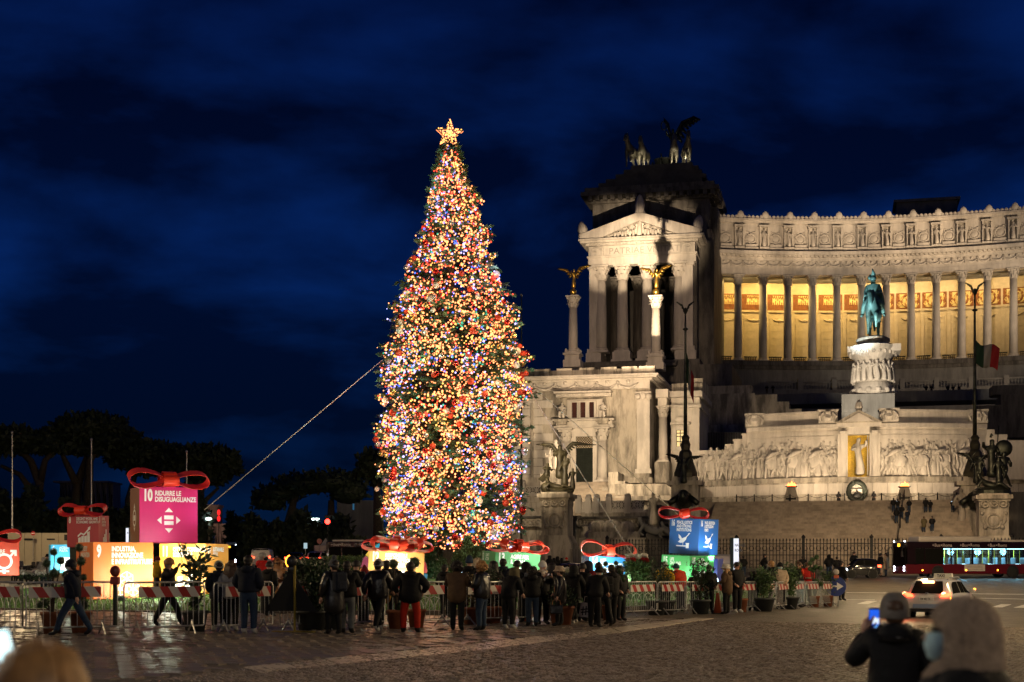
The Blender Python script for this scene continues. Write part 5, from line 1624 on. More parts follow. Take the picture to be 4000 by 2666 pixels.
# light string: bulbs of six colours
BC={'warm':((1.0,0.30,0.105),3.3),'yellow':((1.0,0.50,0.10),2.3),'red':((1.0,0.06,0.03),2.2),'violet':((0.48,0.42,1.0),2.7),'blue':((0.08,0.17,1.0),2.2),'green':((0.05,0.70,0.42),1.1)}
BM=[emis('bulb_'+k,v[0],v[1])for k,v in BC.items()]
strg=empty('light_string',tb,label='thousands of warm red and blue fairy bulbs wound over the fir',cat='fairy lights')
ico=bmesh.new();bmesh.ops.create_icosphere(ico,subdivisions=1,radius=1.0)
IV=[v.co.copy()for v in ico.verts];IF=[[v.index for v in f.verts]for f in ico.faces];ico.free()
bulb_me=[]
for m in BM:
 qq=MB();qq.add([v*.060 for v in IV],IF);bulb_me.append(qq.mesh('bulb',m))
bul=[]
for i in range(9500):
 f=rt_.random()
 z=ZB+(ZT-ZB)*((1-math.sqrt(1-f*.9985))if i%4 else f)
 cx,rr=tprof(z)
 th=rt_.uniform(0,2*PI)if rt_.random()<.35 else rt_.uniform(PI*.93,PI*2.07)
 wob=1+.06*math.sin(th*3+z*1.3)+.06*math.sin(z*2.9-th*2)+.04*math.sin(th*11-z*3.1)
 r_=rr*wob*(.97-abs(rt_.gauss(0,.15)))
 p=Vector((cx+math.cos(th)*r_,TY+math.sin(th)*r_,z+rt_.uniform(-.1,.1)))
 # bare dark patches between the boughs
 if mnoise.noise(Vector((p.x*.55,p.y*.4,p.z*.5)))>.22 and rt_.random()<.8:continue
 n1=mnoise.noise(Vector((p.x*.35+9,p.y*.3,p.z*.28)))
 left=(p.x-cx)/max(.3,rr)
 w=[.62,.14,.13+.14*max(0,n1),.03,.025,.035]
 if left<-.55 or n1<-.25 or(left>.6 and z<8):w[3]+=.12;w[4]+=.07;w[5]+=.04
 if z>17:w[2]+=.10;w[3]+=.05
 ci=rt_.choices(range(6),w)[0]
 bul.append((p,ci))
for root,tip,rr in boughs[:nb]:
 n1=mnoise.noise(Vector((tip.x*.35+9,tip.y*.3,tip.z*.28)));left=(tip.x-tprof(tip.z)[0])/max(.3,rr)
 if mnoise.noise(Vector((tip.x*.55,tip.y*.4,tip.z*.5)))>.24:continue
 w=[.58,.12,.18,.045,.035,.04]
 if left<-.5 or n1<-.2 or(left>.55 and tip.z<9):w=[.34,.09,.14,.24,.12,.07]
 if tip.z>16:w[2]+=.26;w[3]+=.12;w[0]-=.1
 dom=rt_.choices(range(6),w)[0]
 for k in range(rt_.randint(6,12)):
  p=root.lerp(tip,rt_.uniform(.52,1.0))+Vector((rt_.gauss(0,.10),rt_.gauss(0,.10),rt_.gauss(-.03,.09)))
  bul.append((p,dom if rt_.random()<.62 else rt_.choices(range(6),w)[0]))
for root,tip,rr in boughs[-36:]:
 for k in range(14):
  p=root.lerp(tip,rt_.uniform(.1,.98))+Vector((rt_.gauss(0,.13),rt_.gauss(-.1,.1),rt_.gauss(-.03,.13)))
  bul.append((p,rt_.choices(range(6),[.5,.15,.2,.08,.04,.05])[0]))
bul.sort(key=lambda b:b[0].y)
q=MB()
for i,(p,ci)in enumerate(bul):
 if i<300:
  inst('bulb',bulb_me[ci],strg,p-tb)
 else:
  q.mi=ci;r_=rt_.uniform(.028,.058)if i%4 else rt_.uniform(.05,.075)
  q.add([v*r_+(p-tb)for v in IV],IF)
tag(q.build('bulbs',BM,strg),kind='stuff')
q=MB()
for k in range(9):
 pts=[]
 for j in range(46):
  z=ZB+(ZT-ZB)*j/46;cx,rr=tprof(z);th=PI*1.02+PI*.96*(k+.5)/9+.12*math.sin(j*.9+k)
  pts.append(Vector((cx+math.cos(th)*rr*.98,TY+math.sin(th)*rr*.98,z))-tb)
 q.path(pts,.011,3)
q.build('wire',DARKM,strg)
for m in BM:m.cycles.emission_sampling='NONE'
# the light the bulbs give to the boughs and the square
for i in range(16):
 z=ZB+.8+(ZT-ZB-2.5)*(i+.5)/16;cx,rr=tprof(z);th=PI*(1.12+.76*((i*.618)%1))
 c_=((1,.55,.25),(1,.5,.22),(1,.3,.15),(.7,.6,1),(.6,1,.7))[(0,1,0,3,1,2,0,4)[i%8]]
 lamp('POINT',(cx+math.cos(th)*(rr+.9),TY+math.sin(th)*(rr+.9),z),95*(.35+rr/4.4),c_,None,.5)
 # baubles
BB={'red':mat('red_bauble',(0.55,0.025,0.015),0.12,0.75,vary=0,coat=.6),'matt red':mat('matt_red_bauble',(0.62,0.06,0.02),0.45,0.1,vary=0),'silver':mat('silver_bauble',(0.72,0.74,0.70),0.22,0.8,vary=0),'gold':mat('gold_bauble',(0.78,0.58,0.20),0.25,0.85,vary=0),'pearl':mat('pearl_bauble',(0.75,0.72,0.62),0.4,0.0,vary=0)}
bme={}
for k,m in BB.items():
 s_=MB();s_.sphere((0,0,0),1,14,9);s_.mi=1;s_.lathe([(.16,.97),(.16,1.12),(.05,1.16)],n=8);s_.path([(.06*math.cos(a*PI/3),0,1.2+.07*math.sin(a*PI/3))for a in range(7)],.02,4)
 bme[k]=s_.mesh('bauble',[m,GILT],True)
places={'red':'glossy red','matt red':'matt orange red','silver':'silver','gold':'gold','pearl':'pearl white'}
ZN=['lowest','lower','middle','upper','topmost'];SN=['left edge','left of centre','centre','right of centre','right edge']
for i in range(190):
 f=rt_.random();z=ZB+(ZT-ZB)*(1-math.sqrt(1-f*.96));cx,rr=tprof(z)
 th=rt_.uniform(PI*.99,PI*2.01)
 k=rt_.choices(list(BB),[.2,.27,.2,.16,.17])[0];r_=rt_.uniform(.13,.2)
 wob=1+.075*math.sin(th*5+z*1.9)
 p=(cx+math.cos(th)*rr*wob*1.0,TY+math.sin(th)*rr*wob*1.0,z)
 o=inst('bauble',bme[k],None,p,0,(r_,)*3)
 zi=min(4,int((z-ZB)/(ZT-ZB)*5.2));si=min(4,int((math.cos(th)+1)*2.5));sz_='small' if r_<.15 else('large' if r_>.178 else 'mid sized')
 tag(o,'%s %s bauble, %s, %s fifth of the fir'%(sz_,places[k],SN[si],ZN[zi]),'bauble','baubles hanging on the Christmas tree')
 # star
sx=(1033-CX)*tk;sz=HC+(HZ-312)*tk
star=empty('tree_star',(sx,TY-.3,sz),label='five pointed star of golden bulbs on top of the fir',cat='star')
R1,R2=31*tk,13.5*tk
q=MB()
pts=[((R1 if i%2==0 else R2)*math.sin(i*PI/5+.06),(R1 if i%2==0 else R2)*math.cos(i*PI/5+.06))for i in range(10)]
for y in(-.14,.14):
 for i in range(10):
  a,b=pts[i],pts[(i+1)%10];q.tube((a[0],y,a[1]),(b[0],y,b[1]),.025,n=5)
for p in pts:q.tube((p[0],-.14,p[1]),(p[0],.14,p[1]),.025,n=5)
q.tube((0,.05,-2.0),(0,0,0),.05,n=6)
q.build('frame',DARKM,star)
q=MB();cnt=0
for i in range(10):
 a,b=pts[i],pts[(i+1)%10]
 for k in range(9):
  t=k/9
  inst('bulb',bulb_me[0 if rt_.random()<.75 else 1],star,(a[0]+(b[0]-a[0])*t,rt_.choice((-.16,.16)),a[1]+(b[1]-a[1])*t),0,(.72,)*3)
for k in range(120):
 a=rt_.uniform(0,2*PI);i=a/(PI/5)
 rr=(R1 if int(round(i))%2==0 else R2)*.9*math.sqrt(rt_.random())*.8
 inst('bulb',bulb_me[0 if rt_.random()<.6 else 1],star,(rr*math.sin(a),rt_.uniform(-.16,.16),rr*math.cos(a)),0,(.7,)*3)
 # collar of bulbs below the star is part of the light string; steel guy ropes
ROPE=mat('pale_rope',(0.55,0.55,0.50),0.5,vary=.1)
def guy(p,r_,lab):
 o=MB();o.tube(p[0]-p[0],p[1]-p[0],r_,n=6)
 ob=o.build('guy_rope',ROPE,loc=p[0]);tag(ob,lab,'rope','guy ropes bracing the tree')
 return ob
g0=at(470,1172,72);guy((at(878,828,TY),g0),.024,'taut steel guy rope running down from the tree to the pink gift box')
g0=at(1462,1290,66);guy((at(1215,895,TY),g0),.026,'lower guy rope with clamps ending in the red and white flowers');
guy((at(1232,895,TY+1),at(1640,1255,92)),.024,'upper guy rope passing in front of the tall door')
for k in range(7):
 t=.80+.028*k;p=at(1215,895,TY).lerp(g0,t);q=MB();q.lathe([(.05,-.06),(.07,0),(.05,.06)],n=8);o=q.build('rope_clamp',STEEL,bpy.data.objects['guy_rope.001'],loc=p-at(1215,895,TY))
lamp('SPOT',(4,56,1.2),3800,(.8,1,.85),(TX,TY,12),.3,60,.8)
lamp('SPOT',(-12,52,1.2),3400,(.75,.95,1),(TX,TY,10),.3,60,.8)
# --- gift boxes
RIB=mat('red_satin',(0.74,0.045,0.018),0.3,0.0,vary=.05,scale=2,spec=.6,sheen=.3)
PRW=paint('print_white',(0.80,0.80,0.78),0.5)
BOXG='giant gift boxes on the lawn'
def bow(parent,w,z,size,loops,rnd,ribw=None,lift=1.0):
 """big ribbon bow: teardrop loops spreading from the middle plus a standing centre loop"""
 rw=(ribw*.62 if ribw else size*.088+.06)
 for(ang,ln,hh)in loops:
  pts=[]
  n=18
  for i in range(n+1):
   t=i/n
   # teardrop: out along the bottom, round the end, back over the top
   a=2*PI*t
   r_=ln*(1-math.cos(a))/2
   zz=hh*(math.sin(a)*-.62)*(r_/ln)**.5+hh*.50
   pts.append((r_,zz))
  vs=[]
  tl=rad(20)
  wv=Vector((-math.sin(ang)*math.cos(tl),math.cos(ang)*math.cos(tl),0))
  wv=wv*(1 if math.cos(ang)>=-.01 else-1)+Vector((0,0,math.sin(tl)*(1 if abs(math.cos(ang))>.3 else 0)))
  q=MB()
  for(r_,zz)in pts:
   p=Vector((math.cos(ang)*r_,math.sin(ang)*r_,z+zz*lift))
   f=rw*(.55+.45*min(1,r_/(ln*.5)))
   vs+=[p-wv*f,p+wv*f]
  q.add(vs,[(2*i,2*i+1,2*i+3,2*i+2)for i in range(n)])
  o=q.build('ribbon_loop',RIB,parent,True)
  sm=o.modifiers.new('t','SOLIDIFY');sm.thickness=.018;sm.offset=0;sm=o.modifiers.new('e','EDGE_SPLIT');sm.split_angle=rad(40)
 q=MB();vs=[]
 R_=size*.105;rw*=.8
 for i in range(19):
  a=-PI/2+2*PI*i/18
  vs+=[(-rw,R_*1.25*math.cos(a),z+R_+R_*math.sin(a)),(rw,R_*1.25*math.cos(a),z+R_+R_*math.sin(a))]
 q.add(vs,[(2*i,2*i+1,2*i+3,2*i+2)for i in range(18)])
 o=q.build('centre_loop',RIB,parent,True);sm=o.modifiers.new('t','SOLIDIFY');sm.thickness=.018;sm=o.modifiers.new('e','EDGE_SPLIT');sm.split_angle=rad(40)
def gift(px,pyb,Y,w,d,h,psi,col,lab,front=None,side=None,roll=0.0,zbase=None,onbox=None):
 p=at(px,pyb,Y)
 if zbase is not None:p.z=zbase
 rt=empty('gift_box',p,label=lab,cat='gift box',group=BOXG,rot=(0,rad(roll),rad(psi)))
 m=paint('box_'+'_'.join('%02d'%int(c*99)for c in col),col,.45,vary=.03)
 q=MB();q.rbox(-w/2,w/2,0,d,0,h,.02);q.build('box',m,rt)
 return rt,m
def face_text(rt,w,h,num,lines,d=None,where='front',cond=.74,sz=.20,x0=.06,tx=.30,lh=.105,ls=.115):
 """number and title printed at the top of a face"""
 if where=='front':
  L=lambda x,z:(-w/2+x*w,-.012,z*h);ro=(rad(90),0,0)
 elif where=='left':
  L=lambda x,z:(-w[1]/2-.012,w[0]*(1-x),z*h);ro=(rad(90),0,rad(-90))
 else:
  L=lambda x,z:(w[1]/2+.012,w[0]*x,z*h);ro=(rad(90),0,rad(90))
 W_=w if where=='front' else w[0]
 if num:text(num,sz*W_*1.35,PRW,rt,L(x0,.96-sz*W_/h),ro,cond*.8,.045,'number')
 for i,s in enumerate(lines):
  text(s,ls*W_,PRW,rt,L(tx,.955-(i+1)*lh*W_/h),ro,cond,.034,'title')
 return L
def poly(rt,pts,L,m=PRW,name='emblem',off=0.0):
 """flat printed shape on a face"""
 q=MB();vs=[L(x,z)for x,z in pts];q.add(vs,[tuple(range(len(vs)))])
 return q.build(name,m,rt)
def circ(cx,cz,r,asp,n=20,a0=0,a1=2*PI):
 return[(cx+r*math.cos(a0+(a1-a0)*i/n),cz+r*asp*math.sin(a0+(a1-a0)*i/n))for i in range(n if a1-a0>6.2 else n+1)]
def ringp(rt,cx,cz,r,wd,asp,L,a0=0,a1=2*PI,n=24):
 q=MB();vs=[]
 for i in range(n+1):
  a=a0+(a1-a0)*i/n
  for rr in(r-wd,r):vs.append(L(cx+rr*math.cos(a),cz+rr*asp*math.sin(a)))
 q.add(vs,[(2*i,2*i+1,2*i+3,2*i+2)for i in range(n)]);return q.build('emblem',PRW,rt)
def uplight(px,py,e,aim,col=(1,.97,.88),ang=110,Y=None):
 """small flood fixture on the grass in front of a box"""
 p=lfoot(px,py)if Y is None else at(px,py,Y)
 if Y is not None:p.z=lawnz(p.x,p.y)
 return p
FIX=MB();FIX.rbox(-.18,.18,-.07,.07,.05,.22,.02);FIX.tube((-.2,0,.02),(-.2,0,.18),.015,n=5);FIX.tube((.2,0,.02),(.2,0,.18),.015,n=5);FIX.box(-.26,.26,-.08,.08,0,.04)
fixm=FIX.mesh('housing',BLACKP)
LENS=MB();LENS.box(-.15,.15,.072,.08,.07,.20)
lensm=LENS.mesh('lens',emis('flood_lens',(1,.96,.85),14.0))
nfl=[0]
def flood(rt,x,e,dist=1.1,col=(1.0,.95,.84),ang=130,lab='front'):
 """floodlight standing dist in front of the face of box rt at local x, aimed at it"""
 bpy.context.view_layer.update()
 Mw=rt.matrix_world
 p=Mw@Vector((x,-dist,0));p.z=lawnz(p.x,p.y)if lq(p.x,p.y)<1 else G(p.x,p.y)
 f=empty('floodlight',p,rt.rotation_euler.z,label=lab,cat='floodlight',group='small black floodlights on the grass lighting the gift boxes')
 f.rotation_euler=(rad(-14),0,rt.rotation_euler.z)
 inst('housing',fixm,f);inst('lens',lensm,f)
 tgt=Mw@Vector((x*.8,0,.55))
 src=p+Vector((0,0,.28))+(tgt-p).normalized()*.15
 lamp('SPOT',src,e,col,tgt,.12,ang,.8)
 lamp('POINT',p+Vector((0,0,.9)),e*.6,(.85,1,.75),None,.15)  # added unseen lamp that puts a glow on the grass
 h=max(v[2]for v in rt.children[0].bound_box)
 lamp('SPOT',Mw@Vector((x*.5,-3.4,.4)),e*2.2,col,Mw@Vector((x*.3,.6,h*.95)),.15,52,.6)  # added unseen spot to brighten the bow and even out the face
ORANGE=(0.78,0.19,0.035);AMBER=(0.78,0.33,0.045);MAG=(0.62,0.015,0.16);CRIM=(0.40,0.012,0.035);CYAN=(0.04,0.42,0.70);GREEN=(0.045,0.25,0.07);BLUE=(0.02,0.22,0.60);GREEN2=(0.06,0.42,0.11);NAVY=(0.012,0.11,0.36);TAN=(0.62,0.30,0.06);REDO=(0.72,0.065,0.02);VIO=(0.06,0.07,0.40)
# 5
rt,m=gift(-14,1323,68,2.3,1.9,1.62,19,REDO,'orange red gift box with a white arrow symbol at the left edge of the lawn')
L=face_text(rt,2.3,1.62,'5',['PARITÀ','DI GENERE'])
ringp(rt,.70,.42,.17,.05,2.3/1.62,L);poly(rt,[(.80,.58),(.88,.72),(.92,.69),(.84,.55)],L);poly(rt,[(.82,.76),(.95,.76),(.95,.58),(.90,.58),(.90,.69),(.82,.69)],L);poly(rt,[(.67,.05),(.73,.05),(.73,.2),(.67,.2)],L);poly(rt,[(.60,.10),(.80,.10),(.80,.15),(.60,.15)],L)
bow(rt,2.3,1.62,2.3,((0,1.25,.55),(PI,1.25,.55),(PI*1.5,.5,.3)),R);flood(rt,.75,62,1.2,lab='floodlight under the orange red box at the left edge')
# 6
rt,m=gift(150,1317,66,1.30,1.2,1.32,22,CYAN,'pale blue gift box behind the striped barrier and ball topiary')
L=face_text(rt,1.3,1.32,'6',['ACQUA','PULITA'])
poly(rt,[(.35,.12),(.65,.12),(.72,.55),(.28,.55)],L);poly(rt,[(.46,.04),(.54,.04),(.54,.12),(.46,.12)],L);flood(rt,-.1,95,.9,(.75,.95,1.0),lab='floodlight under the pale blue box')
# 9
r9,m=gift(284,1377,55,2.36,2.3,2.2,32.6,ORANGE,'big orange gift box with white cube emblem under the pink box')
L=face_text(r9,2.36,2.2,'9',['INDUSTRIA,','INNOVAZIONE','E INFRASTRUTTURE'],cond=.66)
def hexcube(cx,cz,s):
 a=2.36/2.2
 P=[(cx+s*math.sin(k*PI/3),cz+s*a*math.cos(k*PI/3))for k in range(6)]
 for k in range(6):
  a0,a1=P[k],P[(k+1)%6];c=(cx,cz)
  mid=((a0[0]+a1[0]+c[0])/3,(a0[1]+a1[1]+c[1])/3)
  def ed(u,v,f=.22):
   poly(r9,[u,v,(v[0]+(mid[0]-v[0])*f,v[1]+(mid[1]-v[1])*f),(u[0]+(mid[0]-u[0])*f,u[1]+(mid[1]-u[1])*f)],L)
  ed(a0,a1);ed(a0,c);ed(c,a1)
hexcube(.55,.36,.12);hexcube(.66,.18,.12);hexcube(.44,.18,.12)
face_text(r9,(2.3,2.36),2.2,'',['INDUSTRY','INNOVATION'],where='left',tx=.3,cond=.7)
flood(r9,-.5,50,1.15,lab='floodlight under the left part of the big orange box');flood(r9,.7,90,1.15,lab='floodlight under the right part of the big orange box')
Z9=r9.location.z+2.2
# 11
r11,m=gift(419,1372,56,2.02,2.0,2.1,-14.8,AMBER,'amber gift box behind the walking parent, right of the orange box')
L=face_text(r11,2.02,2.1,'11',['CITTÀ E COMUNITÀ','SOSTENIBILI'],cond=.66)
for k,hh in enumerate((.16,.30,.22,.36)):poly(r11,[(.30+k*.11,.08),(.39+k*.11,.08),(.39+k*.11,.08+hh),(.30+k*.11,.08+hh)],L)
face_text(r11,(2.0,2.02),2.1,'11',['SUSTAINABLE','CITIES'],where='right',cond=.66)
flood(r11,.0,150,1.2,lab='floodlight under the middle of the amber box');flood(r11,.8,80,1.2,lab='floodlight under the right corner of the amber box')
# 10
r10,m=gift(388,1250,58,2.36,2.0,2.28,25.3,MAG,'bright pink gift box with white arrows emblem on top of the orange boxes',zbase=Z9+.012)
L=face_text(r10,2.36,2.28,'10',['RIDURRE LE','DISUGUAGLIANZE'],tx=.26)
poly(r10,[(.42,.42),(.58,.42),(.58,.49),(.42,.49)],L);poly(r10,[(.42,.32),(.58,.32),(.58,.39),(.42,.39)],L)
poly(r10,[(.43,.55),(.57,.55),(.50,.63)],L);poly(r10,[(.43,.26),(.50,.18),(.57,.26)],L);poly(r10,[(.30,.405),(.375,.335),(.375,.475)],L);poly(r10,[(.70,.405),(.625,.475),(.625,.335)],L)
SIDE10=paint('box_brown_side',(.26,.13,.07),.5)
q=MB();q.box(-1.188,-1.182,.02,1.98,.02,2.26);q.build('side_panel',SIDE10,r10)
Ls=lambda x,z:(-1.196,2.0*(1-x),z*2.28)
poly(r10,[(.42,.62),(.58,.62),(.50,.72)],Ls);poly(r10,[(.42,.28),(.50,.20),(.58,.28)],Ls);ringp(r10,.5,.45,.18,.05,.9,Ls);poly(r10,[(.40,.40),(.60,.40),(.60,.50),(.40,.50)],Ls)
bow(r10,2.36,2.28,3.0,((0,1.62,.62),(PI,1.62,.68),(PI*1.5,.62,.45),(PI*.5,.8,.5)),R)
# 8
r8,m=gift(190,1252,60,1.36,1.25,1.36,-4.5,(.42,.04,.06),'dull red gift box with rising chart emblem standing on the left boxes',zbase=Z9-.15)
st8=MB();st8.box(-.6,.6,.1,1.1,-2.4,0);st8.build('inner_stand',DARKM,r8)
L=face_text(r8,1.36,1.36,'8',['DECENT WORK AND','ECONOMIC GROWTH'],cond=.62)
for k,hh in enumerate((.22,.27,.27,.40)):poly(r8,[(.36+k*.095,.10),(.445+k*.095,.10),(.445+k*.095,.10+hh),(.36+k*.095,.10+hh-.03)],L)
for a,b in(((.34,.36),(.44,.46)),((.44,.46),(.54,.42)),((.54,.42),(.72,.62))):poly(r8,[a,b,(b[0]+.01,b[1]-.05),(a[0]+.01,a[1]-.05)],L)
poly(r8,[(.66,.60),(.75,.66),(.74,.53)],L)
L=face_text(r8,(1.25,1.36),1.36,'8',['LAVORO','DIGNITOSO','E CRESCITA'],where='right',cond=.6)
for k,hh in enumerate((.2,.3,.45)):poly(r8,[(.4+k*.12,.12),(.5+k*.12,.12),(.5+k*.12,.12+hh),(.4+k*.12,.12+hh)],L)
bow(r8,1.36,1.36,1.9,((0,1.0,.45),(PI,1.0,.45),(PI*1.5,.42,.35)),R)
lamp('SPOT',at(250,1245,57)+Vector((0,0,0)),26,(1,.85,.7),at(195,1215,60),.1,90,.6)
lamp('SPOT',at(400,1248,55.5),150,(1,.92,.9),at(388,1180,58),.15,110,.9)
# 12 with the ring of colours behind it
r12,m=gift(908,1352,60,2.36,1.6,1.58,4,TAN,'tan gift box with huge red bow in front of the coloured wheel',roll=2.4)
L=face_text(r12,2.36,1.58,'12',['RESPONSIBLE','CONSUMPTION','AND PRODUCTION'],cond=.7,sz=.17,lh=.085,ls=.095)
ringp(r12,.36,.26,.13,.045,1.49,L,.3,2*PI);ringp(r12,.62,.26,.13,.045,1.49,L,PI+.3,3*PI)
bow(r12,2.36,1.58,3.1,((rad(8),1.55,.42),(rad(172),1.5,.42),(rad(215),1.25,.55),(rad(-35),1.25,.55),(rad(262),.9,.5),(rad(-72),.95,.45),(rad(60),1.2,.5),(rad(120),1.2,.5)),R,.30);flood(r12,0,150,1.2,lab='floodlight under the tan box')
cw_=empty('colour_wheel',at(905,1352,63.5),label='ring of coloured segments peeping out behind the tan box',cat='sign')
WC=[(.70,.02,.05),(.72,.40,.02),(.05,.32,.08),(.55,.01,.05),(.8,.08,.02),(.02,.45,.70),(.80,.52,.01),(.40,.01,.06),(.80,.20,.02),(.65,.01,.15),(.8,.36,.02),(.5,.28,.03),(.05,.22,.08),(.01,.24,.60),(.08,.50,.05),(.01,.14,.40),(.02,.07,.24)]
for k in range(17):
 a0,a1=2*PI*k/17+.015,2*PI*(k+1)/17-.015;q=MB();vs=[]
 for i in range(5):
  a=a0+(a1-a0)*i/4
  for rr in(.55,1.5):
   for y in(-.06,.06):vs.append((rr*math.cos(a),y,max(.02,.66+rr*math.sin(a))))
 fs=[]
 for i in range(4):
  b=i*4;fs+=[(b,b+2,b+6,b+4),(b+1,b+5,b+7,b+3),(b+2,b+3,b+7,b+6),(b,b+4,b+5,b+1)]
 fs+=[(0,1,3,2),(16,18,19,17)]
 q.add(vs,fs);q.build('segment',paint('wheel_%d'%k,WC[k],.4),cw_)
lamp('SPOT',at(828,1352,60.5),60,(1,.95,.85),at(850,1310,63.5),.12,120,.8)
# 13
r13,m=gift(1187,1345,61,2.1,1.6,1.42,22,GREEN,'green gift box with red bow right of the tree, behind the hooded visitors',roll=3)
L=face_text(r13,2.1,1.42,'13',['AGIRE PER','IL CLIMA'],sz=.19,tx=.34)
q=circ(.5,.28,.25,.75,24);poly(r13,[(.22,.28)]+[(.5+.28*math.cos(PI-PI*i/12),.28+.26*math.sin(PI-PI*i/12))for i in range(1,12)]+[(.78,.28)]+[(.5+.28*math.cos(-PI*i/12),.28+.26*math.sin(-PI*i/12))for i in range(1,12)],L)
poly(r13,circ(.5,.28,.10,1.48),lambda x,z:(L(x,z)[0],-.018,L(x,z)[2]),m)
face_text(r13,(1.6,2.1),1.42,'13',['CLIMATE','ACTION'],where='left',cond=.6,sz=.2)
bow(r13,2.1,1.42,2.7,((rad(4),1.42,.42),(rad(176),1.42,.42),(rad(212),1.1,.5),(rad(-32),1.1,.5),(rad(270),.85,.45),(rad(70),1.0,.5)),R,.28);flood(r13,0.1,52,1.2,(.9,1,.9),lab='floodlight under the green box right of the tree')
# 14
r14,m=gift(1394,1352,61,1.66,1.55,1.36,10,BLUE,'sky blue gift box with red bow behind the dense group of visitors',roll=3)
L=face_text(r14,1.66,1.36,'14',['LIFE','BELOW WATER'],sz=.2,tx=.30)
poly(r14,[(.25,.3),(.35,.40),(.52,.42),(.66,.32),(.76,.40),(.74,.22),(.64,.29),(.52,.2),(.35,.2)],L);
for zz in(.52,.60):
 q=MB();vs=[]
 for i in range(17):vs+=[L(.22+.035*i,zz+.015*math.sin(i*1.3)),L(.22+.035*i,zz+.045+.015*math.sin(i*1.3))]
 q.add(vs,[(2*i,2*i+2,2*i+3,2*i+1)for i in range(16)]);q.build('emblem',PRW,r14)
face_text(r14,(1.55,1.66),1.36,'14',['LA VITA','SOTT\'ACQUA'],where='left',cond=.6,sz=.2)
bow(r14,1.66,1.36,2.5,((rad(3),1.22,.62),(rad(177),1.22,.66),(rad(270),.5,.42),(rad(90),.6,.5)),R,.27);flood(r14,.1,105,1.1,(.85,.97,1),lab='floodlight under the sky blue box')
# 15 and 16
r15,m=gift(1551,1350,61,1.6,1.62,1.38,-46,GREEN2,'light green gift box seen corner on under the dark blue box',roll=2.2)
L=face_text(r15,1.6,1.38,'15',['LIFE','ON LAND'],sz=.2);poly(r15,circ(.5,.38,.16,1.1,8),L);poly(r15,[(.48,.08),(.52,.08),(.52,.25),(.48,.25)],L)
L=face_text(r15,(1.62,1.6),1.38,'15',['LA VITA','SULLA TERRA'],where='right',sz=.2,cond=.66);poly(r15,circ(.5,.38,.16,1.1,8),L)
flood(r15,0,60,1.0,(.9,1,.9),lab='floodlight under the left face of the light green box')
bpy.context.view_layer.update()
p=r15.matrix_world@Vector((1.9,.8,0));lamp('SPOT',(p.x,p.y,lawnz(p.x,p.y)+.25),55,(.9,1,.92),r15.matrix_world@Vector((.8,.8,.6)),.1,130,.8)
r16,m=gift(1570,1284,62.0,1.56,1.5,1.56,-42,NAVY,'dark blue gift box with white dove emblem standing on the light green box',roll=2.6,zbase=r15.location.z+1.38+.05)
def dove(rt,L,a):
 poly(rt,[(.32,.56),(.40,.50),(.44,.44),(.56,.48),(.62,.53),(.58,.41),(.50,.33),(.40,.31),(.30,.34),(.38,.40),(.33,.46)],L)
 poly(rt,[(.60,.48),(.68,.55),(.66,.57),(.59,.50)],L);poly(rt,[(.66,.53),(.72,.60),(.64,.58)],L);poly(rt,[(.47,.24),(.485,.24),(.485,.34),(.47,.34)],L)
 poly(rt,[(.25,.215),(.60,.215),(.60,.245),(.25,.245)],L);poly(rt,[(.58,.17),(.68,.17),(.68,.30),(.58,.30)],L);poly(rt,[(.57,.29),(.69,.29),(.69,.315),(.57,.315)],L)
L=face_text(r16,1.56,1.56,'16',['PEACE, JUSTICE','AND STRONG','INSTITUTIONS'],cond=.66,sz=.17,tx=.25);dove(r16,L,1)
L=face_text(r16,(1.5,1.56),1.56,'16',['PACE, GIUSTIZIA','E ISTITUZIONI','FORTI'],where='right',cond=.6,sz=.17,tx=.27);dove(r16,L,1)
bow(r16,1.56,1.56,2.0,((rad(45),1.05,.46),(rad(222),1.15,.46),(rad(-48),.5,.4),(rad(130),.6,.4)),R,.25)
bpy.context.view_layer.update()
p=r16.matrix_world@Vector((1.6,.2,-.2));lamp('SPOT',p,190,(.92,.96,1),r16.matrix_world@Vector((.75,.7,.8)),.1,110,.7)
p=r16.matrix_world@Vector((.9,-1.6,.3));lamp('SPOT',p,95,(.9,.95,1),r16.matrix_world@Vector((.4,0,1.2)),.1,70,.3)
# 17
r17,m=gift(1622,1338,63.0,1.0,1.2,1.05,-20,VIO,'violet blue gift box half hidden at the right end of the boxes',roll=2)
face_text(r17,1.0,1.05,'17',['PARTNERSHIPS','FOR THE GOALS'],cond=.6);flood(r17,.1,34,.9,(.9,.9,1),lab='floodlight under the violet blue box')
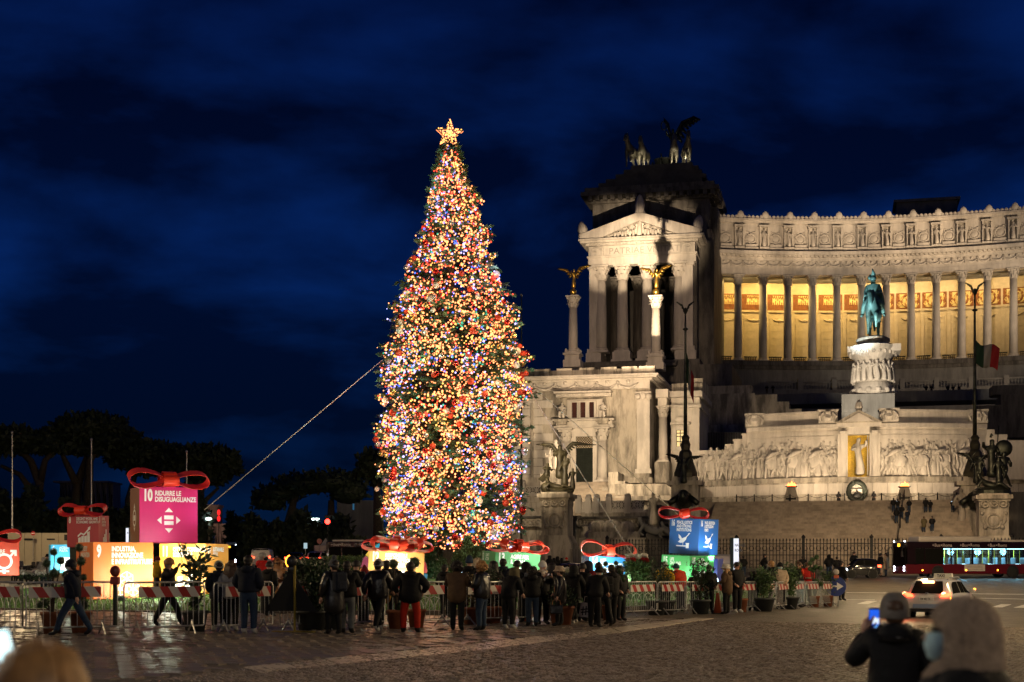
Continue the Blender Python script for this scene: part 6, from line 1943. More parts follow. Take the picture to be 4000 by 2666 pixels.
# --- vehicles
TAIL=emis('tail_lamp',(1.0,0.06,0.02),9.0)
TAILW=emis('brake_lamp_hot',(1.0,0.30,0.12),14.0)
HEAD=emis('head_lamp',(0.75,0.88,1.0),16.0)
INDI=emis('indicator_lamp',(1.0,0.30,0.02),16.0)
RIMM=mat('alloy',(0.45,0.45,0.45),0.3,0.9,vary=.1)
PLATE=paint('number_plate',(0.75,0.75,0.72),.5)
def car(label,body,st,L,w,wheel_r=.31,cat='car',rear=True,on_tail=True,on_head=True,group=None,loc=(0,0,0),rz=0.0,sc=1.0,taxi=False,win=None):
 """lofted car body; x runs forward. st: (x, sill, belt, top, half width, half top)"""
 rt=empty('car',loc,rz,label=label,cat=cat,group=group,scale=(sc,)*3)
 n=11;vs=[]
 for(x,sl,be,to,hw,ht)in st:
  half=[(-hw*.93,sl),(-hw,(sl+be)*.5),(-hw*.98,be),(-ht-(hw*.98-ht)*.12,be+(to-be)*.86),(-ht*.8,to-.01),(0,to+.015)]
  for(y,z)in half+[(-y,z)for y,z in reversed(half[:-1])]:vs.append((x,y,z))
 fs=[]
 for i in range(len(st)-1):
  for k in range(n):
   if k<n-1:fs.append((i*n+k,(i+1)*n+k,(i+1)*n+k+1,i*n+k+1))
   else:fs.append((i*n+k,(i+1)*n+k,(i+1)*n,i*n))
 fs+=[tuple(range(n)),tuple(reversed(range((len(st)-1)*n,len(st)*n)))]
 q=MB();q.add(vs,fs)
 o=q.build('body',body,rt,True)
 m_=o.modifiers.new('e','EDGE_SPLIT');m_.split_angle=rad(38)
 def sec(x):
  for i in range(len(st)-1):
   if st[i][0]<=x<=st[i+1][0]:
    t=(x-st[i][0])/(st[i+1][0]-st[i][0]);return[a+(b-a)*t for a,b in zip(st[i],st[i+1])]
  return st[0]if x<st[0][0]else st[-1]
 def P(x,f,s,off=.012):
  c=sec(x);_,sl,be,to,hw,ht=c
  y=hw*.98+(ht+(hw*.98-ht)*.12-hw*.98)*f+off
  return(x,s*y,be+(to-be)*.86*f)
 for s in(-1,1):
  for(a,b,ta,tb)in win['side']:
   q=MB();xs_=[a+(b-a)*i/4 for i in range(5)];vs=[]
   for x in xs_:
    t=(x-a)/(b-a);top=.93
    lim=min(1,(t+.02)/max(ta,.001))if ta else 1;lim=min(lim,(1.02-t)/tb if tb else 1)
    vs+=[P(x,.06,s),P(x,.06+(top-.06)*max(.05,lim),s)]
   q.add(vs,[(2*i,2*i+2,2*i+3,2*i+1)for i in range(4)]);q.build('side_window',GLASSD,rt)
 for nm,(xb,xt)in(('rear_window',win['rear']),('windscreen',win['front'])):
  b=sec(xb);t=sec(xt);q=MB();d=-.02 if nm=='rear_window' else .02
  q.quad((xb+d,-b[5]*.92,b[3]+.015),(xb+d,b[5]*.92,b[3]+.015),(xt+d,t[5]*.80,t[3]+.005),(xt+d,-t[5]*.80,t[3]+.005));q.build(nm,GLASSD,rt)
 hw=max(s_[4]for s_ in st)
 for x in(-L*.29,L*.305):
  for s in(-1,1):
   q=MB();q.lathe([(wheel_r*.7,-.11),(wheel_r*.97,-.1),(wheel_r,0),(wheel_r*.97,.1),(wheel_r*.7,.11)],n=20)
   wme=q.mesh('wheel',RUBBER,True);wo=inst('wheel',wme,rt,(x,s*(hw-.10),wheel_r),0,rot=(rad(90),0,0))
   q=MB();q.lathe([(wheel_r*.66,-.112*s*-1-.005),(wheel_r*.5,-.09*s*-1),(.05,-.10*s*-1)],n=14)
   for k in range(5):q.tube((0,0,-.105*s*-1),(wheel_r*.62*math.cos(k*1.2566),wheel_r*.62*math.sin(k*1.2566),-.108*s*-1),.03,n=5)
   q.build('rim',RIMM,wo)
   q=MB();q.lathe([(wheel_r*1.18,-.01),(wheel_r*1.18,.03)],n=18);a=q.build('wheel_arch',BLACKP,rt,rot=(rad(90),0,0),loc=(x,s*(hw-.015 if s>0 else hw-.015),wheel_r*1.02))
 xr,xf=st[0][0],st[-1][0]
 c=st[0];c1=sec(xr+.12)
 for s in(-1,1):
  zt_=c1[2]
  q=MB();q.prism([(s*hw*.97,zt_-.06),(s*hw*.97,zt_+.12),(s*hw*.62,zt_+.06),(s*hw*.55,zt_-.05)],xr-.03,xr+.22,'x');q.build('tail_light',TAIL if on_tail else paint('red_lens',(.3,.01,.01),.2),rt)
  c2=st[-1]
  q=MB();q.prism([(s*hw*.93,c2[2]-.02),(s*hw*.90,c2[2]+.13),(s*hw*.55,c2[2]+.06),(s*hw*.58,c2[2]-.04)],xf-.25,xf+.02,'x');q.build('headlight',HEAD if on_head else GLASSD,rt)
  q=MB();xm=win['mirror'];m2=sec(xm);q.rbox(xm-.1,xm+.08,s*(m2[4]+.02)-.0 if s>0 else-m2[4]-.22,m2[4]+.22 if s>0 else-m2[4]-.02,m2[2]+.03,m2[2]+.17,.02);q.build('wing_mirror',body,rt)
 q=MB();q.box(xr-.035,xr,-.27,.27,c[1]+.36,c[1]+.48);q.build('number_plate',PLATE,rt)
 text('RM 482 TX' if taxi else 'EX 27',.11,BLACKP,rt,(xr-.038,.22,c[1]+.385),(rad(90),0,rad(-90)),.7,.02)
 q=MB();q.box(xr-.03,xr+.1,-hw*.9,hw*.9,c[1]-.06,c[1]+.06);q.build('bumper_trim',BLACKP,rt);q=MB();q.box(xf-.1,xf+.02,-hw*.85,hw*.85,st[-1][1]-.04,st[-1][1]+.1);q.build('bumper_trim',BLACKP,rt)
 return rt
def sty(L,w,H,kind):
 h=w/2
 if kind=='wagon':
  st=[(-L/2,.32,.78,.80,h*.86,h*.70),(-L/2+.06,.27,.86,.92,h*.97,h*.74),(-L/2+.42,.24,.90,H*.93,h,h*.70),(-L/2+.75,.22,.92,H*.985,h,h*.71),(-.1,.20,.92,H,h,h*.72),(L*.10,.20,.91,H*.98,h,h*.70),(L*.28,.20,.90,.96,h,h*.82),(L/2-.35,.22,.80,.84,h*.95,h*.75),(L/2,.30,.62,.64,h*.8,h*.6)]
  win=dict(side=[(-L/2+.5,-.55,.35,0),(-.48,.12,0,0),(.17,L*.24,0,.6)],rear=(-L/2+.07,-L/2+.44),front=(L*.27,L*.105),mirror=L*.2)
 elif kind=='small':
  st=[(-L/2,.35,.80,.84,h*.86,h*.72),(-L/2+.08,.28,.88,1.0,h*.97,h*.74),(-L/2+.3,.25,.92,H*.95,h,h*.72),(-.2,.22,.93,H,h,h*.72),(L*.12,.22,.92,H*.98,h,h*.70),(L*.33,.22,.88,.96,h*.97,h*.8),(L/2-.1,.25,.72,.78,h*.9,h*.7),(L/2,.32,.62,.64,h*.8,h*.6)]
  win=dict(side=[(-L/2+.4,-.15,.3,0),(-.1,L*.28,0,.55)],rear=(-L/2+.1,-L/2+.31),front=(L*.32,L*.125),mirror=L*.24)
 elif kind=='van':
  st=[(-L/2,.35,1.0,1.02,h*.9,h*.8),(-L/2+.05,.3,1.02,H*.9,h*.99,h*.86),(-L/2+.2,.26,1.02,H*.98,h,h*.86),(0,.24,1.02,H,h,h*.86),(L*.22,.24,1.02,H*.97,h,h*.84),(L*.36,.24,1.0,1.06,h,h*.84),(L/2-.1,.26,.86,.9,h*.95,h*.75),(L/2,.32,.7,.72,h*.85,h*.65)]
  win=dict(side=[(L*.08,L*.31,0,.5)],rear=(-L/2+.06,-L/2+.17),front=(L*.355,L*.225),mirror=L*.3)
 else:
  st=[(-L/2,.34,.80,.84,h*.85,h*.7),(-L/2+.1,.28,.88,.93,h*.96,h*.76),(-L*.33,.24,.92,.99,h,h*.78),(-L*.19,.22,.92,H*.96,h,h*.68),(-.1,.2,.91,H,h,h*.68),(L*.08,.2,.91,H*.97,h,h*.68),(L*.25,.2,.9,.97,h,h*.8),(L/2-.3,.22,.78,.82,h*.95,h*.75),(L/2,.3,.6,.62,h*.8,h*.6)]
  win=dict(side=[(-L*.30,-.3,.5,0),(-.24,.1+L*.12,0,.5)],rear=(-L*.325,-L*.195),front=(L*.245,L*.085),mirror=L*.18)
 return st,win
CARP={'white':paint('car_white',(.62,.61,.58),.22,coat=.7),'black':paint('car_black',(.012,.012,.014),.16,coat=.8),'silver':mat('car_silver',(.42,.41,.40),.28,.6,vary=.05,coat=.6),'navy':paint('car_dark',(.015,.017,.022),.18,coat=.8)}
def heading(az):
 """az degrees right of the viewing direction"""
 return rad(90-az)
def put(label,col,kind,L,w,H,px,py,Y,az,sc=1.0,group='cars in the square',**k):
 p=at(px,py,Y);p.z=G(p.x,p.y)
 st,win=sty(L,w,H,kind)
 return car(label,CARP[col],st,L,w,loc=p,rz=heading(az),sc=sc,win=win,group=group,**k)
tx=put('white taxi estate braking on the road, seen from behind','white','wagon',4.5,1.78,1.50,2162,1420,53.6,30,.97,on_head=False,taxi=True)
q=MB();q.prism([(-.36,1.5),(.36,1.5),(.33,1.68),(-.33,1.68)],.3,.52,'x');q.build('roof_sign',paint('sign_cream',(.72,.70,.62),.4),tx)
text('TAXI',.15,BLACKP,tx,(.295,.22,1.54),(rad(90),0,rad(-90)),.9,.03)
q=MB();q.box(-2.02,-1.9,-.2,.2,1.33,1.42);q.build('high_brake_light',TAILW,tx)
q=MB();q.sphere((-2.2,-.62,.92),.085,8,6);q.build('brake_glow',TAILW,tx)
q=MB();q.sphere((-2.2,.84,.93),.07,8,6);q.build('brake_glow',TAILW,tx)
q=MB();q.box(-2.18,-2.1,-.86,-.70,.72,.86);q.build('indicator',INDI,tx)
q=MB();q.sphere((1.0,-1.06,1.05),.05,6,5);q.build('mirror_indicator',INDI,tx)
for s in(-1,1):
 q=MB();q.path([(-1.3,s*.6,1.47),(-1.2,s*.61,1.53),(.2,s*.62,1.54),(.4,s*.61,1.49)],.022,6);q.build('roof_rail',STEEL,tx)
q=MB();q.box(-2.29,-2.27,-.5,.5,.40,.55);q.build('bumper_plate',paint('pale_blue_sticker',(.25,.33,.5),.5),tx)
q=MB();q.path([(-2.2,.07*math.cos(a*PI/6),.93+.05*math.sin(a*PI/6))for a in range(13)],.012,4);q.path([(-2.2,.03*math.cos(a*PI/6),.93+.05*math.sin(a*PI/6))for a in range(13)],.01,4);q.build('badge',STEEL,tx)
tp=tx.location
lamp('SPOT',tp+Vector((-2.2,-2.3,.9)),60,(1,.10,.03),tp+Vector((-4.5,-9,-.3)),.3,100,.9)
put('tiny black two seat car with blue white headlamp facing left','black','small',2.7,1.56,1.52,1978,1324,106,-86,.98)
put('black saloon behind the flower bed between the green and sky blue boxes','navy','sedan',4.6,1.8,1.45,1308,1310,88,-68,1.0,on_tail=False)
put('white van with a red lamp behind the violet box','silver','van',4.6,1.9,2.0,1622,1325,96,-70,.95,on_head=False,on_tail=False)
v=put('white people carrier taxi with red lights among the traffic at left','white','van',4.2,1.8,1.85,606,1300,128,-2,1.0,on_head=False)
q=MB();q.box(-1.75,-1.66,-.2,.2,1.62,1.7);q.build('high_brake_light',TAILW,v)
put('silver car facing right behind the man in the red jacket','silver','sedan',4.5,1.8,1.45,628,1322,92,115,1.0,on_tail=False,on_head=True)
put('pale car end seen beside the potted bay, left of the hedge','silver','wagon',4.3,1.75,1.5,712,1322,92,95,.9,on_tail=False,on_head=False)
put('dark car with two red tail lamps beyond the striped barrier at left','navy','sedan',4.5,1.8,1.42,681,1288,140,-3,1.05,on_head=False)
put('white hatchback with red tail lamps in front of the pavilion tent','white','wagon',4.2,1.75,1.5,731,1288,137,2,1.05,on_head=False)
put('white small car with red lamps next to the pavilion tent, nearer the parked bus','white','small',3.6,1.7,1.5,760,1289,134,6,1.0,on_head=False)
# buses
BUSR=paint('bus_red',(.11,.008,.014),.25,coat=.5)
BUSD=paint('bus_dark',(.014,.006,.008),.2,coat=.5)
def thin_glass(name,col,a):
 m=bpy.data.materials.new(name);m.use_nodes=True;t=m.node_tree
 for n in list(t.nodes):t.nodes.remove(n)
 o=t.nodes.new('ShaderNodeOutputMaterial');g=t.nodes.new('ShaderNodeBsdfGlossy');g.inputs['Roughness'].default_value=.05
 tr=t.nodes.new('ShaderNodeBsdfTransparent');tr.inputs[0].default_value=(*col,1);x=t.nodes.new('ShaderNodeMixShader');x.inputs[0].default_value=a
 t.links.new(tr.outputs[0],x.inputs[1]);t.links.new(g.outputs[0],x.inputs[2]);t.links.new(x.outputs[0],o.inputs[0]);return m
BGL=thin_glass('bus_glass',(.75,.85,.88),.07)
SEATM=paint('seat_shell',(.35,.42,.5),.4);YEL=paint('grab_yellow',(.7,.6,.05),.4);CLEAN=paint('bus_interior',(.42,.50,.54),.5)
def bus(label,loc,rz,sc,lit,front_on=True):
 rt=empty('bus',loc,rz,label=label,cat='bus',group='red city buses',scale=(sc,)*3)
 L,w,H=11.6,1.25,2.9
 z0,z1=1.12,2.35
 q=MB()
 q.rbox(-L/2,L/2,-w,w,.32,z0,.05)
 q.build('lower_body',BUSR,rt)
 q=MB();q.rbox(-L/2,L/2,-w,w,z1,H,.08);q.build('roof_band',BUSD,rt)
 segs=[(-5.55,-4.5),(-4.42,-2.75),(-2.67,-1.55),(-1.47,.15),(.23,1.95),(2.03,2.65),(2.73,4.2),(4.28,5.0)]
 for s in(-1,1):
  xs_=[-5.8]+[x for a in segs for x in a]+[5.7]
  for i in range(0,len(xs_),2):
   q=MB();q.box(xs_[i],xs_[i+1],s*w-.04,s*w+.04,z0-.02,z1+.02);q.build('pillar',BUSD,rt)
  for(a,b)in segs:
   dk=b>2.7
   q=MB();q.box(a,b,s*w-.008,s*w+.008,z0,z1);q.build('window',GLASSD if(dk or not lit)else BGL,rt)
 q=MB();q.box(L/2-.06,L/2+.012,-w*.94,w*.94,.95,2.45);q.build('windscreen',GLASSD,rt)
 q=MB();q.box(L/2-.02,L/2+.02,-w*.7,w*.7,2.50,2.78);q.build('display_housing',BLACKP,rt)
 o=text('810',.34,emis('led_orange',(1,.42,.03),5),rt,(L/2+.028,-.25,2.52),(rad(90),0,rad(90)),.9,.04)
 q=MB();q.box(-L/2-.02,-L/2+.03,-w*.9,w*.9,1.2,2.3);q.build('rear_window',GLASSD,rt)
 q=MB();q.rbox(-1.6,4.6,-w*.82,w*.82,H-.02,H+.42,.14);q.build('roof_unit',paint('roof_white',(.55,.50,.45),.4),rt)
 q=MB();q.rbox(-5.3,-2.6,-w*.7,w*.7,H-.02,H+.16,.06);q.build('rear_roof_unit',paint('roof_white',(.55,.5,.45),.4),rt)
 for x in(-3.3,3.1):
  for s in(-1,1):
   q=MB();q.lathe([(.32,-.14),(.47,-.12),(.48,0),(.47,.12),(.32,.14)],n=22);wo=q.build('wheel',RUBBER,rt,True,loc=(x,s*(w-.12),.48),rot=(rad(90),0,0))
   q=MB();q.lathe([(.30,s*.145),(.24,s*.11),(.1,s*.16)],n=16);q.build('rim',RIMM,wo)
   q=MB();q.lathe([(.52,-.01),(.52,.02)],n=20);q.build('wheel_arch',BLACKP,rt,loc=(x,s*w,.5),rot=(rad(90),0,0))
 for s in(-1,1):
  for k,zz in enumerate((.62,.86)):
   q=MB();q.sphere((L/2+.02,s*.92,zz),.10,8,6,(.4,1,1));q.build('headlight',emis('bus_lamp',(.8,.8,1.0),14),rt)
  q=MB();q.sphere((L/2,s*1.0,2.93),.05,6,5);q.build('marker_light',HEAD,rt)
  for x in(-4.9,-2.0,.7,4.4):
   q=MB();q.sphere((x,s*(w+.01),.62),.055,6,5);q.build('side_marker',INDI,rt)
  q=MB();q.path([(L/2-.1,s*1.2,2.5),(L/2+.35,s*1.35,2.45),(L/2+.4,s*1.38,2.0)],.04,5);q.rbox(L/2+.32,L/2+.45,s*1.38-.1,s*1.38+.1,1.7,2.1,.03);q.build('mirror',BLACKP,rt)
  # printed band above the windows, and the notice
  WT=paint('print_pale',(.42,.36,.34),.5)
  x=2.6 if s>0 else-2.6
  for k,wd in enumerate(('+Bus×Roma','+Bus×Roma','+Bus×Roma')):
   xx=(3.6-k*2.35)if s>0 else(-5.4+k*2.35)
   text(wd,.36,WT,rt,(xx,s*(w+.012),2.50),(rad(90),0,rad(180)if s>0 else 0),.95,.012)
  q=MB();q.box(-.9,.85,s*(w+.004),s*(w+.014),.55,1.08);q.build('notice_panel',paint('notice',(.55,.50,.46),.5),rt)
  for k in range(3):q=MB();q.box(-.7,.65,s*(w+.015),s*(w+.018),.68+k*.12,.70+k*.12);q.build('notice_line',BLACKP,rt)
 if lit:
  q=MB();q.box(-5.7,5.6,-w+.05,w-.05,.50,.56);q.box(-5.7,5.6,-w+.05,w-.05,2.36,2.40);q.build('cabin_lining',CLEAN,rt)
  q=MB()
  for x in(-5.0,-4.2,-3.4,-2.6,-1.0,-.2,1.2,2.0):
   for y in(-.75,.75):
    q.rbox(x-.2,x+.2,y-.38,y+.38,.85,.95,.03);q.rbox(x-.24,x-.16,y-.38,y+.38,.95,1.62,.03)
  q.build('seats',SEATM,rt)
  q=MB()
  for x in(-4.4,-2.2,-1.2,.5,1.6):q.tube((x,.3,.56),(x,.3,2.36),.025,n=6);q.tube((x+.2,-.3,.56),(x+.2,-.3,2.36),.025,n=6)
  q.build('grab_poles',YEL,rt)
  q=MB();q.box(-5.4,2.5,-.72,-.60,2.31,2.355);q.box(-5.4,2.5,.60,.72,2.31,2.355);q.build('ceiling_strip',emis('cabin_light',(.42,.85,1.0),7.0),rt)
  q=MB();q.box(2.6,2.66,-w+.06,w-.06,.5,2.3);q.build('driver_partition',BUSD,rt)
  bpy.context.view_layer.update()
  for x in(-4.5,-2.2,.2,2.0):
   lamp('POINT',rt.matrix_world@Vector((x,0,2.1)),110,(.40,.82,1.0),None,.25)
 return rt
pb_=at(2222,1322,107);pb_.z=G(pb_.x,pb_.y)
bus('long red city bus with blue lit windows at the right',pb_,rad(180+9),.93,True)
pb_=at(905,1300,116);pb_.z=G(pb_.x,pb_.y)
bus('red city bus partly hidden behind the tan gift box',pb_,rad(3),.93,False)
pb_=at(568,1280,185);pb_.z=G(pb_.x,pb_.y)
bus('distant bus coming head on with an orange display at left',pb_,rad(-104),.93,False)
# scooters behind the left boxes
SCO=paint('scooter_dark',(.03,.03,.035),.3)
def scooter(px,py,Y,rz,lab):
 p=at(px,py,Y);p.z=max(G(p.x,p.y),lawnz(p.x,p.y)if lq(p.x,p.y)<1 else-1)
 rt=empty('scooter',p,rz,label=lab,cat='scooter',group='parked scooters beyond the lawn')
 for x in(-.62,.62):
  q=MB();q.path([(x+.22*math.cos(a*PI/8),0,.25+.22*math.sin(a*PI/8))for a in range(17)],.055,6);q.build('wheel',RUBBER,rt,True)
 q=MB();q.path([(-.75,0,.62),(-.3,0,.66),(-.05,0,.36),(.28,0,.34),(.42,0,.6),(.5,0,.95)],[.16,.19,.13,.12,.14,.07],8);q.build('body',SCO,rt,True)
 q=MB();q.rbox(-.75,-.05,-.16,.16,.76,.86,.04);q.build('seat',BLACKP,rt)
 q=MB();q.path([(.5,-.32,1.04),(.5,0,.98),(.5,.32,1.04)],.022,6);q.tube((.5,0,.98),(.62,0,.3),.03);q.build('handlebar',STEEL,rt)
 q=MB();q.prism([(-.22,1.0),(.22,1.0),(.16,1.45),(-.16,1.45)],.52,.54,'x');q.build('windscreen',thin_glass('visor',(.5,.5,.48),.35),rt)
 q=MB();q.rbox(-1.0,-.66,-.2,.2,.86,1.2,.06);q.build('top_box',BLACKP,rt)
 return rt
for i,(px,az,lb)in enumerate(((62,60,'dark scooter with a windscreen nearest the orange red box'),(78,75,'scooter with top box, second from the orange red box'),(95,50,'scooter parked beside the person in the pale jacket'),(40,85,'scooter partly hidden by the orange red box'))):
 scooter(px,1300,92+i*1.2,rad(az),lb)
 # --- people
def CL(name,c,r=.8):return mat('cloth_'+name,c,r,vary=.25,scale=6,bump=.25,bscale=14,spec=.25)
C={'black':CL('black',(.006,.006,.007),.75),'shiny':mat('cloth_shiny',(.008,.008,.009),.3,vary=.2,scale=8,bump=.4,bscale=9),'navy':CL('navy',(.010,.014,.026)),'jean':CL('jean',(.022,.040,.075)),'grey':CL('grey',(.10,.11,.12)),'paleg':CL('pale_grey',(.34,.34,.33)),'white':CL('white',(.62,.60,.55)),'red':CL('red',(.50,.015,.012)),'orange':CL('orange_red',(.62,.06,.02)),'yellow':CL('yellow',(.60,.36,.015)),'olive':CL('olive',(.10,.085,.045)),'brown':CL('brown',(.10,.062,.035)),'camel':CL('camel',(.40,.20,.09)),'beige':CL('beige',(.46,.36,.26)),'redtr':CL('red_trouser',(.42,.022,.008)),'mag':CL('magenta',(.42,.02,.25)),'mustard':CL('mustard',(.42,.22,.02)),'hiviz':mat('cloth_hiviz',(.62,.72,.03),.6,vary=.1),'blue':CL('blue',(.02,.06,.38)),'maroon':CL('maroon',(.16,.012,.02)),'teal':CL('teal',(.02,.07,.08))}
HAIR={'dark':mat('hair_dark',(.014,.010,.008),.55,vary=.4,scale=20),'brown':mat('hair_brown',(.08,.04,.018),.5,vary=.4,scale=20),'blond':mat('hair_blond',(.38,.20,.07),.5,vary=.4,scale=16),'grey':mat('hair_grey',(.32,.31,.30),.6,vary=.3,scale=18)}
SHOE=paint('dark_shoe',(.012,.012,.012),.5);SHOEW=paint('pale_shoe',(.5,.5,.48),.5)
MASKM=paint('mask_blue',(.42,.62,.66),.8);MASKW=paint('mask_white',(.62,.64,.64),.8)
EYE=paint('eye',(.01,.008,.008),.2);LIP=paint('lip',(.35,.12,.10),.5)
SCREEN=emis('phone_screen',(.62,.82,1.0),5.0)
def arm(s,kind):
 A={'pocket':((.27,-.05,1.14),(.17,.16,.98)),'down':((.26,-.02,1.13),(.28,.06,.87)),'phone':((.25,.10,1.16),(.09,.30,1.36)),'chest':((.27,.02,1.15),(.08,.22,1.14)),'out':((.37,-.05,1.17),(.27,.12,.99)),'up':((.30,.14,1.30),(.14,.26,1.56)),'swing_f':((.25,.12,1.14),(.24,.30,.98)),'swing_b':((.26,-.16,1.15),(.25,-.16,.89))}[kind]
 return[(s*a[0],a[1],a[2])for a in A]
POSES={'stand':((.0,.02,.10),('pocket','pocket'),0),'wide':((.0,.0,.15),('out','out'),0),'phone':((.02,-.03,.10),('phone','phone'),.02),'relax':((.06,-.04,.10),('down','pocket'),0),'walk':((.34,-.36,.08),('swing_b','swing_f'),.03),'chest':((.02,.0,.10),('chest','chest'),.03),'bend':((.0,.04,.10),('swing_f','swing_f'),.30),'carry':((.3,-.3,.09),('chest','up'),.02),'oneup':((.02,0,.1),('up','pocket'),0)}
_bm={}
def lean_pt(p,ln):
 if p[2]<=.95 or ln==0:return p
 h=p[2]-.95
 return(p[0],p[1]+math.sin(ln*1.4)*h,.95+math.cos(ln*1.4)*h)
def hand(mb,w,d,s):
 """small curled hand: palm, four unequal fingers, thumb from its side"""
 w=Vector(w);d=Vector(d).normalized();a=d.cross(Vector((0,0,1)));a=a.normalized()if a.length>.1 else Vector((1,0,0));b=a.cross(d)
 mb.path([w-d*.02,w+d*.04,w+d*.085],[.028,.036,.034],6)
 for k,l in enumerate((.060,.072,.066,.050)):
  o=w+d*.075+a*(k-1.5)*.018
  mb.path([o,o+d*l*.55,o+d*l*.9-b*l*.3],[.010,.009,.007],5)
 o=w+d*.03+a*s*.03
 mb.path([o,o+d*.03+a*s*.028,o+d*.062+a*s*.026],[.012,.011,.008],5)
def body_mesh(pose):
 if pose in _bm:return _bm[pose]
 (fl,fr,sp),(al,ar),ln=POSES[pose]
 J={'p':(0,0,.96,.155,.12),'b':(0,.0,1.12,.145,.115),'c':(0,.01,1.33,.165,.12),'n':(0,0,1.48,.06,.06),'hb':(0,.015,1.56,.068,.08),'hm':(0,.02,1.64,.090,.105),'ht':(0,.005,1.72,.068,.084)}
 E=[('p','b'),('b','c'),('c','n'),('n','hb'),('hb','hm'),('hm','ht')]
 for s,f,a in((-1,fl,al),(1,fr,ar)):
  q=str(s);back=f<-.2
  kn=(s*sp,f*.55+.03,.50);an=(s*sp,f,.09+(.06 if back else 0));to=(s*(sp+.02),f+.16,.035+(.0 if not back else-.01))
  J['l'+q]=(s*.09,0,.86,.112,.118);J['k'+q]=(*kn,.084,.086);J['a'+q]=(*an,.064,.066);J['t'+q]=(*to,.047,.036)
  e,w=arm(s,a)
  J['s'+q]=(s*.175,0,1.41,.066,.066);J['e'+q]=(*e,.05,.05);J['w'+q]=(*w,.034,.034)
  E+=[('p','l'+q),('l'+q,'k'+q),('k'+q,'a'+q),('a'+q,'t'+q),('c','s'+q),('s'+q,'e'+q),('e'+q,'w'+q)]
 J={k:(*lean_pt(v[:3],ln),*v[3:])for k,v in J.items()}
 me=skin_mesh('person',J,E,[SKIN,C['jean'],SHOE],1,'p')
 # add hands and a face to the same body
 bm=bmesh.new();bm.from_mesh(me)
 for f in bm.faces:
  z=f.calc_center_median().z;y=f.calc_center_median().y
  f.material_index=2 if z<.13 else(1 if z<1.0 else 0)
  f.smooth=True
 hb=MB();hb.mi=0
 for s in(-1,1):
  q=str(s);w=Vector(J['w'+q][:3]);e=Vector(J['e'+q][:3]);hand(hb,w,w-e,-s)
 hc=Vector(J['hm'][:3])
 hb.path([hc+Vector((0,.085,.015)),hc+Vector((0,.125,-.03)),hc+Vector((0,.10,-.045))],[.010,.017,.014],6)
 for s in(-1,1):hb.sphere(hc+Vector((s*.088,-.01,-.01)),.028,6,5,(.4,.8,1.2))
 hb.mi=3
 for s in(-1,1):hb.sphere(hc+Vector((s*.034,.092,.012)),.011,6,4)
 hb.mi=4;hb.sphere(hc+Vector((0,.092,-.068)),.02,6,4,(1.1,.4,.35))
 n0=len(bm.verts)
 vs=[bm.verts.new(v)for v in hb.v]
 for f,mi in zip(hb.f,hb.m):
  try:
   x=bm.faces.new([vs[i]for i in f]);x.material_index=mi;x.smooth=True
  except ValueError:pass
 bm.to_mesh(me);bm.free()
 me.materials.append(EYE);me.materials.append(LIP)
 _bm[pose]=(me,J)
 return _bm[pose]
def coat_mesh(pose,hem,puff=1.0):
 k=('coat',pose,hem,puff)
 if k in _bm:return _bm[k]
 (fl,fr,sp),(al,ar),ln=POSES[pose]
 puff=puff*1.22
 J={'h':(0,.0,hem,.20*puff+(.03 if hem<.6 else 0),.16*puff),'p':(0,0,.98,.195*puff,.16*puff),'b':(0,.0,1.14,.185*puff,.155*puff),'c':(0,.01,1.34,.195*puff,.15*puff),'n':(0,0,1.475,.10,.10),'m':(0,.005,1.53,.092,.092)}
 E=[('h','p'),('p','b'),('b','c'),('c','n'),('n','m')]
 for s,a in((-1,al),(1,ar)):
  q=str(s);e,w=arm(s,a)
  J['s'+q]=(s*.185,0,1.40,.088*puff,.088*puff);J['e'+q]=(*e,.074*puff,.074*puff)
  J['w'+q]=(e[0]+(w[0]-e[0])*.93,e[1]+(w[1]-e[1])*.93,e[2]+(w[2]-e[2])*.93,.052,.052)
  E+=[('c','s'+q),('s'+q,'e'+q),('e'+q,'w'+q)]
 J={k2:(*lean_pt(v[:3],ln),*v[3:])for k2,v in J.items()}
 me=skin_mesh('coat',J,E,C['black'],1,'c')
 _bm[k]=me
 return me
_hw={}
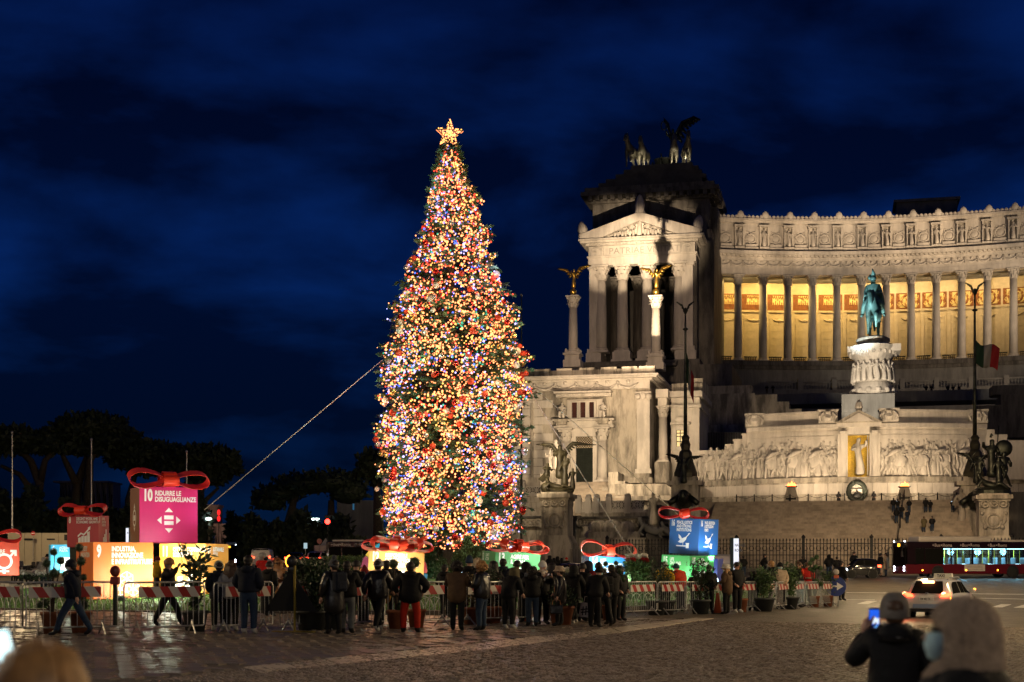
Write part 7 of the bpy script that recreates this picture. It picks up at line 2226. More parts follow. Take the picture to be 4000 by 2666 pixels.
def head_mesh(kind):
 """things worn on the head, or hair; origin at the middle of the head"""
 if kind in _hw:return _hw[kind]
 r=random.Random(hash(kind)%100 if False else sum(map(ord,kind)));q=MB()
 def dome(rr,z0,sx=1,sy=1.12,top=1.0,n=14):
  q.lathe([(rr*.98,z0),(rr*1.04,z0+.035),(rr,.05),(rr*.8,.10*top),(rr*.45,.135*top),(.01,.15*top)],(0,.0,0),n,sx,sy)
 if kind in('beanie','pom'):
  dome(.106,-.01,top=1.05)
  q.lathe([(.108,-.03),(.114,-.02),(.114,.02),(.108,.03)],(0,0,0),14,1,1.1)
  if kind=='pom':q.sphere((0,-.02,.185),.055,10,7)
 elif kind=='tallbeanie':
  q.lathe([(.106,-.02),(.112,.02),(.105,.08),(.09,.15),(.05,.21),(.01,.23)],(0,-.01,0),14,1,1.1)
 elif kind=='pixie':
  q.lathe([(.115,-.09),(.12,0),(.10,.08),(.06,.16),(.025,.23),(.005,.26)],(0,-.02,0),14,1,1.1)
 elif kind=='hood':
  q.lathe([(.15,-.24),(.145,-.16),(.125,-.08),(.132,.0),(.122,.07),(.09,.125),(.04,.15),(.005,.155)],(0,-.02,0),16,1,1.15)
 elif kind=='furhood':
  q.lathe([(.16,-.24),(.15,-.14),(.14,-.05),(.135,.05),(.1,.12),(.01,.15)],(0,-.03,0),16,1,1.1)
  leaves(q,lambda:(lambda a:(.13*math.cos(a),.07+r.gauss(0,.02),.0+.15*math.sin(a)))(r.random()*6.28),260,.06,r)
 elif kind=='short':
  q.sphere((0,-.02,.025),.1,14,9,(.98,1.14,1.08))
  q.sphere((0,-.055,-.04),.082,10,7,(1.0,.8,1.0))
 elif kind=='long':
  q.sphere((0,-.015,.022),.104,14,9,(1,1.12,1.06))
  for s in range(-4,5):
   x=s*.024;q.path([(x,-.08+abs(s)*.009,.05),(x*1.25,-.115+abs(s)*.012,-.08),(x*1.5,-.14+abs(s)*.012,-.22),(x*1.45+r.gauss(0,.008),-.155+abs(s)*.01,-.38-r.random()*.05)],[.03,.034,.032,.012],6)
 elif kind=='curly':
  q.sphere((0,-.03,0),.125,14,9,(1.05,1.05,1.1))
  for i in range(90):
   a,b=r.uniform(0,6.28),r.uniform(-1.0,1.4);p=(.13*math.cos(b)*math.cos(a),-.035+.13*math.cos(b)*math.sin(a),.14*math.sin(b))
   if p[1]>.07:continue
   q.sphere(p,r.uniform(.02,.038),6,4)
 elif kind=='cap':
  dome(.104,0);q.add([(-.08,.09,.02),(.08,.09,.02),(.065,.2,.0),(-.065,.2,.0),(-.08,.09,.035),(.08,.09,.035),(.065,.2,.01),(-.065,.2,.01)],[(0,1,2,3),(7,6,5,4),(0,4,5,1),(1,5,6,2),(2,6,7,3),(3,7,4,0)])
 elif kind=='flatcap':
  q.sphere((0,.03,.07),.125,14,8,(1,1.2,.42));q.sphere((0,.13,.04),.08,10,6,(1,.9,.2))
 elif kind=='bucket':
  q.lathe([(.165,-.03),(.16,-.02),(.112,.035),(.108,.10),(.095,.125),(.01,.13)],(0,0,.02),18,1,1.08)
 elif kind=='mask':
  q.lathe([(.040,-.115),(.07,-.09),(.082,-.05),(.078,-.01),(.066,.002)],(0,.035,0),16,.98,.95)
 elif kind=='scarf':
  q.path([(.085*math.cos(a*PI/8),.085*math.sin(a*PI/8),-.155+.01*math.sin(a))for a in range(17)],.048,8);q.path([(.05,.10,-.17),(.06,.15,-.28),(.05,.15,-.42)],[.045,.05,.03],6)
 elif kind=='hood_down':
  q.sphere((0,-.10,-.03),.13,12,8,(1.05,.62,.72));q.path([(.10*math.cos(a*PI/8),.09*math.sin(a*PI/8),.02)for a in range(17)],.04,6)
 elif kind=='shemagh':
  q.lathe([(.13,-.22),(.12,-.17),(.10,-.13)],(0,0,0),14)
 me=q.mesh(kind,C['black'],True)
 _hw[kind]=me
 return me
def setmat(o,slot,m):
 while len(o.material_slots)<=slot:break
 o.material_slots[slot].link='OBJECT';o.material_slots[slot].material=m
PG='visitors along the barriers'
npl=[0]
def person(px,pyt,pyb,label,pose='stand',face=0,coat='black',hem=.82,tr='jean',shoe=SHOE,wear=(),puff=1.0,Y=None,group=PG,mir=1,ground=None,wid=1.0):
 """wear: list of (kind, material). face: degrees turned clockwise from looking away"""
 if Y is None:
  p=foot(px,pyb)
 else:
  p=at(px,pyb,Y)
 if ground is not None:p.z=ground
 s=(pyb-pyt)*p.y/F/1.76
 s=max(.5,min(1.12,s))
 me,J=body_mesh(pose)
 o=bpy.data.objects.new('person',me);COL.objects.link(o)
 o.location=p;o.rotation_euler=(0,0,-rad(face));wid*=1.10
 o.scale=(s*mir*wid,s*wid,s)
 tag(o,label,'person',group)
 setmat(o,1,C[tr]);setmat(o,2,shoe)
 if coat:
  c=inst('coat',coat_mesh(pose,hem,puff),o);setmat(c,0,C[coat])
  if npl[0]%3!=1 and pyb-pyt>60:
   w=inst('hood_down',head_mesh('hood_down'),o,Vector(J['n'][:3]));setmat(w,0,C[coat])
 h=Vector(J['hm'][:3])
 for kind,m in wear:
  nm={'short':'hair','long':'hair','curly':'hair','pom':'bobble_hat','tallbeanie':'beanie','bucket':'bucket_hat','flatcap':'flat_cap','furhood':'hood','pixie':'pointed_hat','shemagh':'scarf'}.get(kind,kind)
  w=inst(nm,head_mesh(kind),o,h);setmat(w,0,m)
 npl[0]+=1
 return o
def phone_for(o,pose,label,lit=True):
 """a phone in the raised hands: rests in a hand, so it is a thing of its own"""
 bpy.context.view_layer.update()
 J=body_mesh(pose)[1];w1,w2=Vector(J['w1'][:3]),Vector(J['w-1'][:3])
 p=o.matrix_world@((w1+w2)/2+Vector((0,.10,.07)))
 q=MB();q.rbox(-.038,.038,-.005,.005,-.075,.075,.004);ph=q.build('phone',BLACKP,loc=p,rot=(rad(-12),0,o.rotation_euler.z))
 tag(ph,label,'phone','phones held up by visitors')
 q=MB();q.box(-.034,.034,-.0065,-.0055,-.070,.070);q.build('screen',SCREEN,ph)
b_,n_,k_=C['black'],C['navy'],C['grey']
H=HAIR
P1=person(168,1288,1462,'person in dark jacket and cap with white mask striding left past the barriers','walk',-90,'navy',.80,'jean',SHOE,(('short',H['dark']),('beanie',C['navy']),('mask',MASKW)))
P2=person(385,1284,1441,'adult in black walking right with a child on the arm behind the barrier','carry',88,'black',.85,'black',SHOE,(('short',H['grey']),('beanie',C['camel'])))
child=person(361,1280,1370,'child in mustard yellow coat carried before the amber box','stand',75,'yellow',.75,'navy',SHOE,(('beanie',C['maroon']),),Y=P2.location.y,group='children in the crowd')
person(503,1291,1451,'person in blue grey beanie and dark coat beside the young evergreen','stand',-20,'navy',.70,'black',SHOEW,(('short',H['dark']),('beanie',C['paleg'])))
person(531,1289,1452,'woman with long brown hair, pale grey coat and fringed scarf','relax',5,'paleg',.78,'black',SHOEW,(('long',H['brown']),('scarf',C['beige'])))
person(571,1277,1459,'tall man in black padded jacket, blue jeans and white shoes seen from behind','stand',12,'navy',.93,'jean',SHOEW,(('short',H['dark']),('shemagh',C['black'])),1.08)
person(604,1270,1414,'white haired man in red jacket wearing a dark mask behind the barrier','stand',75,'red',.86,'black',SHOE,(('short',H['grey']),('mask',C['navy'])))
o=person(641,1287,1410,'woman in fur hooded camel coat looking down at a phone','chest',195,'camel',.48,'jean',SHOE,(('furhood',C['camel']),('cap',C['navy'])));phone_for(o,'chest','phone held by the woman in the fur hooded coat')
person(664,1297,1411,'person in brown flat cap behind the triangular road sign','stand',-80,'black',.7,'black',SHOE,(('short',H['grey']),('flatcap',C['brown'])))
person(690,1290,1408,'person behind the bay shrub with a pale rimmed hood','stand',20,'black',.8,'black',SHOE,(('hood',C['grey']),))
person(768,1287,1460,'person in bobble hat and long dark coat left of the man in grey jeans','relax',-35,'shiny',.45,'black',SHOE,(('short',H['dark']),('pom',C['grey'])),1.05)
person(797,1290,1457,'man in dark padded jacket and grey jeans with legs apart, bright reflections at his feet','phone',8,'black',.86,'grey',SHOE,(('short',H['dark']),('shemagh',C['black'])),1.1)
person(838,1307,1432,'child in pointed red hat and magenta scarf','stand',60,'black',.62,'black',SHOE,(('pixie',C['maroon']),('scarf',C['mag'])),group='children in the crowd')
person(868,1287,1451,'person in grey woolly hat and shiny black coat with mustard bag','walk',15,'shiny',.72,'black',SHOEW,(('beanie',C['paleg']),('short',H['dark'])),1.12,wid=1.02)
person(905,1291,1418,'dark haired visitor beyond the barrier in front of the tan box','stand',30,'black',.8,'black',SHOE,(('short',H['dark']),))
person(943,1292,1456,'broad man in black jacket and bright red trousers seen from behind','wide',-4,'black',.70,'redtr',SHOE,(('short',H['dark']),),1.16,wid=1.03)
o=person(1050,1292,1450,'person in hooded brown parka with dark curly hair facing the tree','phone',10,'brown',.66,'black',SHOE,(('curly',H['dark']),('shemagh',C['brown'])),1.08);phone_for(o,'phone','lit phone held by the person in the brown parka')
person(1078,1284,1418,'visitor in dark blue knitted hat beyond the barrier','stand',15,'black',.8,'black',SHOE,(('tallbeanie',C['jean']),))
person(1094,1286,1400,'visitor in pale fur rimmed hood beside the blue knitted hat','stand',20,'black',.75,'black',SHOE,(('furhood',C['beige']),))
person(1108,1292,1451,'woman with curly fair hair in black padded jacket and jeans looking left','chest',-65,'shiny',.78,'jean',SHOE,(('curly',H['blond']),),1.06)
person(1156,1284,1424,'short haired man in dark vest in front of the green box','stand',15,'navy',.8,'black',SHOE,(('short',H['dark']),))
person(1167,1301,1447,'person in hooded sweatshirt and pale trainers leaning forward','bend',35,'black',.80,'black',SHOEW,(('hood',C['olive']),))
person(1209,1293,1432,'hooded visitor in black left of the pale woolly hat','stand',-25,'black',.75,'black',SHOE,(('hood',b_),))
person(1223,1304,1441,'visitor in black jacket and blue jeans with back turned, among the group','phone',-10,'black',.84,'jean',SHOE,(('curly',H['dark']),),1.1)
o=person(1245,1291,1436,'woman in white woolly hat and scarf looking at a lit phone','phone',150,'black',.72,'black',SHOE,(('beanie',C['white']),('scarf',C['beige'])));phone_for(o,'phone','brightly lit phone of the woman in the white woolly hat')
LB=person(1287,1303,1440,'person in pale brimmed cap and long leather coat in profile with a handbag','relax',-85,'shiny',.60,'black',SHOE,(('short',H['dark']),('bucket',C['beige'])))
TB=person(1318,1300,1434,'person in hooded long black coat carrying a white tote bag','walk',25,'black',.52,'black',SHOEW,(('hood',b_),))
person(1365,1299,1443,'person in black hooded jacket bending forward among the group near the blue box','bend',30,'black',.82,'black',SHOE,(('beanie',b_),('mask',MASKM)),1.15)
person(1350,1291,1428,'visitor in dark peaked hood behind the bending visitor','walk',40,'maroon',.7,'black',SHOE,(('hood',n_),))
person(1387,1305,1440,'broad visitor in dark blue padded jacket right of the bending one','walk',-20,'navy',.8,'black',SHOE,(('short',H['dark']),),1.15)
person(1405,1298,1437,'dark haired visitor at the right end of the dense group','stand',-30,'black',.8,'black',SHOE,(('short',H['dark']),),1.05)
person(1425,1302,1428,'visitor with red hair band beside the barrier right of the group','stand',140,'black',.8,'black',SHOE,(('curly',H['dark']),))
person(1527,1291,1408,'grey haired person in yellow padded jacket behind the barrier','stand',20,'yellow',.84,'black',SHOE,(('short',H['grey']),),1.15)
person(1565,1293,1406,'person in bright orange red jacket and blue beanie leaning on the barrier','bend',-25,'orange',.84,'grey',SHOE,(('beanie',C['teal']),),1.05)
person(1597,1312,1404,'dark haired child in pale blue mask right of the orange red jacket','stand',170,'black',.8,'black',SHOE,(('curly',H['dark']),('mask',MASKM)),group='children in the crowd')
person(1629,1300,1410,'person in grey cap and white mask behind the potted shrub','stand',165,'black',.8,'black',SHOE,(('cap',C['grey']),('mask',MASKW)),1.1)
o=person(1671,1298,1412,'woman in white bucket hat and brown fleece coat before the barriers','chest',-60,'brown',.62,'black',SHOE,(('long',H['blond']),('bucket',C['white'])));phone_for(o,'chest','small phone in the hands of the white bucket hat woman')
person(1693,1292,1409,'dark haired man in black close behind the white bucket hat','stand',150,'black',.8,'black',SHOEW,(('short',H['dark']),))
person(1729,1311,1404,'curly dark haired visitor crouching low behind the barrier right of the white hat','bend',10,'black',.8,'black',SHOE,(('curly',H['dark']),))
person(1772,1289,1400,'fair haired visitor in black turning left behind the potted bay','stand',-70,'black',.8,'black',SHOE,(('short',H['blond']),))
person(1792,1294,1400,'visitor in black hat and white mask facing the square','stand',175,'beige',.8,'black',SHOE,(('beanie',b_),('mask',MASKM)))
person(1835,1287,1396,'dark visitor with orange scarf behind the second large shrub','stand',120,'black',.8,'black',SHOE,(('short',H['brown']),('scarf',C['orange'])))
person(1853,1292,1394,'visitor in red and green jacket holding a child behind the barrier end','chest',170,'red',.8,'black',SHOE,(('short',H['brown']),))
person(1932,1290,1388,'dark visitor beside the round blue arrow sign','stand',60,'black',.7,'black',SHOE,(('short',H['dark']),),Y=70,ground=-.15)
for px,t_,b_y,fc,ps,lb in((618,1292,1418,30,'stand','dark visitor beyond the barrier between the red jacket and the flat cap'),(742,1288,1444,-20,'relax','dark visitor close behind the bobble hat, half hidden by the bay shrub'),(818,1290,1436,25,'stand','dark visitor between the man in grey jeans and the mustard bag'),(888,1288,1438,-15,'phone','dark visitor close behind the grey woolly hat'),(1022,1298,1420,40,'stand','dark visitor beyond the barrier left of the brown parka'),(1134,1291,1428,-30,'relax','dark visitor just right of the curly fair hair'),(1188,1290,1430,10,'stand','dark visitor between the hooded sweatshirt and the black backpack'),(1268,1296,1430,-50,'relax','dark visitor between the lit phone and the handbag carrier'),(1338,1296,1430,20,'stand','dark visitor right behind the tote bag carrier'),(1376,1294,1424,0,'phone','dark visitor in front of the sky blue box, behind the bending one')):
 person(px,t_,b_y,lb,ps,fc,'black',.72,'black',SHOE,((R.choice(['short','beanie','hood']),H['dark']),),1.05)
 # farther people
FG='people near the foot of the monument'
def far(px,pyt,pyb,Y,label,**k):
 p=at(px,pyb,Y);return person(px,pyt,pyb,label,Y=Y,ground=G(p.x,p.y),group=FG,**k)
far(1658,1271,1322,82,'woman with long brown hair by the white van',face=150,coat='black',wear=(('long',H['brown']),))
far(1708,1262,1312,108,'dark figure standing right of the white totem',face=20,wear=(('short',H['dark']),))
far(1756,1258,1312,108,'dark figure striding right along the railing',pose='walk',face=90,hem=.6,wear=(('short',H['dark']),))
far(1844,1264,1315,106,'dark figure before the railing above the second large shrub',face=0,wear=(('short',H['dark']),))
far(1905,1262,1316,106,'broad dark figure before the railing near the small black car',face=10,puff=1.1,wear=(('hood',b_),))
far(1923,1266,1316,105,'slim dark figure beside the broad one near the small black car',face=-10,wear=(('short',H['dark']),))
far(1962,1255,1313,110,'dark figure behind the roof of the small black car',face=150,wear=(('short',H['dark']),))
far(2023,1258,1313,109,'person in pale trousers waiting at the bus stop',face=80,tr='beige',wear=(('short',H['dark']),))
far(2036,1257,1312,109.5,'person in pale coat waiting nearer the bus front',face=-60,coat='beige',hem=.5,wear=(('short',H['dark']),))
for i,(px,h,fc,lb)in enumerate(((1263,0,20,'tall dark visitor at the foot of the left stone pedestal'),(1273,6,-10,'dark visitor second from the left at the stone pedestal'),(1281,3,40,'dark visitor in the middle of the five at the stone pedestal'),(1291,7,0,'short dark visitor fourth at the stone pedestal'),(1302,6,-30,'visitor in red hat at the right of the stone pedestal'))):
 far(px,1258+h,1310,106+i*.3,lb,face=fc,wear=((('beanie',C['red']),)if i==4 else(('hood',b_),)))
far(100,1266,1338,84,'person in pale jacket and cap behind the blue box, back turned',face=10,coat='paleg',hem=.92,wear=(('short',H['grey']),('beanie',C['paleg'])))
far(110,1252,1335,89,'tall person in dark coat and hat behind the pale jacket',face=15,coat='brown',hem=.5,wear=(('bucket',b_),))
far(488,1281,1340,88,'traffic officer in a fluorescent yellow vest',face=60,coat='hiviz',wear=(('short',H['dark']),))
far(700,1262,1312,112,'man in olive jacket directing cars beyond the hedge',face=180,coat='olive',wear=(('short',H['brown']),))
# on the great stair
SG='visitors on the great stair'
def stair(px,pyt,pyb,label,**k):
 d=-13
 # find the step whose tread lies on the sight line
 for kk in range(NS+1):
  f=(kk)/NS;dd=-31+17.5*f+.3;z=1.1+(TZ-1.1)*min(1,(kk+1)/NS)
  if M(px,pyb,dd).z<=z:break
 w=m2w(M(px,pyb,dd));w.z=z-.002
 p=person(px,pyt,pyb,label,Y=w.y,ground=w.z,group=SG,**k)
 p.location.x=w.x
 return p
stair(2053,1146,1180,'person on the stair landing left of the raised phone',face=10,wear=(('short',H['dark']),))
o=stair(2063,1149,1181,'person on the landing holding a bright phone overhead',pose='phone',face=0,wear=(('short',H['dark']),));phone_for(o,'phone','bright phone raised on the stair landing')
stair(2060,1168,1204,'person in black on the stair, left of two standing close',face=0,wear=(('hood',b_),))
stair(2072,1165,1198,'person in black on the stair, right of two standing close',face=20,wear=(('short',H['dark']),))
stair(2085,1172,1204,'person with pale belt on the stair casting a long shadow',face=-10,coat='navy',wear=(('beanie',C['grey']),))
stair(2089,1151,1182,'person on the landing right of the flame altar',face=15,wear=(('short',H['dark']),))
stair(2127,1145,1179,'taller of a couple on the landing looking at the altar',face=0,hem=.6,wear=(('short',H['dark']),))
stair(2138,1150,1179,'shorter of a couple on the landing looking at the altar',face=0,hem=.6,wear=(('short',H['dark']),))
o=stair(2189,1151,1180,'lone person with lit phone at the right end of the landing',pose='phone',face=0,wear=(('short',H['dark']),));phone_for(o,'phone','phone of the lone person at the right end of the landing')
stair(2123,1191,1228,'person in olive coat low on the stair',face=5,coat='olive',hem=.5,wear=(('short',H['brown']),))
stair(2142,1189,1227,'person in black with pale shoes low on the stair',face=-5,shoe=SHOEW,wear=(('short',H['dark']),))
for px,lb in((1927,'soldier in dark cloak standing guard left of the wreath'),(2008,'soldier in dark cloak standing guard right of the wreath')):
 u=mray(px,-5)[1];w=m2w((u,-5,TZ));t=w.y
 person(px,1131,1160,lb,'stand',180+13,'black',.35,'black',SHOEW,(('hood',b_),),Y=w.y,ground=TZ,group='soldiers guarding the tomb').location.x=w.x
TGp='tiny visitors on the upper terraces'
for i,px in enumerate((2050,2065,2084,2093,2102,2126,2152,2160,2168,2182)):
 dv=12;w=m2w((mray(px,dv)[1],dv,M(px,966,dv).z))
 person(px,947,966,'tiny visitor behind the altar parapet, %s from the pedestal'%LBL[i],'stand',180+R.uniform(-40,40),R.choice(['black','red','navy','beige']),.7,'black',SHOE,((R.choice(['short','hood','beanie']),R.choice([H['brown'],C['white'],H['dark']])),),Y=w.y,ground=w.z,group=TGp).location.x=w.x
for i,px in enumerate((1762,1776,2128,2140,2178,2190,2204)):
 dv=76;w=m2w((mray(px,dv)[1],dv,M(px,905,dv).z))
 person(px,886,906,'dark visitor silhouette on the upper terrace below the colonnade, %s from the temple'%LBL[i],'stand',180,'black',.7,'black',SHOE,(('short',H['dark']),),Y=w.y,ground=w.z,group=TGp).location.x=w.x
q=MB();q.box(mray(1735,74)[1],mray(2420,74)[1],73,80,M(2000,930,76).z,M(2000,906,76).z);q.build('upper_terrace',S_GREY,MON)
q=MB();q.box(mray(2020,10)[1],mray(2250,10)[1],10.5,14,M(2100,1000,12).z,M(2100,966,12).z);q.build('parapet_walk',S_GREY,MON)
# things they carry
def backpack(pid,lab,m):
 o=[x for x in bpy.data.objects if x.get('label','').startswith(pid)][0]
 bpy.context.view_layer.update()
 b=empty('backpack',o.matrix_world@Vector((0,-.22,1.02)),o.rotation_euler.z,label=lab,cat='backpack',group='backpacks worn by visitors')
 q=MB();q.rbox(-.17,.17,-.14,.06,0,.46,.06);q.build('body',m,b);q=MB();q.rbox(-.12,.12,-.20,-.12,.05,.24,.03);q.build('pocket',m,b)
 for s in(-1,1):q=MB();q.path([(s*.11,.05,.42),(s*.13,.20,.44),(s*.14,.30,.30),(s*.13,.1,.05)],.018,5);q.build('strap',m,b)
backpack('hooded visitor in black left','black backpack worn by the hooded visitor left of the pale woolly hat',C['grey'])
backpack('person in bobble hat','dark backpack worn by the person in the bobble hat',C['navy'])
backpack('broad visitor in dark blue','black backpack on the broad visitor in dark blue',C['black'])
bpy.context.view_layer.update()
w=LB.matrix_world@Vector((-.28,.08,.70))
bag=empty('handbag',w,LB.rotation_euler.z,label='black handbag hanging from the hand of the person in profile',cat='handbag')
q=MB();q.rbox(-.06,.06,-.18,.18,-.3,-.05,.03);q.build('body',C['shiny'],bag);q=MB();q.path([(0,-.12,-.06),(0,-.1,.06),(0,0,.12),(0,.1,.06),(0,.12,-.06)],.012,5);q.build('handle',C['camel'],bag)
w=TB.matrix_world@Vector((.30,.12,.62));
bag=empty('tote_bag',(w.x,w.y-.12,w.z),0.1,label='white tote bag printed with a hash sign',cat='bag')
q=MB();q.add([(-.2,-.03,-.38),(.17,-.03,-.42),(.22,-.03,.0),(-.13,-.03,.04),(-.2,.05,-.38),(.17,.05,-.42),(.22,.03,0),(-.13,.03,.04)],[(0,1,2,3),(7,6,5,4),(0,4,5,1),(1,5,6,2),(2,6,7,3),(3,7,4,0)]);q.build('body',C['white'],bag)
text('#',.34,BLACKP,bag,(-.13,-.034,-.31),(rad(90),rad(-6),0),1.0,.02)
q=MB();q.path([(-.06,0,.0),(-.02,0,.2),(.1,0,.2),(.14,0,-.02)],.01,5);q.build('handle',C['white'],bag)
p=foot(889,1440)
q=MB();q.sphere((0,0,0),.17,12,8,(.75,.5,1.5));q.path([(-.06,0,.2),(-.04,-.02,.42),(.02,0,.55)],.014,5)
tag(q.build('shoulder_bag',C['mustard'],loc=(p.x,p.y-.05,.92),smooth=True),'mustard bag slung on the back of the person in the grey woolly hat','bag')
# --- three people close to the camera
POSES['lift']=((.0,.02,.10),('up','pocket'),0)
A0=at(2052,1385,10.6)
ph_h=A0.z-G(A0.x,A0.y)
_old=arm
def arm(s,kind):
 if kind=='raise':return[(s*.34,.06,1.20),(s*.215,.24,1.46)]
 return _old(s,kind)
POSES['lift']=((.0,.02,.10),('raise','pocket'),0)
A=person(2056,1385,1385+1.74*F/10.6*.93,'woman in grey knitted hat and black padded coat photographing the monument with a phone','lift',12,'black',.60,'black',SHOE,(('short',H['brown']),),1.0,Y=10.6,ground=G(A0.x,10.6),group='onlookers close to the camera')
A.scale=(.93,.93,.905)
kn=MB();kn.lathe([(.112,-.075),(.119,-.06),(.118,-.01),(.112,.05),(.09,.115),(.05,.145),(.005,.152)],(0,0,0),28,1,1.12,flute=.035)
KNIT=CL('knit_grey',(.17,.15,.13))
kb=kn.build('beanie',KNIT,A,True,loc=(0,.02,1.645))
q=MB();q.lathe([(.17,-.10),(.155,-.04),(.13,.0),(.115,.03),(.12,.045)],(0,-.01,1.49),20,1,1.05);q.build('hood',C['shiny'],A,True)
bpy.context.view_layer.update()
w=A.matrix_world@Vector(arm(-1,'raise')[1])
fw_=Vector((0,0,1))
hd=MB()
hd.path([w+Vector((0,0,-.03)),w+Vector((.005,.0,.03)),w+Vector((.014,.0,.085))],[.030,.040,.036],10)
for kk,(dz,l)in enumerate(((.095,.072),(.074,.078),(.052,.072),(.032,.058))):
 o_=w+Vector((.012,.02,dz))
 hd.path([o_,o_+Vector((.03,.028,.004)),o_+Vector((.06,.022,.004)),o_+Vector((.078,.004,.0))],[.0105,.010,.009,.0075],8)
hd.path([w+Vector((.006,-.022,.02)),w+Vector((.026,-.036,.05)),w+Vector((.040,-.028,.088)),w+Vector((.056,-.018,.108))],[.014,.013,.0115,.009],8)
hnd=hd.build('hand',SKIN,None,True);hnd.parent=A;hnd.matrix_parent_inverse=A.matrix_world.inverted()
pz=w+Vector((.063,.006,.082))
q=MB();q.rbox(-.040,.040,-.005,.005,-.09,.09,.004)
ph=q.build('phone',BLACKP,loc=pz,rot=(rad(-4),0,rad(-6)));tag(ph,'upright phone showing a blue picture, held up by the grey hat woman','phone')
q=MB();q.box(-.036,.036,-.0062,-.0055,-.070,.078);q.build('screen',emis('screen_blue',(.015,.11,.75),1.0),ph)
q=MB();q.add([(-.034,-.0066,-.03),(.034,-.0066,-.03),(.034,-.0066,.015),(.02,-.0066,.005),(.012,-.0066,.022),(-.005,-.0066,.008),(-.02,-.0066,-.004),(-.034,-.0066,-.006)],[tuple(range(8))]);q.build('screen_picture',emis('screen_white',(.75,.85,1.0),1.1),ph)
q=MB()
for k in range(9):q.add([(-.03+R.random()*.055,-.0066,-.066+R.random()*.03)]and[(-.03+k*.007,-.0066,-.06),(-.026+k*.007,-.0066,-.06),(-.026+k*.007,-.0066,-.045+R.uniform(0,.012)),(-.03+k*.007,-.0066,-.045)],[(0,1,2,3)])
q.build('screen_icons',emis('screen_cyan',(.2,.6,1.0),1.0),ph)
# hooded woman in profile
B0=at(2205,1370,5.9)
Bp=person(2205,1370,1370+1.76*F/5.9*.95,'woman in beige fluffy hood and pale blue mask facing left, close to the camera','stand',-80,'black',.60,'black',SHOE,(('short',H['brown']),),1.12,Y=5.9,ground=G(B0.x,5.9),group='onlookers close to the camera')
Bp.scale=(.95,.95,(B0.z-G(B0.x,5.9))/1.80)
FLEECE=mat('beige_fleece',(.38,.28,.20),.95,vary=.3,scale=22,bump=.8,bscale=70,sheen=.8)
q=MB();q.lathe([(.155,-.25),(.16,-.19),(.152,-.10),(.146,.0),(.132,.07),(.10,.125),(.05,.155),(.005,.163)],(0,-.02,1.64),26,.98,1.12)
for v_i,v in enumerate(q.v):
# open the front of the hood around the face
 if v[1]>.075 and v[2]<1.69 and v[2]>1.45:q.v[v_i]=(v[0]*1.05,.075+(v[1]-.075)*.12,v[2])
hd_=q.build('hood',FLEECE,Bp,True)
q=MB();q.lathe([(.05,-.125),(.082,-.10),(.096,-.05),(.090,.0),(.06,.012)],(0,.055,1.63),20,.92,1.0);q.build('mask',MASKM,Bp,True)
q=MB();q.lathe([(.30,-.24),(.27,-.12),(.21,-.02),(.17,.04)],(0,-.03,1.44),20,1.0,.95);q.build('collar',C['black'],Bp,True)
# blond head at the lower left, with a lit phone
Cp=person(96,1476,1476+1.76*F/3.7*.93,'person with wavy fair hair at the lower left corner, very close to the camera','phone',-8,'black',.6,'black',SHOE,(),1.05,Y=3.7,ground=G(-1.2,3.7),group='onlookers close to the camera')
Cp.scale=(.95,.95,(at(96,1476,3.7).z-G(-1.2,3.7))/1.765)
q=MB();q.sphere((0,-.015,1.645),.112,22,14,(1.02,1.1,1.05))
rr_=random.Random(4)
for k in range(150):
 a=rr_.uniform(PI*1.0,PI*2.0)if k%3 else rr_.uniform(0,6.28);x,y=.10*math.cos(a),-.015+.115*math.sin(a)
 q.path([(x*.3,y*.3-.02,1.76+rr_.uniform(-.01,.01)),(x*.85,y*.85,1.73),(x*1.15,y*1.1,1.65),(x*1.25+rr_.gauss(0,.01),y*1.15,1.54),(x*1.25+rr_.gauss(0,.02),y*1.2-.01,1.42)],[.006,.012,.013,.012,.004],5)
q.build('hair',HAIR['blond'],Cp,True)
p=at(2,1512,3.9)
q=MB();q.rbox(-.038,.038,-.005,.005,-.075,.075,.004);ph2=q.build('phone',BLACKP,loc=p,rot=(rad(-10),rad(-14),.25));tag(ph2,'lit phone cut by the left edge near the fair hair','phone')
q=MB();q.box(-.034,.034,-.0065,-.0055,-.06,.07);q.build('screen',emis('screen_pale',(.6,.9,.95),2.0),ph2)
hd=MB();w=p+Vector((-.05,.01,-.06));hd.path([w+Vector((-.02,0,-.07)),w,w+Vector((.01,.0,.05))],[.03,.038,.03],8)
for kk in range(4):o_=w+Vector((.0,.02,-.01+kk*.02));hd.path([o_,o_+Vector((.03,.02,.004)),o_+Vector((.07,.012,.004))],[.010,.0095,.008],6)
hd.path([w+Vector((0,-.02,0)),w+Vector((.03,-.025,.03)),w+Vector((.05,-.02,.05))],[.013,.012,.009],6)
hnd=hd.build('hand',SKIN,None,True);bpy.context.view_layer.update();hnd.parent=Cp;hnd.matrix_parent_inverse=Cp.matrix_world.inverted()
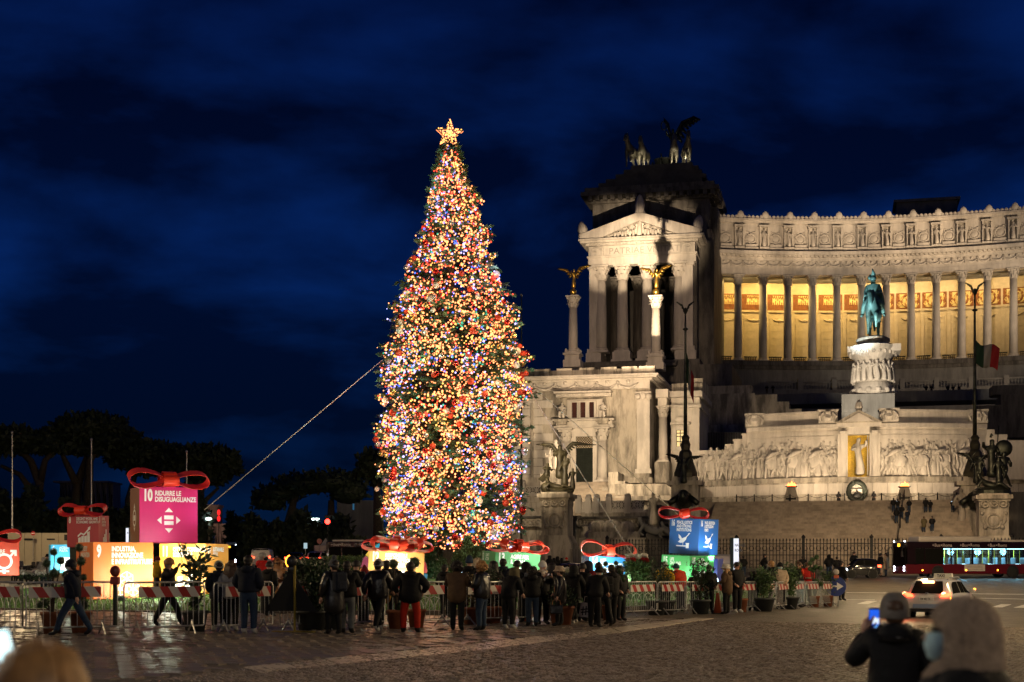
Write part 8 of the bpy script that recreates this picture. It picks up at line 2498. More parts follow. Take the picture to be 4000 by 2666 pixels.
# --- barriers
def stripe_mat(name,ang,red,wht):
 m=mat(name,wht,.45,vary=0);t=m.node_tree;b=t.nodes['Principled BSDF']
 c=t.nodes.new('ShaderNodeTexCoord');mp_=t.nodes.new('ShaderNodeMapping');mp_.inputs['Rotation'].default_value=(0,ang,0);mp_.inputs['Scale'].default_value=(1,1,1)
 s=t.nodes.new('ShaderNodeSeparateXYZ');f=t.nodes.new('ShaderNodeMath');f.operation='MULTIPLY';f.inputs[1].default_value=2.6
 g=t.nodes.new('ShaderNodeMath');g.operation='FRACT';r=t.nodes.new('ShaderNodeValToRGB');r.color_ramp.interpolation='CONSTANT'
 r.color_ramp.elements[0].color=(*red,1);r.color_ramp.elements[1].position=.5;r.color_ramp.elements[1].color=(*wht,1)
 t.links.new(c.outputs['Object'],mp_.inputs[0]);t.links.new(mp_.outputs[0],s.inputs[0]);t.links.new(s.outputs['X'],f.inputs[0]);t.links.new(f.outputs[0],g.inputs[0]);t.links.new(g.outputs[0],r.inputs[0]);t.links.new(r.outputs[0],b.inputs['Base Color']);return m
STRIPE=stripe_mat('red_white_stripe',rad(38),(.36,.012,.012),(.60,.56,.50))
fr=MB()
pts=[(-.5,0,.20),(-.5,0,1.0),(-.485,0,1.06),(-.45,0,1.09),(.45,0,1.09),(.485,0,1.06),(.5,0,1.0),(.5,0,.20),(.485,0,.17),(-.485,0,.17),(-.5,0,.2)]
frame_pts=[(p[0]*2.2,p[1],p[2])for p in pts]
fr.path(frame_pts,.021,6);frm=fr.mesh('frame',STEEL,True)
bq=MB();bq.tube((0,0,.17),(0,0,1.09),.009,n=5);bqm=bq.mesh('upright',STEEL)
lg=MB();lg.tube((0,0,.18),(0,0,.30),.02,n=6)
lg.tube((0,0,.26),(0,-.30,.01),.02,n=6);lg.tube((0,0,.26),(0,.30,.01),.02,n=6);lgm=lg.mesh('foot',STEEL)
bd=MB();bd.rbox(-.86,.86,-.045,-.03,.78,1.0,.006);bdm=bd.mesh('striped_board',STRIPE)
BARR=[(-95,40,1463,1462),(50,271,1461,1460),(283,471,1460,1457),(490,628,1456,1453),(642,766,1452,1449),(775,885,1448,1445),(890,1040,1444,1440),(1052,1182,1439,1434),(1190,1300,1433,1428),(1312,1428,1427,1421),(1436,1510,1418,1415),(1514,1576,1415,1412.5),(1579,1638,1412,1409.5),(1640,1690,1409,1407),(1692,1738,1406.5,1404.5),(1741,1781,1404,1402),(1783,1814,1401.5,1400),(1816,1848,1399.5,1398),(1850,1884,1397.5,1396),(1886,1915,1395.5,1394)]
NB=['at the left edge of the picture','before the left ball topiary','in front of the large orange box','behind the people left of the triangular sign','in front of the dark bay shrub','behind the man in grey jeans','behind the man in red trousers','beside the brown parka','behind the hooded visitor in pale trainers','behind the tote bag carrier','left of the yellow jacket','in front of the yellow jacket','in front of the orange red jacket','behind the white bucket hat','just right of the white bucket hat','before the first large bay pot','with a white patch on its board','with a pale bag hung on its board','before the bright green topiary','next to the round blue arrow sign']
for i,(x0,x1,y0,y1)in enumerate(BARR):
 a,b=foot(x0,y0),foot(x1,y1)
 mid=(a+b)/2;d=b-a
 s=mid.y/F
 h=((y0+y1)/2-1336)*s/1.11
 rt=empty('crowd_barrier',mid,math.atan2(d.y,d.x),label='steel barrier with red white striped board, '+NB[i],cat='barrier',group='crowd barriers along the garden',scale=(d.length/2.2 if False else 1,1,max(.85,min(1.2,h))))
 k=min(1.25,max(.7,d.length/2.24))
 inst('frame',frm,rt,scale=(k,1,1))
 for j in range(13):inst('upright',bqm,rt,(k*(-1.1+2.2*(j+1)/14),0,0))
 for x in(-.75,.75):inst('foot',lgm,rt,(x*k,0,0),R.uniform(-.15,.15))
 inst('striped_board',bdm,rt,scale=(k*.98,1,1),loc=(R.uniform(-.12,.12),0,0),rot=(0,R.uniform(-.01,.01),0))
 # work lamps and cones, triangular sign seen from behind, round arrow sign
p=foot(266,1460)
wl=empty('warning_lamp',(p.x,p.y-.05,p.z),label='red brown warning lamp on the joint of two barriers, left of the walking parent',cat='lamp',scale=(1,1,1.12))
q=MB();q.tube((0,0,.2),(0,0,1.02),.05,n=8);q.build('post',DARKM,wl);q=MB();q.rbox(-.10,.10,-.07,.07,1.0,1.16,.03);q.build('battery_box',paint('lamp_body',(.30,.04,.03),.5),wl);q=MB();q.sphere((0,0,1.27),.115,14,9,(1,.55,1));q.build('lens',paint('amber_lens',(.20,.035,.02),.25),wl,True)
p=foot(668,1455)
sg_=empty('road_sign',p,label='triangular road works sign seen from behind on a yellow post with lamp',cat='road sign')
q=MB();q.prism([(-.62,.52),(.62,.52),(.05,1.44),(-.05,1.44)],.02,.05,'y');q.build('sign_plate',paint('sign_back',(.008,.008,.008),.8),sg_)
q=MB();q.tube((.1,-.03,0),(.1,-.03,1.6),.03,n=8);q.tube((-.45,-.03,.02),(.6,-.03,.02),.03,n=6);q.tube((.1,.4,.02),(.1,-.35,.02),.03,n=6);q.build('post',paint('yellow_post',(.30,.22,.02),.5),sg_)
q=MB();q.sphere((.02,0,1.70),.13,14,9,(1,.6,1.1));q.rbox(-.07,.11,-.05,.08,1.46,1.58,.02);q.build('lamp_head',BLACKP,sg_,True)
q=MB();q.path([(.02-.135*math.cos(a),.03,1.70+.15*math.sin(a))for a in[x*.22-1.2 for x in range(12)]],.02,6);q.build('lamp_glow',emis('amber_glow',(1,.28,.02),7),sg_)
p=foot(1918,1394)
ar=empty('arrow_sign',(p.x,p.y-.25,p.z),rad(-8),label='round blue road sign with white arrow at the end of the barriers',cat='road sign')
q=MB();q.lathe([(.44,-.012),(.45,0),(.44,.012)],n=36);q.build('disc',paint('sign_blue',(.015,.04,.22),.4),ar,rot=(rad(90),0,0),loc=(0,-.03,.92))
q=MB();q.add([(-.34,-.052,.885),(.04,-.052,.885),(.04,-.052,.74),(.33,-.052,.92),(.04,-.052,1.1),(.04,-.052,.955),(-.34,-.052,.955)],[tuple(range(7))]);q.build('arrow',PRW,ar)
q=MB();q.tube((.1,.0,0),(.1,0,1.3),.03,n=8);q.tube((-.12,.05,0),(-.12,0,.9),.03,n=8);q.build('post',STEEL,ar)
q=MB();q.rbox(-.1,.12,-.06,.06,1.28,1.42,.02);q.build('battery_box',paint('lamp_orange',(.55,.12,.05),.5),ar);q=MB();q.sphere((0,0,1.56),.14,14,9,(1,.6,1));q.build('lamp_lens',paint('pale_lens',(.45,.42,.38),.2),ar,True)
for px,py,lb in((1649,1411,'orange traffic cone beside the dark pot left of the white bucket hat'),(1418,1424,'orange traffic cone behind the dense group'),(1212,1430,'worn traffic cone behind the hooded visitor')):
 p=foot(px,py);rt=empty('traffic_cone',p,label=lb,cat='traffic cone',group='traffic cones')
 q=MB();q.rbox(-.19,.19,-.19,.19,0,.035,.01);q.build('base',RUBBER,rt);q=MB();q.lathe([(.15,.03),(.05,.72),(.045,.74)],n=16);q.build('cone',paint('cone_orange',(.50,.10,.03),.5),rt,True)
 # --- potted plants
def pot(rt,r,h,m):
 q=MB();q.lathe([(r*.72,0),(r*.98,h*.86),(r*1.08,h*.87),(r*1.08,h),(r*.94,h),(r*.9,h*.9)],n=20);q.build('pot',m,rt,True)
 q=MB();q.lathe([(r*.9,h*.88),(.01,h*.9)],n=14);q.build('soil',paint('soil',(.03,.02,.015),.9),rt)
def ball_mesh(seed,m,dense=420,sz=.075):
 r=random.Random(seed);q=MB();q.sphere((0,0,0),.84,12,8)
 leaves(q,lambda:Vector((r.gauss(0,1),r.gauss(0,1),r.gauss(0,1))).normalized()*r.uniform(.78,1.0),dense,.28,r,0);return q.mesh('leaf_ball',m)
BALL=[ball_mesh(k,LEAFD)for k in range(2)];BALLG=ball_mesh(5,LEAFM)
def topiary(px,pyb,balls,potm,lab,bm=None,r=.24,Y=None):
 p=foot(px,pyb);k=p.y/F
 rt=empty('topiary',p,label=lab,cat='topiary',group='ball topiaries in pots')
 h=.5;pot(rt,r,h,potm)
 q=MB();tops=[]
 for(bx,by,br)in balls:
  x=(bx-px)*k;z=(pyb-by)*k;rr=br*k
  q.path([(x*.1,0,h),(x*.35,.0,h+(z-h)*.45),(x,0,z)],[.022,.018,.012],5);tops.append((x,z,rr))
 q.build('stem',BARK,rt)
 for i,(x,z,rr)in enumerate(tops):inst('leaf_ball',bm or BALL[i%2],rt,(x,R.uniform(-.1,.1),z),R.random()*6,(rr,)*3)
 return rt
topiary(120,1458,((126,1269,9),(105,1295,10),(142,1289,10),(122,1318,12),(106,1385,10),(92,1390,9),(98,1382,7)),TERRA,'tall ball topiary in a terracotta pot at the left, seen before the blue box')
topiary(185,1457,((183,1259,10),(186,1290,11),(192,1327,8),(150,1320,9),(195,1390,12),(188,1372,9)),TERRA,'ball topiary half hidden by the person striding left')
topiary(912,1447,((905,1296,12),(914,1340,9),(900,1362,9),(918,1395,13)),TERRA,'ball topiary left of the man in red trousers',r=.26)
topiary(957,1444,((953,1293,13),(960,1330,8)),TERRA,'ball topiary right of the head of the man in red trousers')
topiary(1400,1428,((1392,1296,6.5),(1416,1295,6),(1424,1312,6.5),(1431,1331,7),(1425,1375,8),(1434,1362,6)),TERRA,'thin stemmed ball topiary in front of the sky blue box')
topiary(1703,1407,((1697,1302,10),(1699,1331,9),(1702,1360,9)),TERRA,'two ball topiary beside the white totem')
topiary(1872,1396,((1877,1281,6),(1868,1286,5.5),(1862,1294,5.5),(1874,1303,6),(1861,1308,5),(1868,1310,6),(1884,1306,6),(1862,1346,6),(1886,1342,6),(1876,1335,6)),TERRA,'bright green ball topiary in a terracotta pot near the arrow sign',BALLG,.22)
def shrub(px,pyb,pyt,wpx,potm,lab,m=LEAFD,n=900,leaf=.13,r=.3,potpx=None,open_=False,group='potted shrubs between the barriers',ph=.5):
 p=foot(px,pyb);k=p.y/F;H_=(pyb-pyt)*k;w=wpx*k/2
 rt=empty('potted_shrub',p,label=lab,cat='shrub',group=group);pot(rt,r,ph,potm)
 rr=random.Random(int(px));q=MB();st_=[]
 for i in range(9 if open_ else 7):
  a=i*2.4;x,y=math.cos(a)*w*rr.uniform(.3,.95),math.sin(a)*w*rr.uniform(.3,.9);z=H_*rr.uniform(.75,1.0)
  q.path([(0,0,ph*.9),(x*.4,y*.4,ph+(z-ph)*.5),(x,y,z)],[.018,.013,.005],5);st_.append((x,y,z))
 q.build('stems',BARK,rt)
 q=MB()
 def f():
  x,y,z=rr.choice(st_);t=rr.random()**.7;s_=.05 if open_ else .13
  return(x*t+rr.gauss(0,s_),y*t+rr.gauss(0,s_),ph+(z-ph)*t+rr.gauss(0,.06))
 leaves(q,f,n,leaf,rr,.5,.38);o=q.build('foliage',m,rt);o['kind']='stuff'
 return rt
shrub(448,1452,1256,66,POTD,'young evergreen with separate lit leaves before the amber box',LEAFD,420,.20,.3,open_=True)
shrub(716,1450,1278,92,POTD,'dense glossy bay shrub in a dark pot beside the triangular sign',LEAFD,2600,.13,.42)
shrub(752,1448,1290,60,POTD,'dark glossy shrub left of the man in grey jeans',LEAFD,1300,.13,.34)
shrub(1085,1437,1320,40,TERRA,'autumn leaved shrub in a terracotta pot behind the curly fair hair',mat('autumn_leaf',(.13,.09,.03),.6,vary=.5,scale=7),900,.10,.30)
shrub(1132,1434,1292,34,TERRA,'thin sprigged shrub before the green box',LEAFD,300,.10,.28,open_=True)
shrub(1508,1414,1282,46,POTD,'slender sprigged shrub before the light green box',LEAFD,620,.11,.36,open_=True)
shrub(1530,1413,1300,34,POTD,'small shrub between the light green box and the yellow jacket',LEAFD,520,.10,.34)
shrub(1609,1411,1284,50,POTD,'sprigged shrub in front of the violet box',LEAFD,900,.11,.36)
shrub(1755,1405,1299,52,POTD,'bushy bay in a dark pot right of the white bucket hat',LEAFM,1300,.13,.40)
shrub(1812,1400,1288,60,POTD,'big bay bush in a dark pot, second right of the white bucket hat',LEAFM,1500,.14,.42)
shrub(1902,1394,1310,36,TERRA,'small laurel in a terracotta pot beside the arrow sign',LEAFM,700,.12,.24)
p=foot(1290,1437);rt=empty('flower_pot',p,label='large terracotta pot behind the handbag carrier',cat='pot');pot(rt,.36,.55,TERRA);
rr=random.Random(3);q=MB();leaves(q,lambda:(rr.gauss(0,.2),rr.gauss(0,.2),.55+abs(rr.gauss(0,.25))),300,.12,rr);q.build('plant',LEAFD,rt)
# --- planting on the lawn
def conifer(px,pyb,pyt,wpx,Y,lab,m=LEAFC,cat='conifer',n=1500,group='young conifers at the foot of the tree',name='conifer',leaf=.22,rag=.10):
 p=at(px,pyb,Y);p.z=lawnz(p.x,p.y)if lq(p.x,p.y)<1 else G(p.x,p.y);k=Y/F;H_=HC+(HZ-pyt)*k-p.z;w=wpx*k/2
 rt=empty(name,p,label=lab,cat=cat,group=group)
 q=MB();q.tube((0,0,0),(0,0,H_*.8),.06,.02,6);q.build('trunk',BARK,rt)
 rr=random.Random(int(px+pyt));q=MB()
 def f():
  t=rr.random()**1.3;a=rr.random()*6.28;r_=w*(1-t)**.75*rr.uniform(.55,1.0)+rr.gauss(0,rag*.4);return(math.cos(a)*r_,math.sin(a)*r_,.05+t*H_*.97)
 leaves(q,f,n,leaf,rr,.8,.4);o=q.build('foliage',m,rt);o['kind']='stuff';return rt
for i,(px,pt,w,Y,lb)in enumerate(((1016,1290,26,72,'golden dwarf conifer left of the middle of the tree foot'),(1050,1274,34,71,'tall dwarf conifer in front of the dark hedge under the tree'),(1072,1282,30,70,'dwarf conifer second from the middle of the tree foot'),(1092,1262,34,72,'yellow green conifer close to the green box'),(1106,1258,30,74,'tall conifer behind the left bow of the green box'),(1000,1300,24,73,'low conifer next to the tan box'),(990,1244,18,68,'slim dark cypress lit green beside the tan box'))):
 conifer(px,1322,pt,w,Y,lb,m=LEAFD if 'cypress' in lb else LEAFC)
conifer(1074,1322,1236,44,73.5,'pale lit fir saplings below the lowest tree boughs',n=2600,m=mat('lit_fir',(.13,.17,.06),.6,vary=.4,scale=5))
def hedge(name,px0,px1,pyt,Y,d,lab,m=LEAFD,n=5000,base=None,cat='hedge',group=None,leaf=.16):
 a,b=at(px0,1300,Y),at(px1,1300,Y);k=Y/F
 gz=(lambda x,y:lawnz(x,y)if lq(x,y)<1 else G(x,y));z0=gz((a.x+b.x)/2,Y);z1=HC+(HZ-pyt)*k
 w=b.x-a.x;H_=z1-z0
 rt=empty(name,((a.x+b.x)/2,Y,z0),label=lab,cat=cat,group=group)
 rr=random.Random(int(px0+7));q=MB()
 q.box(-w/2+.12,w/2-.12,-d/2+.12,d/2-.12,0,H_-.15)
 def f():
  s_=rr.random()
  if s_<.55:return(rr.uniform(-w/2,w/2),-d/2+rr.gauss(0,.07),rr.uniform(0,H_))
  if s_<.8:return(rr.uniform(-w/2,w/2),rr.uniform(-d/2,d/2),H_+rr.gauss(0,.07)-.05)
  return(rr.choice((-w/2,w/2))+rr.gauss(0,.07),rr.uniform(-d/2,d/2),rr.uniform(0,H_))
 leaves(q,f,n,leaf,rr,.2,.5);o=q.build('foliage',m,rt);o['kind']='stuff';return rt
hedge('hedge',940,1100,1240,84,1.6,'dark clipped hedge under the lowest boughs of the tree',n=5000)
hedge('hedge',748,862,1282,84,2.0,'clipped hedge left of the coloured wheel',LEAFM,4200)
hedge('hedge',690,748,1288,82,2.0,'dark loose hedge above the bay shrub',LEAFD,2600)
hedge('planter_hedge',1438,1490,1292,58.5,1.2,'lit green planter hedge between the blue and light green boxes',LEAFM,3800,leaf=.12)
hedge('hedge',960,1000,1300,66,.8,'small dark hedge beside the slim cypress',LEAFD,900)
p=at(962,1340,61);lamp('SPOT',(p.x+.5,62.5,lawnz(p.x,62.5)+.2),60,(.45,1,.6),at(985,1300,68),.1,80,.8)
p=at(1464,1345,56.6);lamp('SPOT',(p.x,56.4,lawnz(p.x,56.4)+.2),46,(.75,1,.7),at(1464,1318,58.5),.1,130,.9)
lamp('SPOT',at(1060,1325,62),110,(1,.95,.6),at(1070,1270,73),.15,60,.9)
# flowers: red and white heads on the planter hedge, white beds
PET_W=paint('petal_white',(.66,.62,.56),.7);PET_R=paint('petal_red',(.42,.012,.015),.7)
def flowers(name,px0,px1,py,Y,d,cols,n,lab,zoff=0.0,r=.075):
 a,b=at(px0,py,Y),at(px1,py,Y);z=a.z
 rt=empty(name,((a.x+b.x)/2,Y,z),label=lab,cat='flowers',group='flower beds on the lawn')
 fl=MB()
 for k in range(6):
  c_,s_=math.cos(k*PI/3),math.sin(k*PI/3);fl.add([(0,0,0),(c_*.6-s_*.35,s_*.6+c_*.35,.25),(c_,s_,.1),(c_*.6+s_*.35,s_*.6-c_*.35,.25)],[(0,1,2,3)])
 fl.sphere((0,0,.12),.25,6,4)
 ms=[fl.mesh('flower',m)for m in cols];rr=random.Random(int(px0))
 for i in range(n):
  x=rr.uniform(a.x,b.x)-(a.x+b.x)/2;y=rr.uniform(-d/2,d/2)
  ci=rr.randrange(len(cols))if len(cols)<3 else(1 if abs(x/(b.x-a.x))>.12 and abs(x/(b.x-a.x))<.5 and y<0 else 0)
  inst('flower',ms[ci],rt,(x,y,rr.uniform(-.06,.10)+(.16 if(ci==0 and len(cols)>1)else 0)),rr.random()*6,(r*rr.uniform(.8,1.4),)*3,rot=(rr.gauss(.5,.4),rr.gauss(0,.4),rr.random()*6))
 q=MB();leaves(q,lambda:(rr.uniform(a.x,b.x)-(a.x+b.x)/2,rr.uniform(-d/2,d/2),rr.uniform(-.35,.0)),n*2,.14,rr);o=q.build('leaves',LEAFD,rt);o['kind']='stuff'
 return rt
flowers('flower_bed',1440,1489,1289,58.4,.9,[PET_W,PET_R,PET_R],170,'red and white flowers topping the lit planter hedge')
flowers('flower_bed',1246,1320,1311,80,1.6,[PET_W],260,'bed of white flowers in front of the black saloon',r=.11)
flowers('flower_bed',44,118,1317,71,.8,[PET_W],150,'white flower border at the left between the orange red and blue boxes',r=.10)
# info totems
def totem(px0,pxm,px1,pt,pb,Y,lab,words,dark_left=True):
 p=at((pxm+px1)/2,pb,Y);k=Y/F;h=(pb-pt)*k;w=(px1-pxm)*k;d_=(pxm-px0)*k
 p.z=max(G(p.x,p.y),lawnz(p.x,p.y)if lq(p.x,p.y)<1 else-9);h=HC+(HZ-pt)*k-p.z
 rt=empty('info_totem',p,rad(8),label=lab,cat='sign',group='tall information totems')
 q=MB();q.box(-w/2,w/2,0,max(.6,d_*2.2),0,h);q.build('column',paint('totem_dark',(.04,.09,.10),.4),rt)
 q=MB();q.box(-w/2+.01,w/2-.01,-.02,-.004,.05,h-.04);q.build('lit_panel',emis('totem_panel',(.86,.88,1.0),.95),rt)
 for i,(s_,z,sz)in enumerate(words):text(s_,sz,NAVYI,rt,(-w/2+.06,-.026,h-z),(rad(90),0,0),.75,.02)
 for i in range(5):
  q=MB();q.box(-w/2+.07,w/2-.12,-.024,-.021,h*.55-i*.13,h*.55-i*.13+.03);q.build('text_line',paint('totem_grey',(.45,.46,.5),.5),rt)
 return rt
NAVYI=paint('totem_ink',(.05,.08,.16),.5)
totem(1676,1685,1698,1236,1330,74,'white lit totem reading natale roma near the black car',(('NATALE',.45,.2),('ROMA',.72,.2)))
totem(280,289,296,1212,1262,66,'small pale totem between the red and pink boxes',(('INFO',.3,.12),))
# --- far left: pines, buildings, lamps
def pine(px,pyb,crown,Y,lab,limbs,n=5200,leaf=None,m=PINE):
 """umbrella pine: bare forked trunk under a flat layered crown; crown = list of (px, py, rx, ry) lobes"""
 p=at(px,1300,Y);p.z=G(p.x,p.y);k=Y/F
 rt=empty('umbrella_pine',p,label=lab,cat='tree',group='umbrella pines against the sky')
 W2=lambda x,y:at(x,y,Y)-p
 q=MB()
 for(pts,r0,r1)in limbs:
  n_=len(pts);q.path([W2(*a)+Vector((0,R.uniform(-1,1)*(i>0),0))for i,a in enumerate(pts)],[r0+(r1-r0)*i/(n_-1)for i in range(n_)],7)
 q.build('trunk',BARK,rt,True)
 rr=random.Random(int(px));q=MB();tot=sum(c[2]*c[3]for c in crown)
 for(cx,cy_,rx,ry)in crown:
  c=W2(cx,cy_);a,b=rx*k,ry*k
  cnt=int(n*rx*ry/tot)+60
  def f():
   while True:
    v=Vector((rr.uniform(-1,1),rr.uniform(-1,1),rr.uniform(-1,1)))
    if v.length<1:break
   v=v.normalized()*rr.uniform(.55,1.0)
   if v.z<-.35:v.z=-.35
   return c+Vector((v.x*a,v.y*a,v.z*b))
  leaves(q,f,cnt,(leaf or .8),rr,.3,.6)
  q.sphere(c,1,12,7,(a*.86,a*.86,b*.72))
 o=q.build('crown',m,rt);o['kind']='stuff';return rt
pine(92,1300,((30,1010,95,24),(-60,1015,90,26),(100,1030,60,18),(-20,1030,70,20)),165,'umbrella pine at the left edge with a flat dark crown',(([(75,1300),(78,1200),(92,1110),(70,1060),(40,1030)],.8,.3),([(92,1110),(110,1060),(130,1030)],.5,.2),([(75,1130),(40,1090),(0,1070)],.4,.2)))
pine(205,1300,((210,985,92,36),(165,1005,80,24),(265,1015,75,26),(215,1035,70,16)),170,'tallest umbrella pine with a domed crown at the left',(([(168,1300),(170,1180),(175,1110),(200,1050)],.9,.4),([(175,1110),(150,1060),(140,1030)],.5,.2),([(208,1300),(205,1150),(210,1060),(230,1030)],.8,.3)))
pine(340,1300,((330,1045,85,32),(400,1055,80,30),(300,1060,60,24),(360,1080,70,20)),172,'umbrella pine behind the bow of the pink box',(([(300,1300),(300,1150),(310,1090)],.7,.3),([(420,1300),(410,1180),(390,1100)],.7,.3)))
pine(478,1300,((470,1058,82,32),(515,1075,42,28),(430,1070,60,26),(480,1100,50,18)),168,'umbrella pine left of the ruined arch, crown ending over the guy rope',(([(450,1300),(452,1180),(465,1110)],.8,.3),([(452,1170),(500,1120)],.4,.15)))
pine(690,1300,((640,1135,60,24),(700,1115,75,30),(760,1110,70,32),(800,1130,50,40),(620,1155,45,26)),190,'broad dark pine mass between the ruined arch and the fir',(([(660,1300),(665,1200),(680,1140)],.9,.4),([(760,1300),(760,1150)],.9,.4)),2800)
pine(868,1300,((862,1068,46,34),(850,1085,34,24),(880,1095,36,26)),150,'dark pine crown just left of the fir',(([(872,1300),(870,1180),(866,1100)],.7,.3),),1200)
# dark shrubbery and evergreen masses below the pines
def mass(name,px0,px1,pyt,Y,lab,n=4200,leaf=.8,bumps=6,cat='trees',seed=1,kind=None):
 rr=random.Random(seed);k=Y/F;a,b=at(px0,1300,Y),at(px1,1300,Y);base=G(0,Y)
 rt=empty(name,((a.x+b.x)/2,Y,base),label=lab,cat=cat)
 q=MB();w=b.x-a.x
 for i in range(bumps):
  x=-w/2+w*(i+.5)/bumps;h=(HC+(HZ-pyt)*k-base)*rr.uniform(.78,1.05);r_=w/bumps*.75
  q.sphere((x,0,h*.46),1,10,7,(r_,2.5,h*.48))
  leaves(q,lambda:(lambda v:(x+v.x*r_*1.05,v.y*2.7,h*.48+v.z*h*.5))(Vector((rr.gauss(0,1),rr.gauss(0,1),rr.gauss(0,1))).normalized()),n//bumps,leaf,rr,.2,.6)
 o=q.build('foliage',PINE,rt);o['kind']='stuff';return rt
mass('shrubbery',-60,90,1118,150,'dark evergreen clump at the far left below the pine crown',seed=2)
mass('shrubbery',80,300,1150,152,'dark evergreen clump behind the red and pink boxes',seed=3,bumps=7)
mass('shrubbery',290,470,1140,150,'dark evergreen clump right of the pink box',seed=4)
mass('shrubbery',560,800,1175,160,'dark evergreen clump behind the street lamps',seed=5,bumps=8)
mass('shrubbery',768,862,1245,132,'low bush above the hidden bus beside the fir',seed=6,bumps=4,leaf=.7)
for px,pt in((528,1180),(545,1192)):
 conifer(px,1300,pt,22 if px<540 else 18,200,'dark cypress beside the ruined arch, %s'%('nearer the arch' if px<540 else 'farther from the arch'),m=PINE,group='cypresses by the ruined arch',name='cypress',leaf=.9,n=900)
DIM=stone('dim_stone',(.26,.20,.17),.4)
def arches(name,px0,px1,pt,pb,Y,n,lab,m,dep=4.0,storeys=1,curve=0.0,ztop=None):
 k=Y/F;a,b=at(px0,pb,Y),at(px1,pb,Y);rt=empty(name,((a.x+b.x)/2,Y,G(0,Y)),label=lab,cat='building')
 H_=HC+(HZ-pt)*k-G(0,Y);w=b.x-a.x;sh=H_/storeys
 for s_ in range(storeys):
  q=MB()
  for i in range(n):
   x0=-w/2+w*i/n;x1=x0+w/n;z0=s_*sh;z1=z0+sh;yo=curve*(1-(2*(i+.5)/n-1)**2)*-1
   c=(x0+x1)/2;r_=(x1-x0)*.32;zs=z0+sh*.5
   ar_=[(c+r_,z0)]+[(c+r_*math.cos(t*PI/8),zs+r_*math.sin(t*PI/8))for t in range(9)]+[(c-r_,z0)]
   q.prism([(x0,z0),(x0,z1),(c,z1)]+[p_ for p_ in reversed(ar_)if p_[0]<=c+1e-6],yo,yo+dep,'y');q.prism([(c,z1),(x1,z1),(x1,z0)]+[p_ for p_ in ar_ if p_[0]>=c-1e-6],yo,yo+dep,'y')
  q.build('arcade',m,rt)
  q=MB();q.box(-w/2-.3,w/2+.3,-.5-curve,dep,z1-.5,z1);q.build('string_course',m,rt)
 return rt
arches('amphitheatre',140,262,1108,1290,420,12,'faint round amphitheatre behind the pine trunks',S_GREY,8,3,6)
ru=arches('ruined_arch',464,500,1160,1290,300,1,'floodlit ruined arch beside the rope foot',DIM,5)
arches('arcade_ruin',494,546,1204,1290,295,4,'low floodlit arcade right of the ruined arch',DIM,5)
lamp('SPOT',at(500,1270,265),11000,(1,.62,.42),at(500,1200,298),.5,60,.6)
lamp('POINT',at(518,1222,300),60,(1,.5,.15),None,.5)
bld=empty('dark_building',at(812,1300,215),label='dark tower block with one narrow lit window behind the pines',cat='building')
q=MB();k=215/F;q.box(-38*k,48*k,0,12,0,150*k);q.box(-60*k,0,2,12,0,120*k);q.build('wall',S_GREY,bld)
q=MB();q.box(-1.5*k,2.0*k,-.1,.02,128*k,142*k);q.build('window',emis('blue_window',(.03,.16,.30),.5),bld)
bl2=empty('far_house',at(552,1300,260),label='faintly lit reddish house far behind the cypresses',cat='building')
q=MB();k=260/F;q.box(-16*k,24*k,0,10,0,66*k);q.build('wall',DIM,bl2);q=MB();q.prism([(-18*k,66*k),(26*k,66*k),(4*k,74*k)],-1,11,'y');q.build('roof',paint('roof_tile',(.2,.07,.04),.8),bl2)
# site hoarding with no entry sign
ho=empty('site_hoarding',at(140,1262,112),label='long cream hoarding with dark vents behind the left boxes',cat='hoarding')
k=112/F;gz=G(0,112)-at(140,1262,112).z
CREAM=paint('hoarding_cream',(.40,.35,.26),.6)
for i in range(6):
 x0=(-122+i*39)*k;x1=x0+38.2*k;q=MB();q.box(x0,x1,0,.2,gz,37*k);q.build('panel',CREAM,ho)
for(x0,x1,z0,z1)in((-84,-64,20,24.5),(-32,-14,21,24),(-14+22,22+24,20,33)):
 q=MB();q.box(x0*k,x1*k,-.06,.0,z0*k,z1*k);q.build('vent',BLACKP,ho)
ne=empty('no_entry_sign',at(76,1226,111),label='red and white no entry disc in front of the cream hoarding',cat='road sign')
q=MB();q.lathe([(.17,-.01),(.17,.01)],n=20);o=q.build('disc',paint('sign_red',(.42,.015,.02),.4),ne,rot=(rad(90),0,0));q=MB();q.box(-.12,.12,-.022,-.012,-.035,.035);q.build('bar',PRW,ne);ne.location.z-=.0
q=MB();q.tube((0,.03,-2.2),(0,.03,0),.03);q.build('post',STEEL,ne)
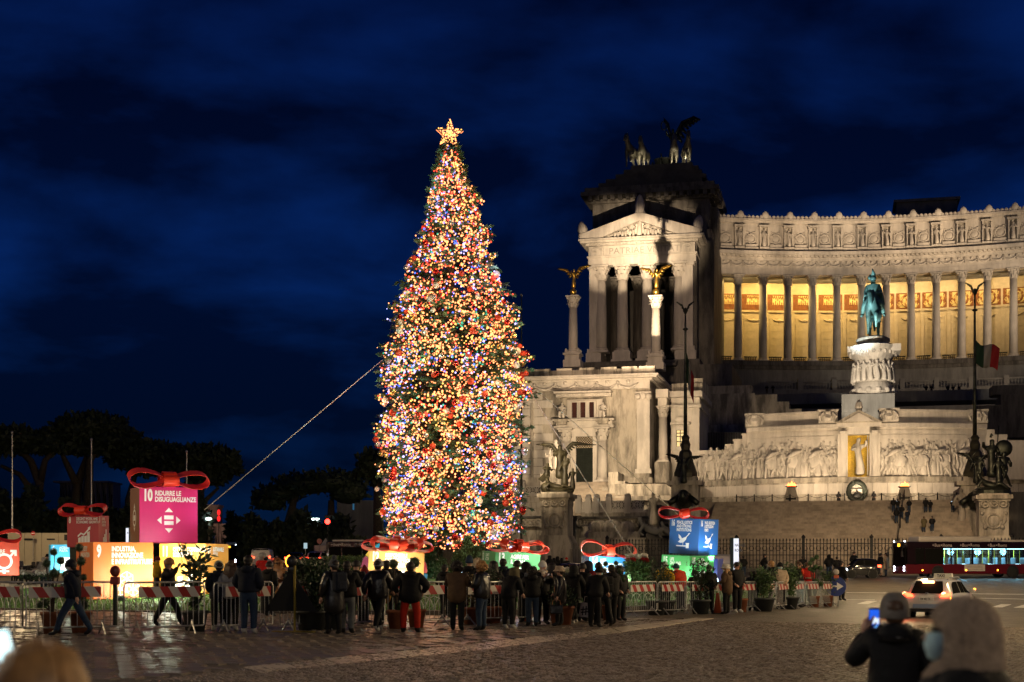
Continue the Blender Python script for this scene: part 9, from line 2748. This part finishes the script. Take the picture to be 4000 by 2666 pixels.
# masts, street lamps, signals
for px,pt,lb in((28,996,'thin tall mast at the left edge'),(210,1012,'thin tall mast behind the red box'),(429,1040,'thin tall mast right of the pink box'),(1198,680,'thin mast rising right of the fir against the sky'),(880,1100,'thin mast with stays left of the fir foot')):
 Y=125;p=at(px,1300,Y);p.z=G(p.x,Y);h=HC+(HZ-pt)*Y/F-p.z
 rt=empty('mast',p,label=lb,cat='mast',group='thin masts')
 q=MB();q.tube((0,0,0),(0,0,h*.5),.12,.09,8);q.tube((0,0,h*.5),(0,0,h),.08,.05,8);q.build('pole',STEEL if px<500 else DARKM,rt);q=MB();q.sphere((0,0,h+.08),.13,8,6);q.build('finial',STEEL,rt)
LMPM=emis('street_lamp_head',(.72,.95,.90),6.0)
def street_lamp(px,py,Y,lb,heads=(-1,),banner=False):
 p=at(px,1290,Y);p.z=G(p.x,Y);h=HC+(HZ-py)*Y/F-p.z;k=Y/F
 rt=empty('street_lamp',p,label=lb,cat='street lamp',group='street lamps along the far avenue')
 q=MB();q.tube((0,0,0),(0,0,h),.14,.09,8);q.lathe([(.12,h*.72),(.3,h*.78),(.34,h*.9),(.12,h*.95)],n=8)
 for s_ in heads:q.path([(0,0,h-.2),(s_*2.5*k*1,0,h+.25),(s_*7*k,0,h+.3)],.06,5)
 q.build('pole',mat('lamp_pole',(.20,.18,.13),.5,.3),rt)
 for s_ in heads:
  q=MB();q.sphere((s_*7.5*k,0,h+.25),.3,8,6,(1.3,.8,.5));q.build('lamp_head',LMPM,rt,True)
 if banner:
  q=MB();q.add([(.15,0,h*.5),(.15+6*k,0,h*.5),(.15+7*k,0,h*.08),(.15,0,h*.08)],[(0,1,2,3)]);o=q.build('banner',paint('banner',(.45,.45,.38),.7),rt);o.modifiers.new('t','SOLIDIFY').thickness=.03
 return rt
for a in((599,1229,230,'far street lamp with two arms nearest the coming bus',(-1,1)),(619,1224,210,'far street lamp with one bright arm behind the taxi',(-1,)),(647,1218,185,'street lamp with a pale banner, left of the banner pair',(-1,),True),(669,1211,170,'street lamp with a pale banner, right of the banner pair',(-1,1),True),(729,1199,160,'tall street lamp with twin bright heads left of the red signal',(-1,-.2)),(571,1236,250,'small far street lamp beside the bus display',(-1,)),(480,1198,150,'lit street lamp in front of the ruined arch',(-.2,)),(22,1176,150,'bright street lamp at the left edge',(-.4,))):street_lamp(*a)
ts=empty('traffic_light',at(753,1290,150),label='glowing red traffic light against the dark trees',cat='traffic light');k=150/F
q=MB();q.tube((0,0,0),(0,0,88*k),.07);q.build('post',DARKM,ts);q=MB();q.rbox(-.3,.3,-.15,.15,84*k,106*k,.05);q.build('housing',BLACKP,ts);q=MB();q.sphere((0,-.16,91*k),.28,10,7,(1,.5,1));q.build('red_lens',emis('signal_red',(1,.03,.02),9),ts,True)
t2=empty('traffic_light',at(503,1290,200),label='pair of stacked red lights right of the ruined arch',cat='traffic light')
q=MB();k=200/F;q.tube((0,0,0),(0,0,90*k),.07);q.build('post',DARKM,t2)
for zz_ in(98,112):q=MB();q.sphere((0,-.1,zz_*k),.3,8,6,(.8,.5,1.4));q.build('red_lens',emis('signal_red2',(1,.02,.02),1.2),t2,True)
# white pavilion tent
tn=empty('pavilion_tent',at(743,1282,140),label='white peaked pavilion tent beyond the hedge at left',cat='tent');k=140/F;tn.location.z=G(0,140)
W_=20.5*k;hz=1.8+(HZ-1254)*k-tn.location.z;hp=1.8+(HZ-1236)*k-tn.location.z
TENT=mat('tent_cloth',(.55,.54,.46),.8,vary=.08,scale=2)
q=MB();ap=(.15*W_,W_,hp);
prof_=[(-W_,0,hz),(W_,0,hz),(W_,2*W_,hz),(-W_,2*W_,hz)]
for i in range(4):
 a,b=Vector(prof_[i]),Vector(prof_[(i+1)%4]);A_=Vector(ap);ma=a.lerp(A_,.55)-Vector((0,0,.35));mb_=b.lerp(A_,.55)-Vector((0,0,.35));q.add([a,b,mb_,ma,A_],[(0,1,2,3),(3,2,4)])
q.build('roof',TENT,tn,True)
q=MB();q.box(-W_,W_,-.02,.02,hz-.55,hz);q.box(-W_,-W_+.03,0,2*W_,hz-.55,hz);q.box(W_-.03,W_,0,2*W_,hz-.55,hz);q.build('valance',TENT,tn)
for x in(-W_,W_):
 q=MB();q.tube((x,0,0),(x,0,hz),.04);q.build('leg',STEEL,tn)
bs=empty('bus_stop_sign',at(702,1290,118),label='small white bus stop panel on a post left of the tent',cat='road sign');q=MB();k=118/F;q.box(-4*k,4*k,-.03,.03,29*k,42*k);q.build('panel',emis('stop_panel',(.6,.85,.95),.55),bs);q=MB();q.tube((0,0,-.6),(0,0,29*k),.03);q.build('post',STEEL,bs)
rd_=empty('round_sign',at(734,1290,138),label='round pale red sign above the tent roof',cat='road sign');k=138/F;q=MB();q.lathe([(.26,-.01),(.26,.01)],n=18);q.build('disc',paint('sign_pink',(.5,.2,.16),.5),rd_,rot=(rad(90),0,0),loc=(0,0,46*k));q=MB();q.tube((0,.03,-1),(0,.03,46*k),.03);q.build('post',STEEL,rd_)
# barrier board beyond the hedge
p=at(653,1300,118);rt=empty('road_barrier',(p.x,p.y,G(p.x,p.y)),label='small striped road barrier beyond the hedge at left',cat='barrier');k=118/F
q=MB();q.box(-14*k,14*k,-.03,0,.9,1.1);q.build('striped_board',STRIPE,rt)
for x in(-12,12):q=MB();q.tube((x*k,.03,0),(x*k,.03,1.1),.03);q.build('leg',STEEL,rt)
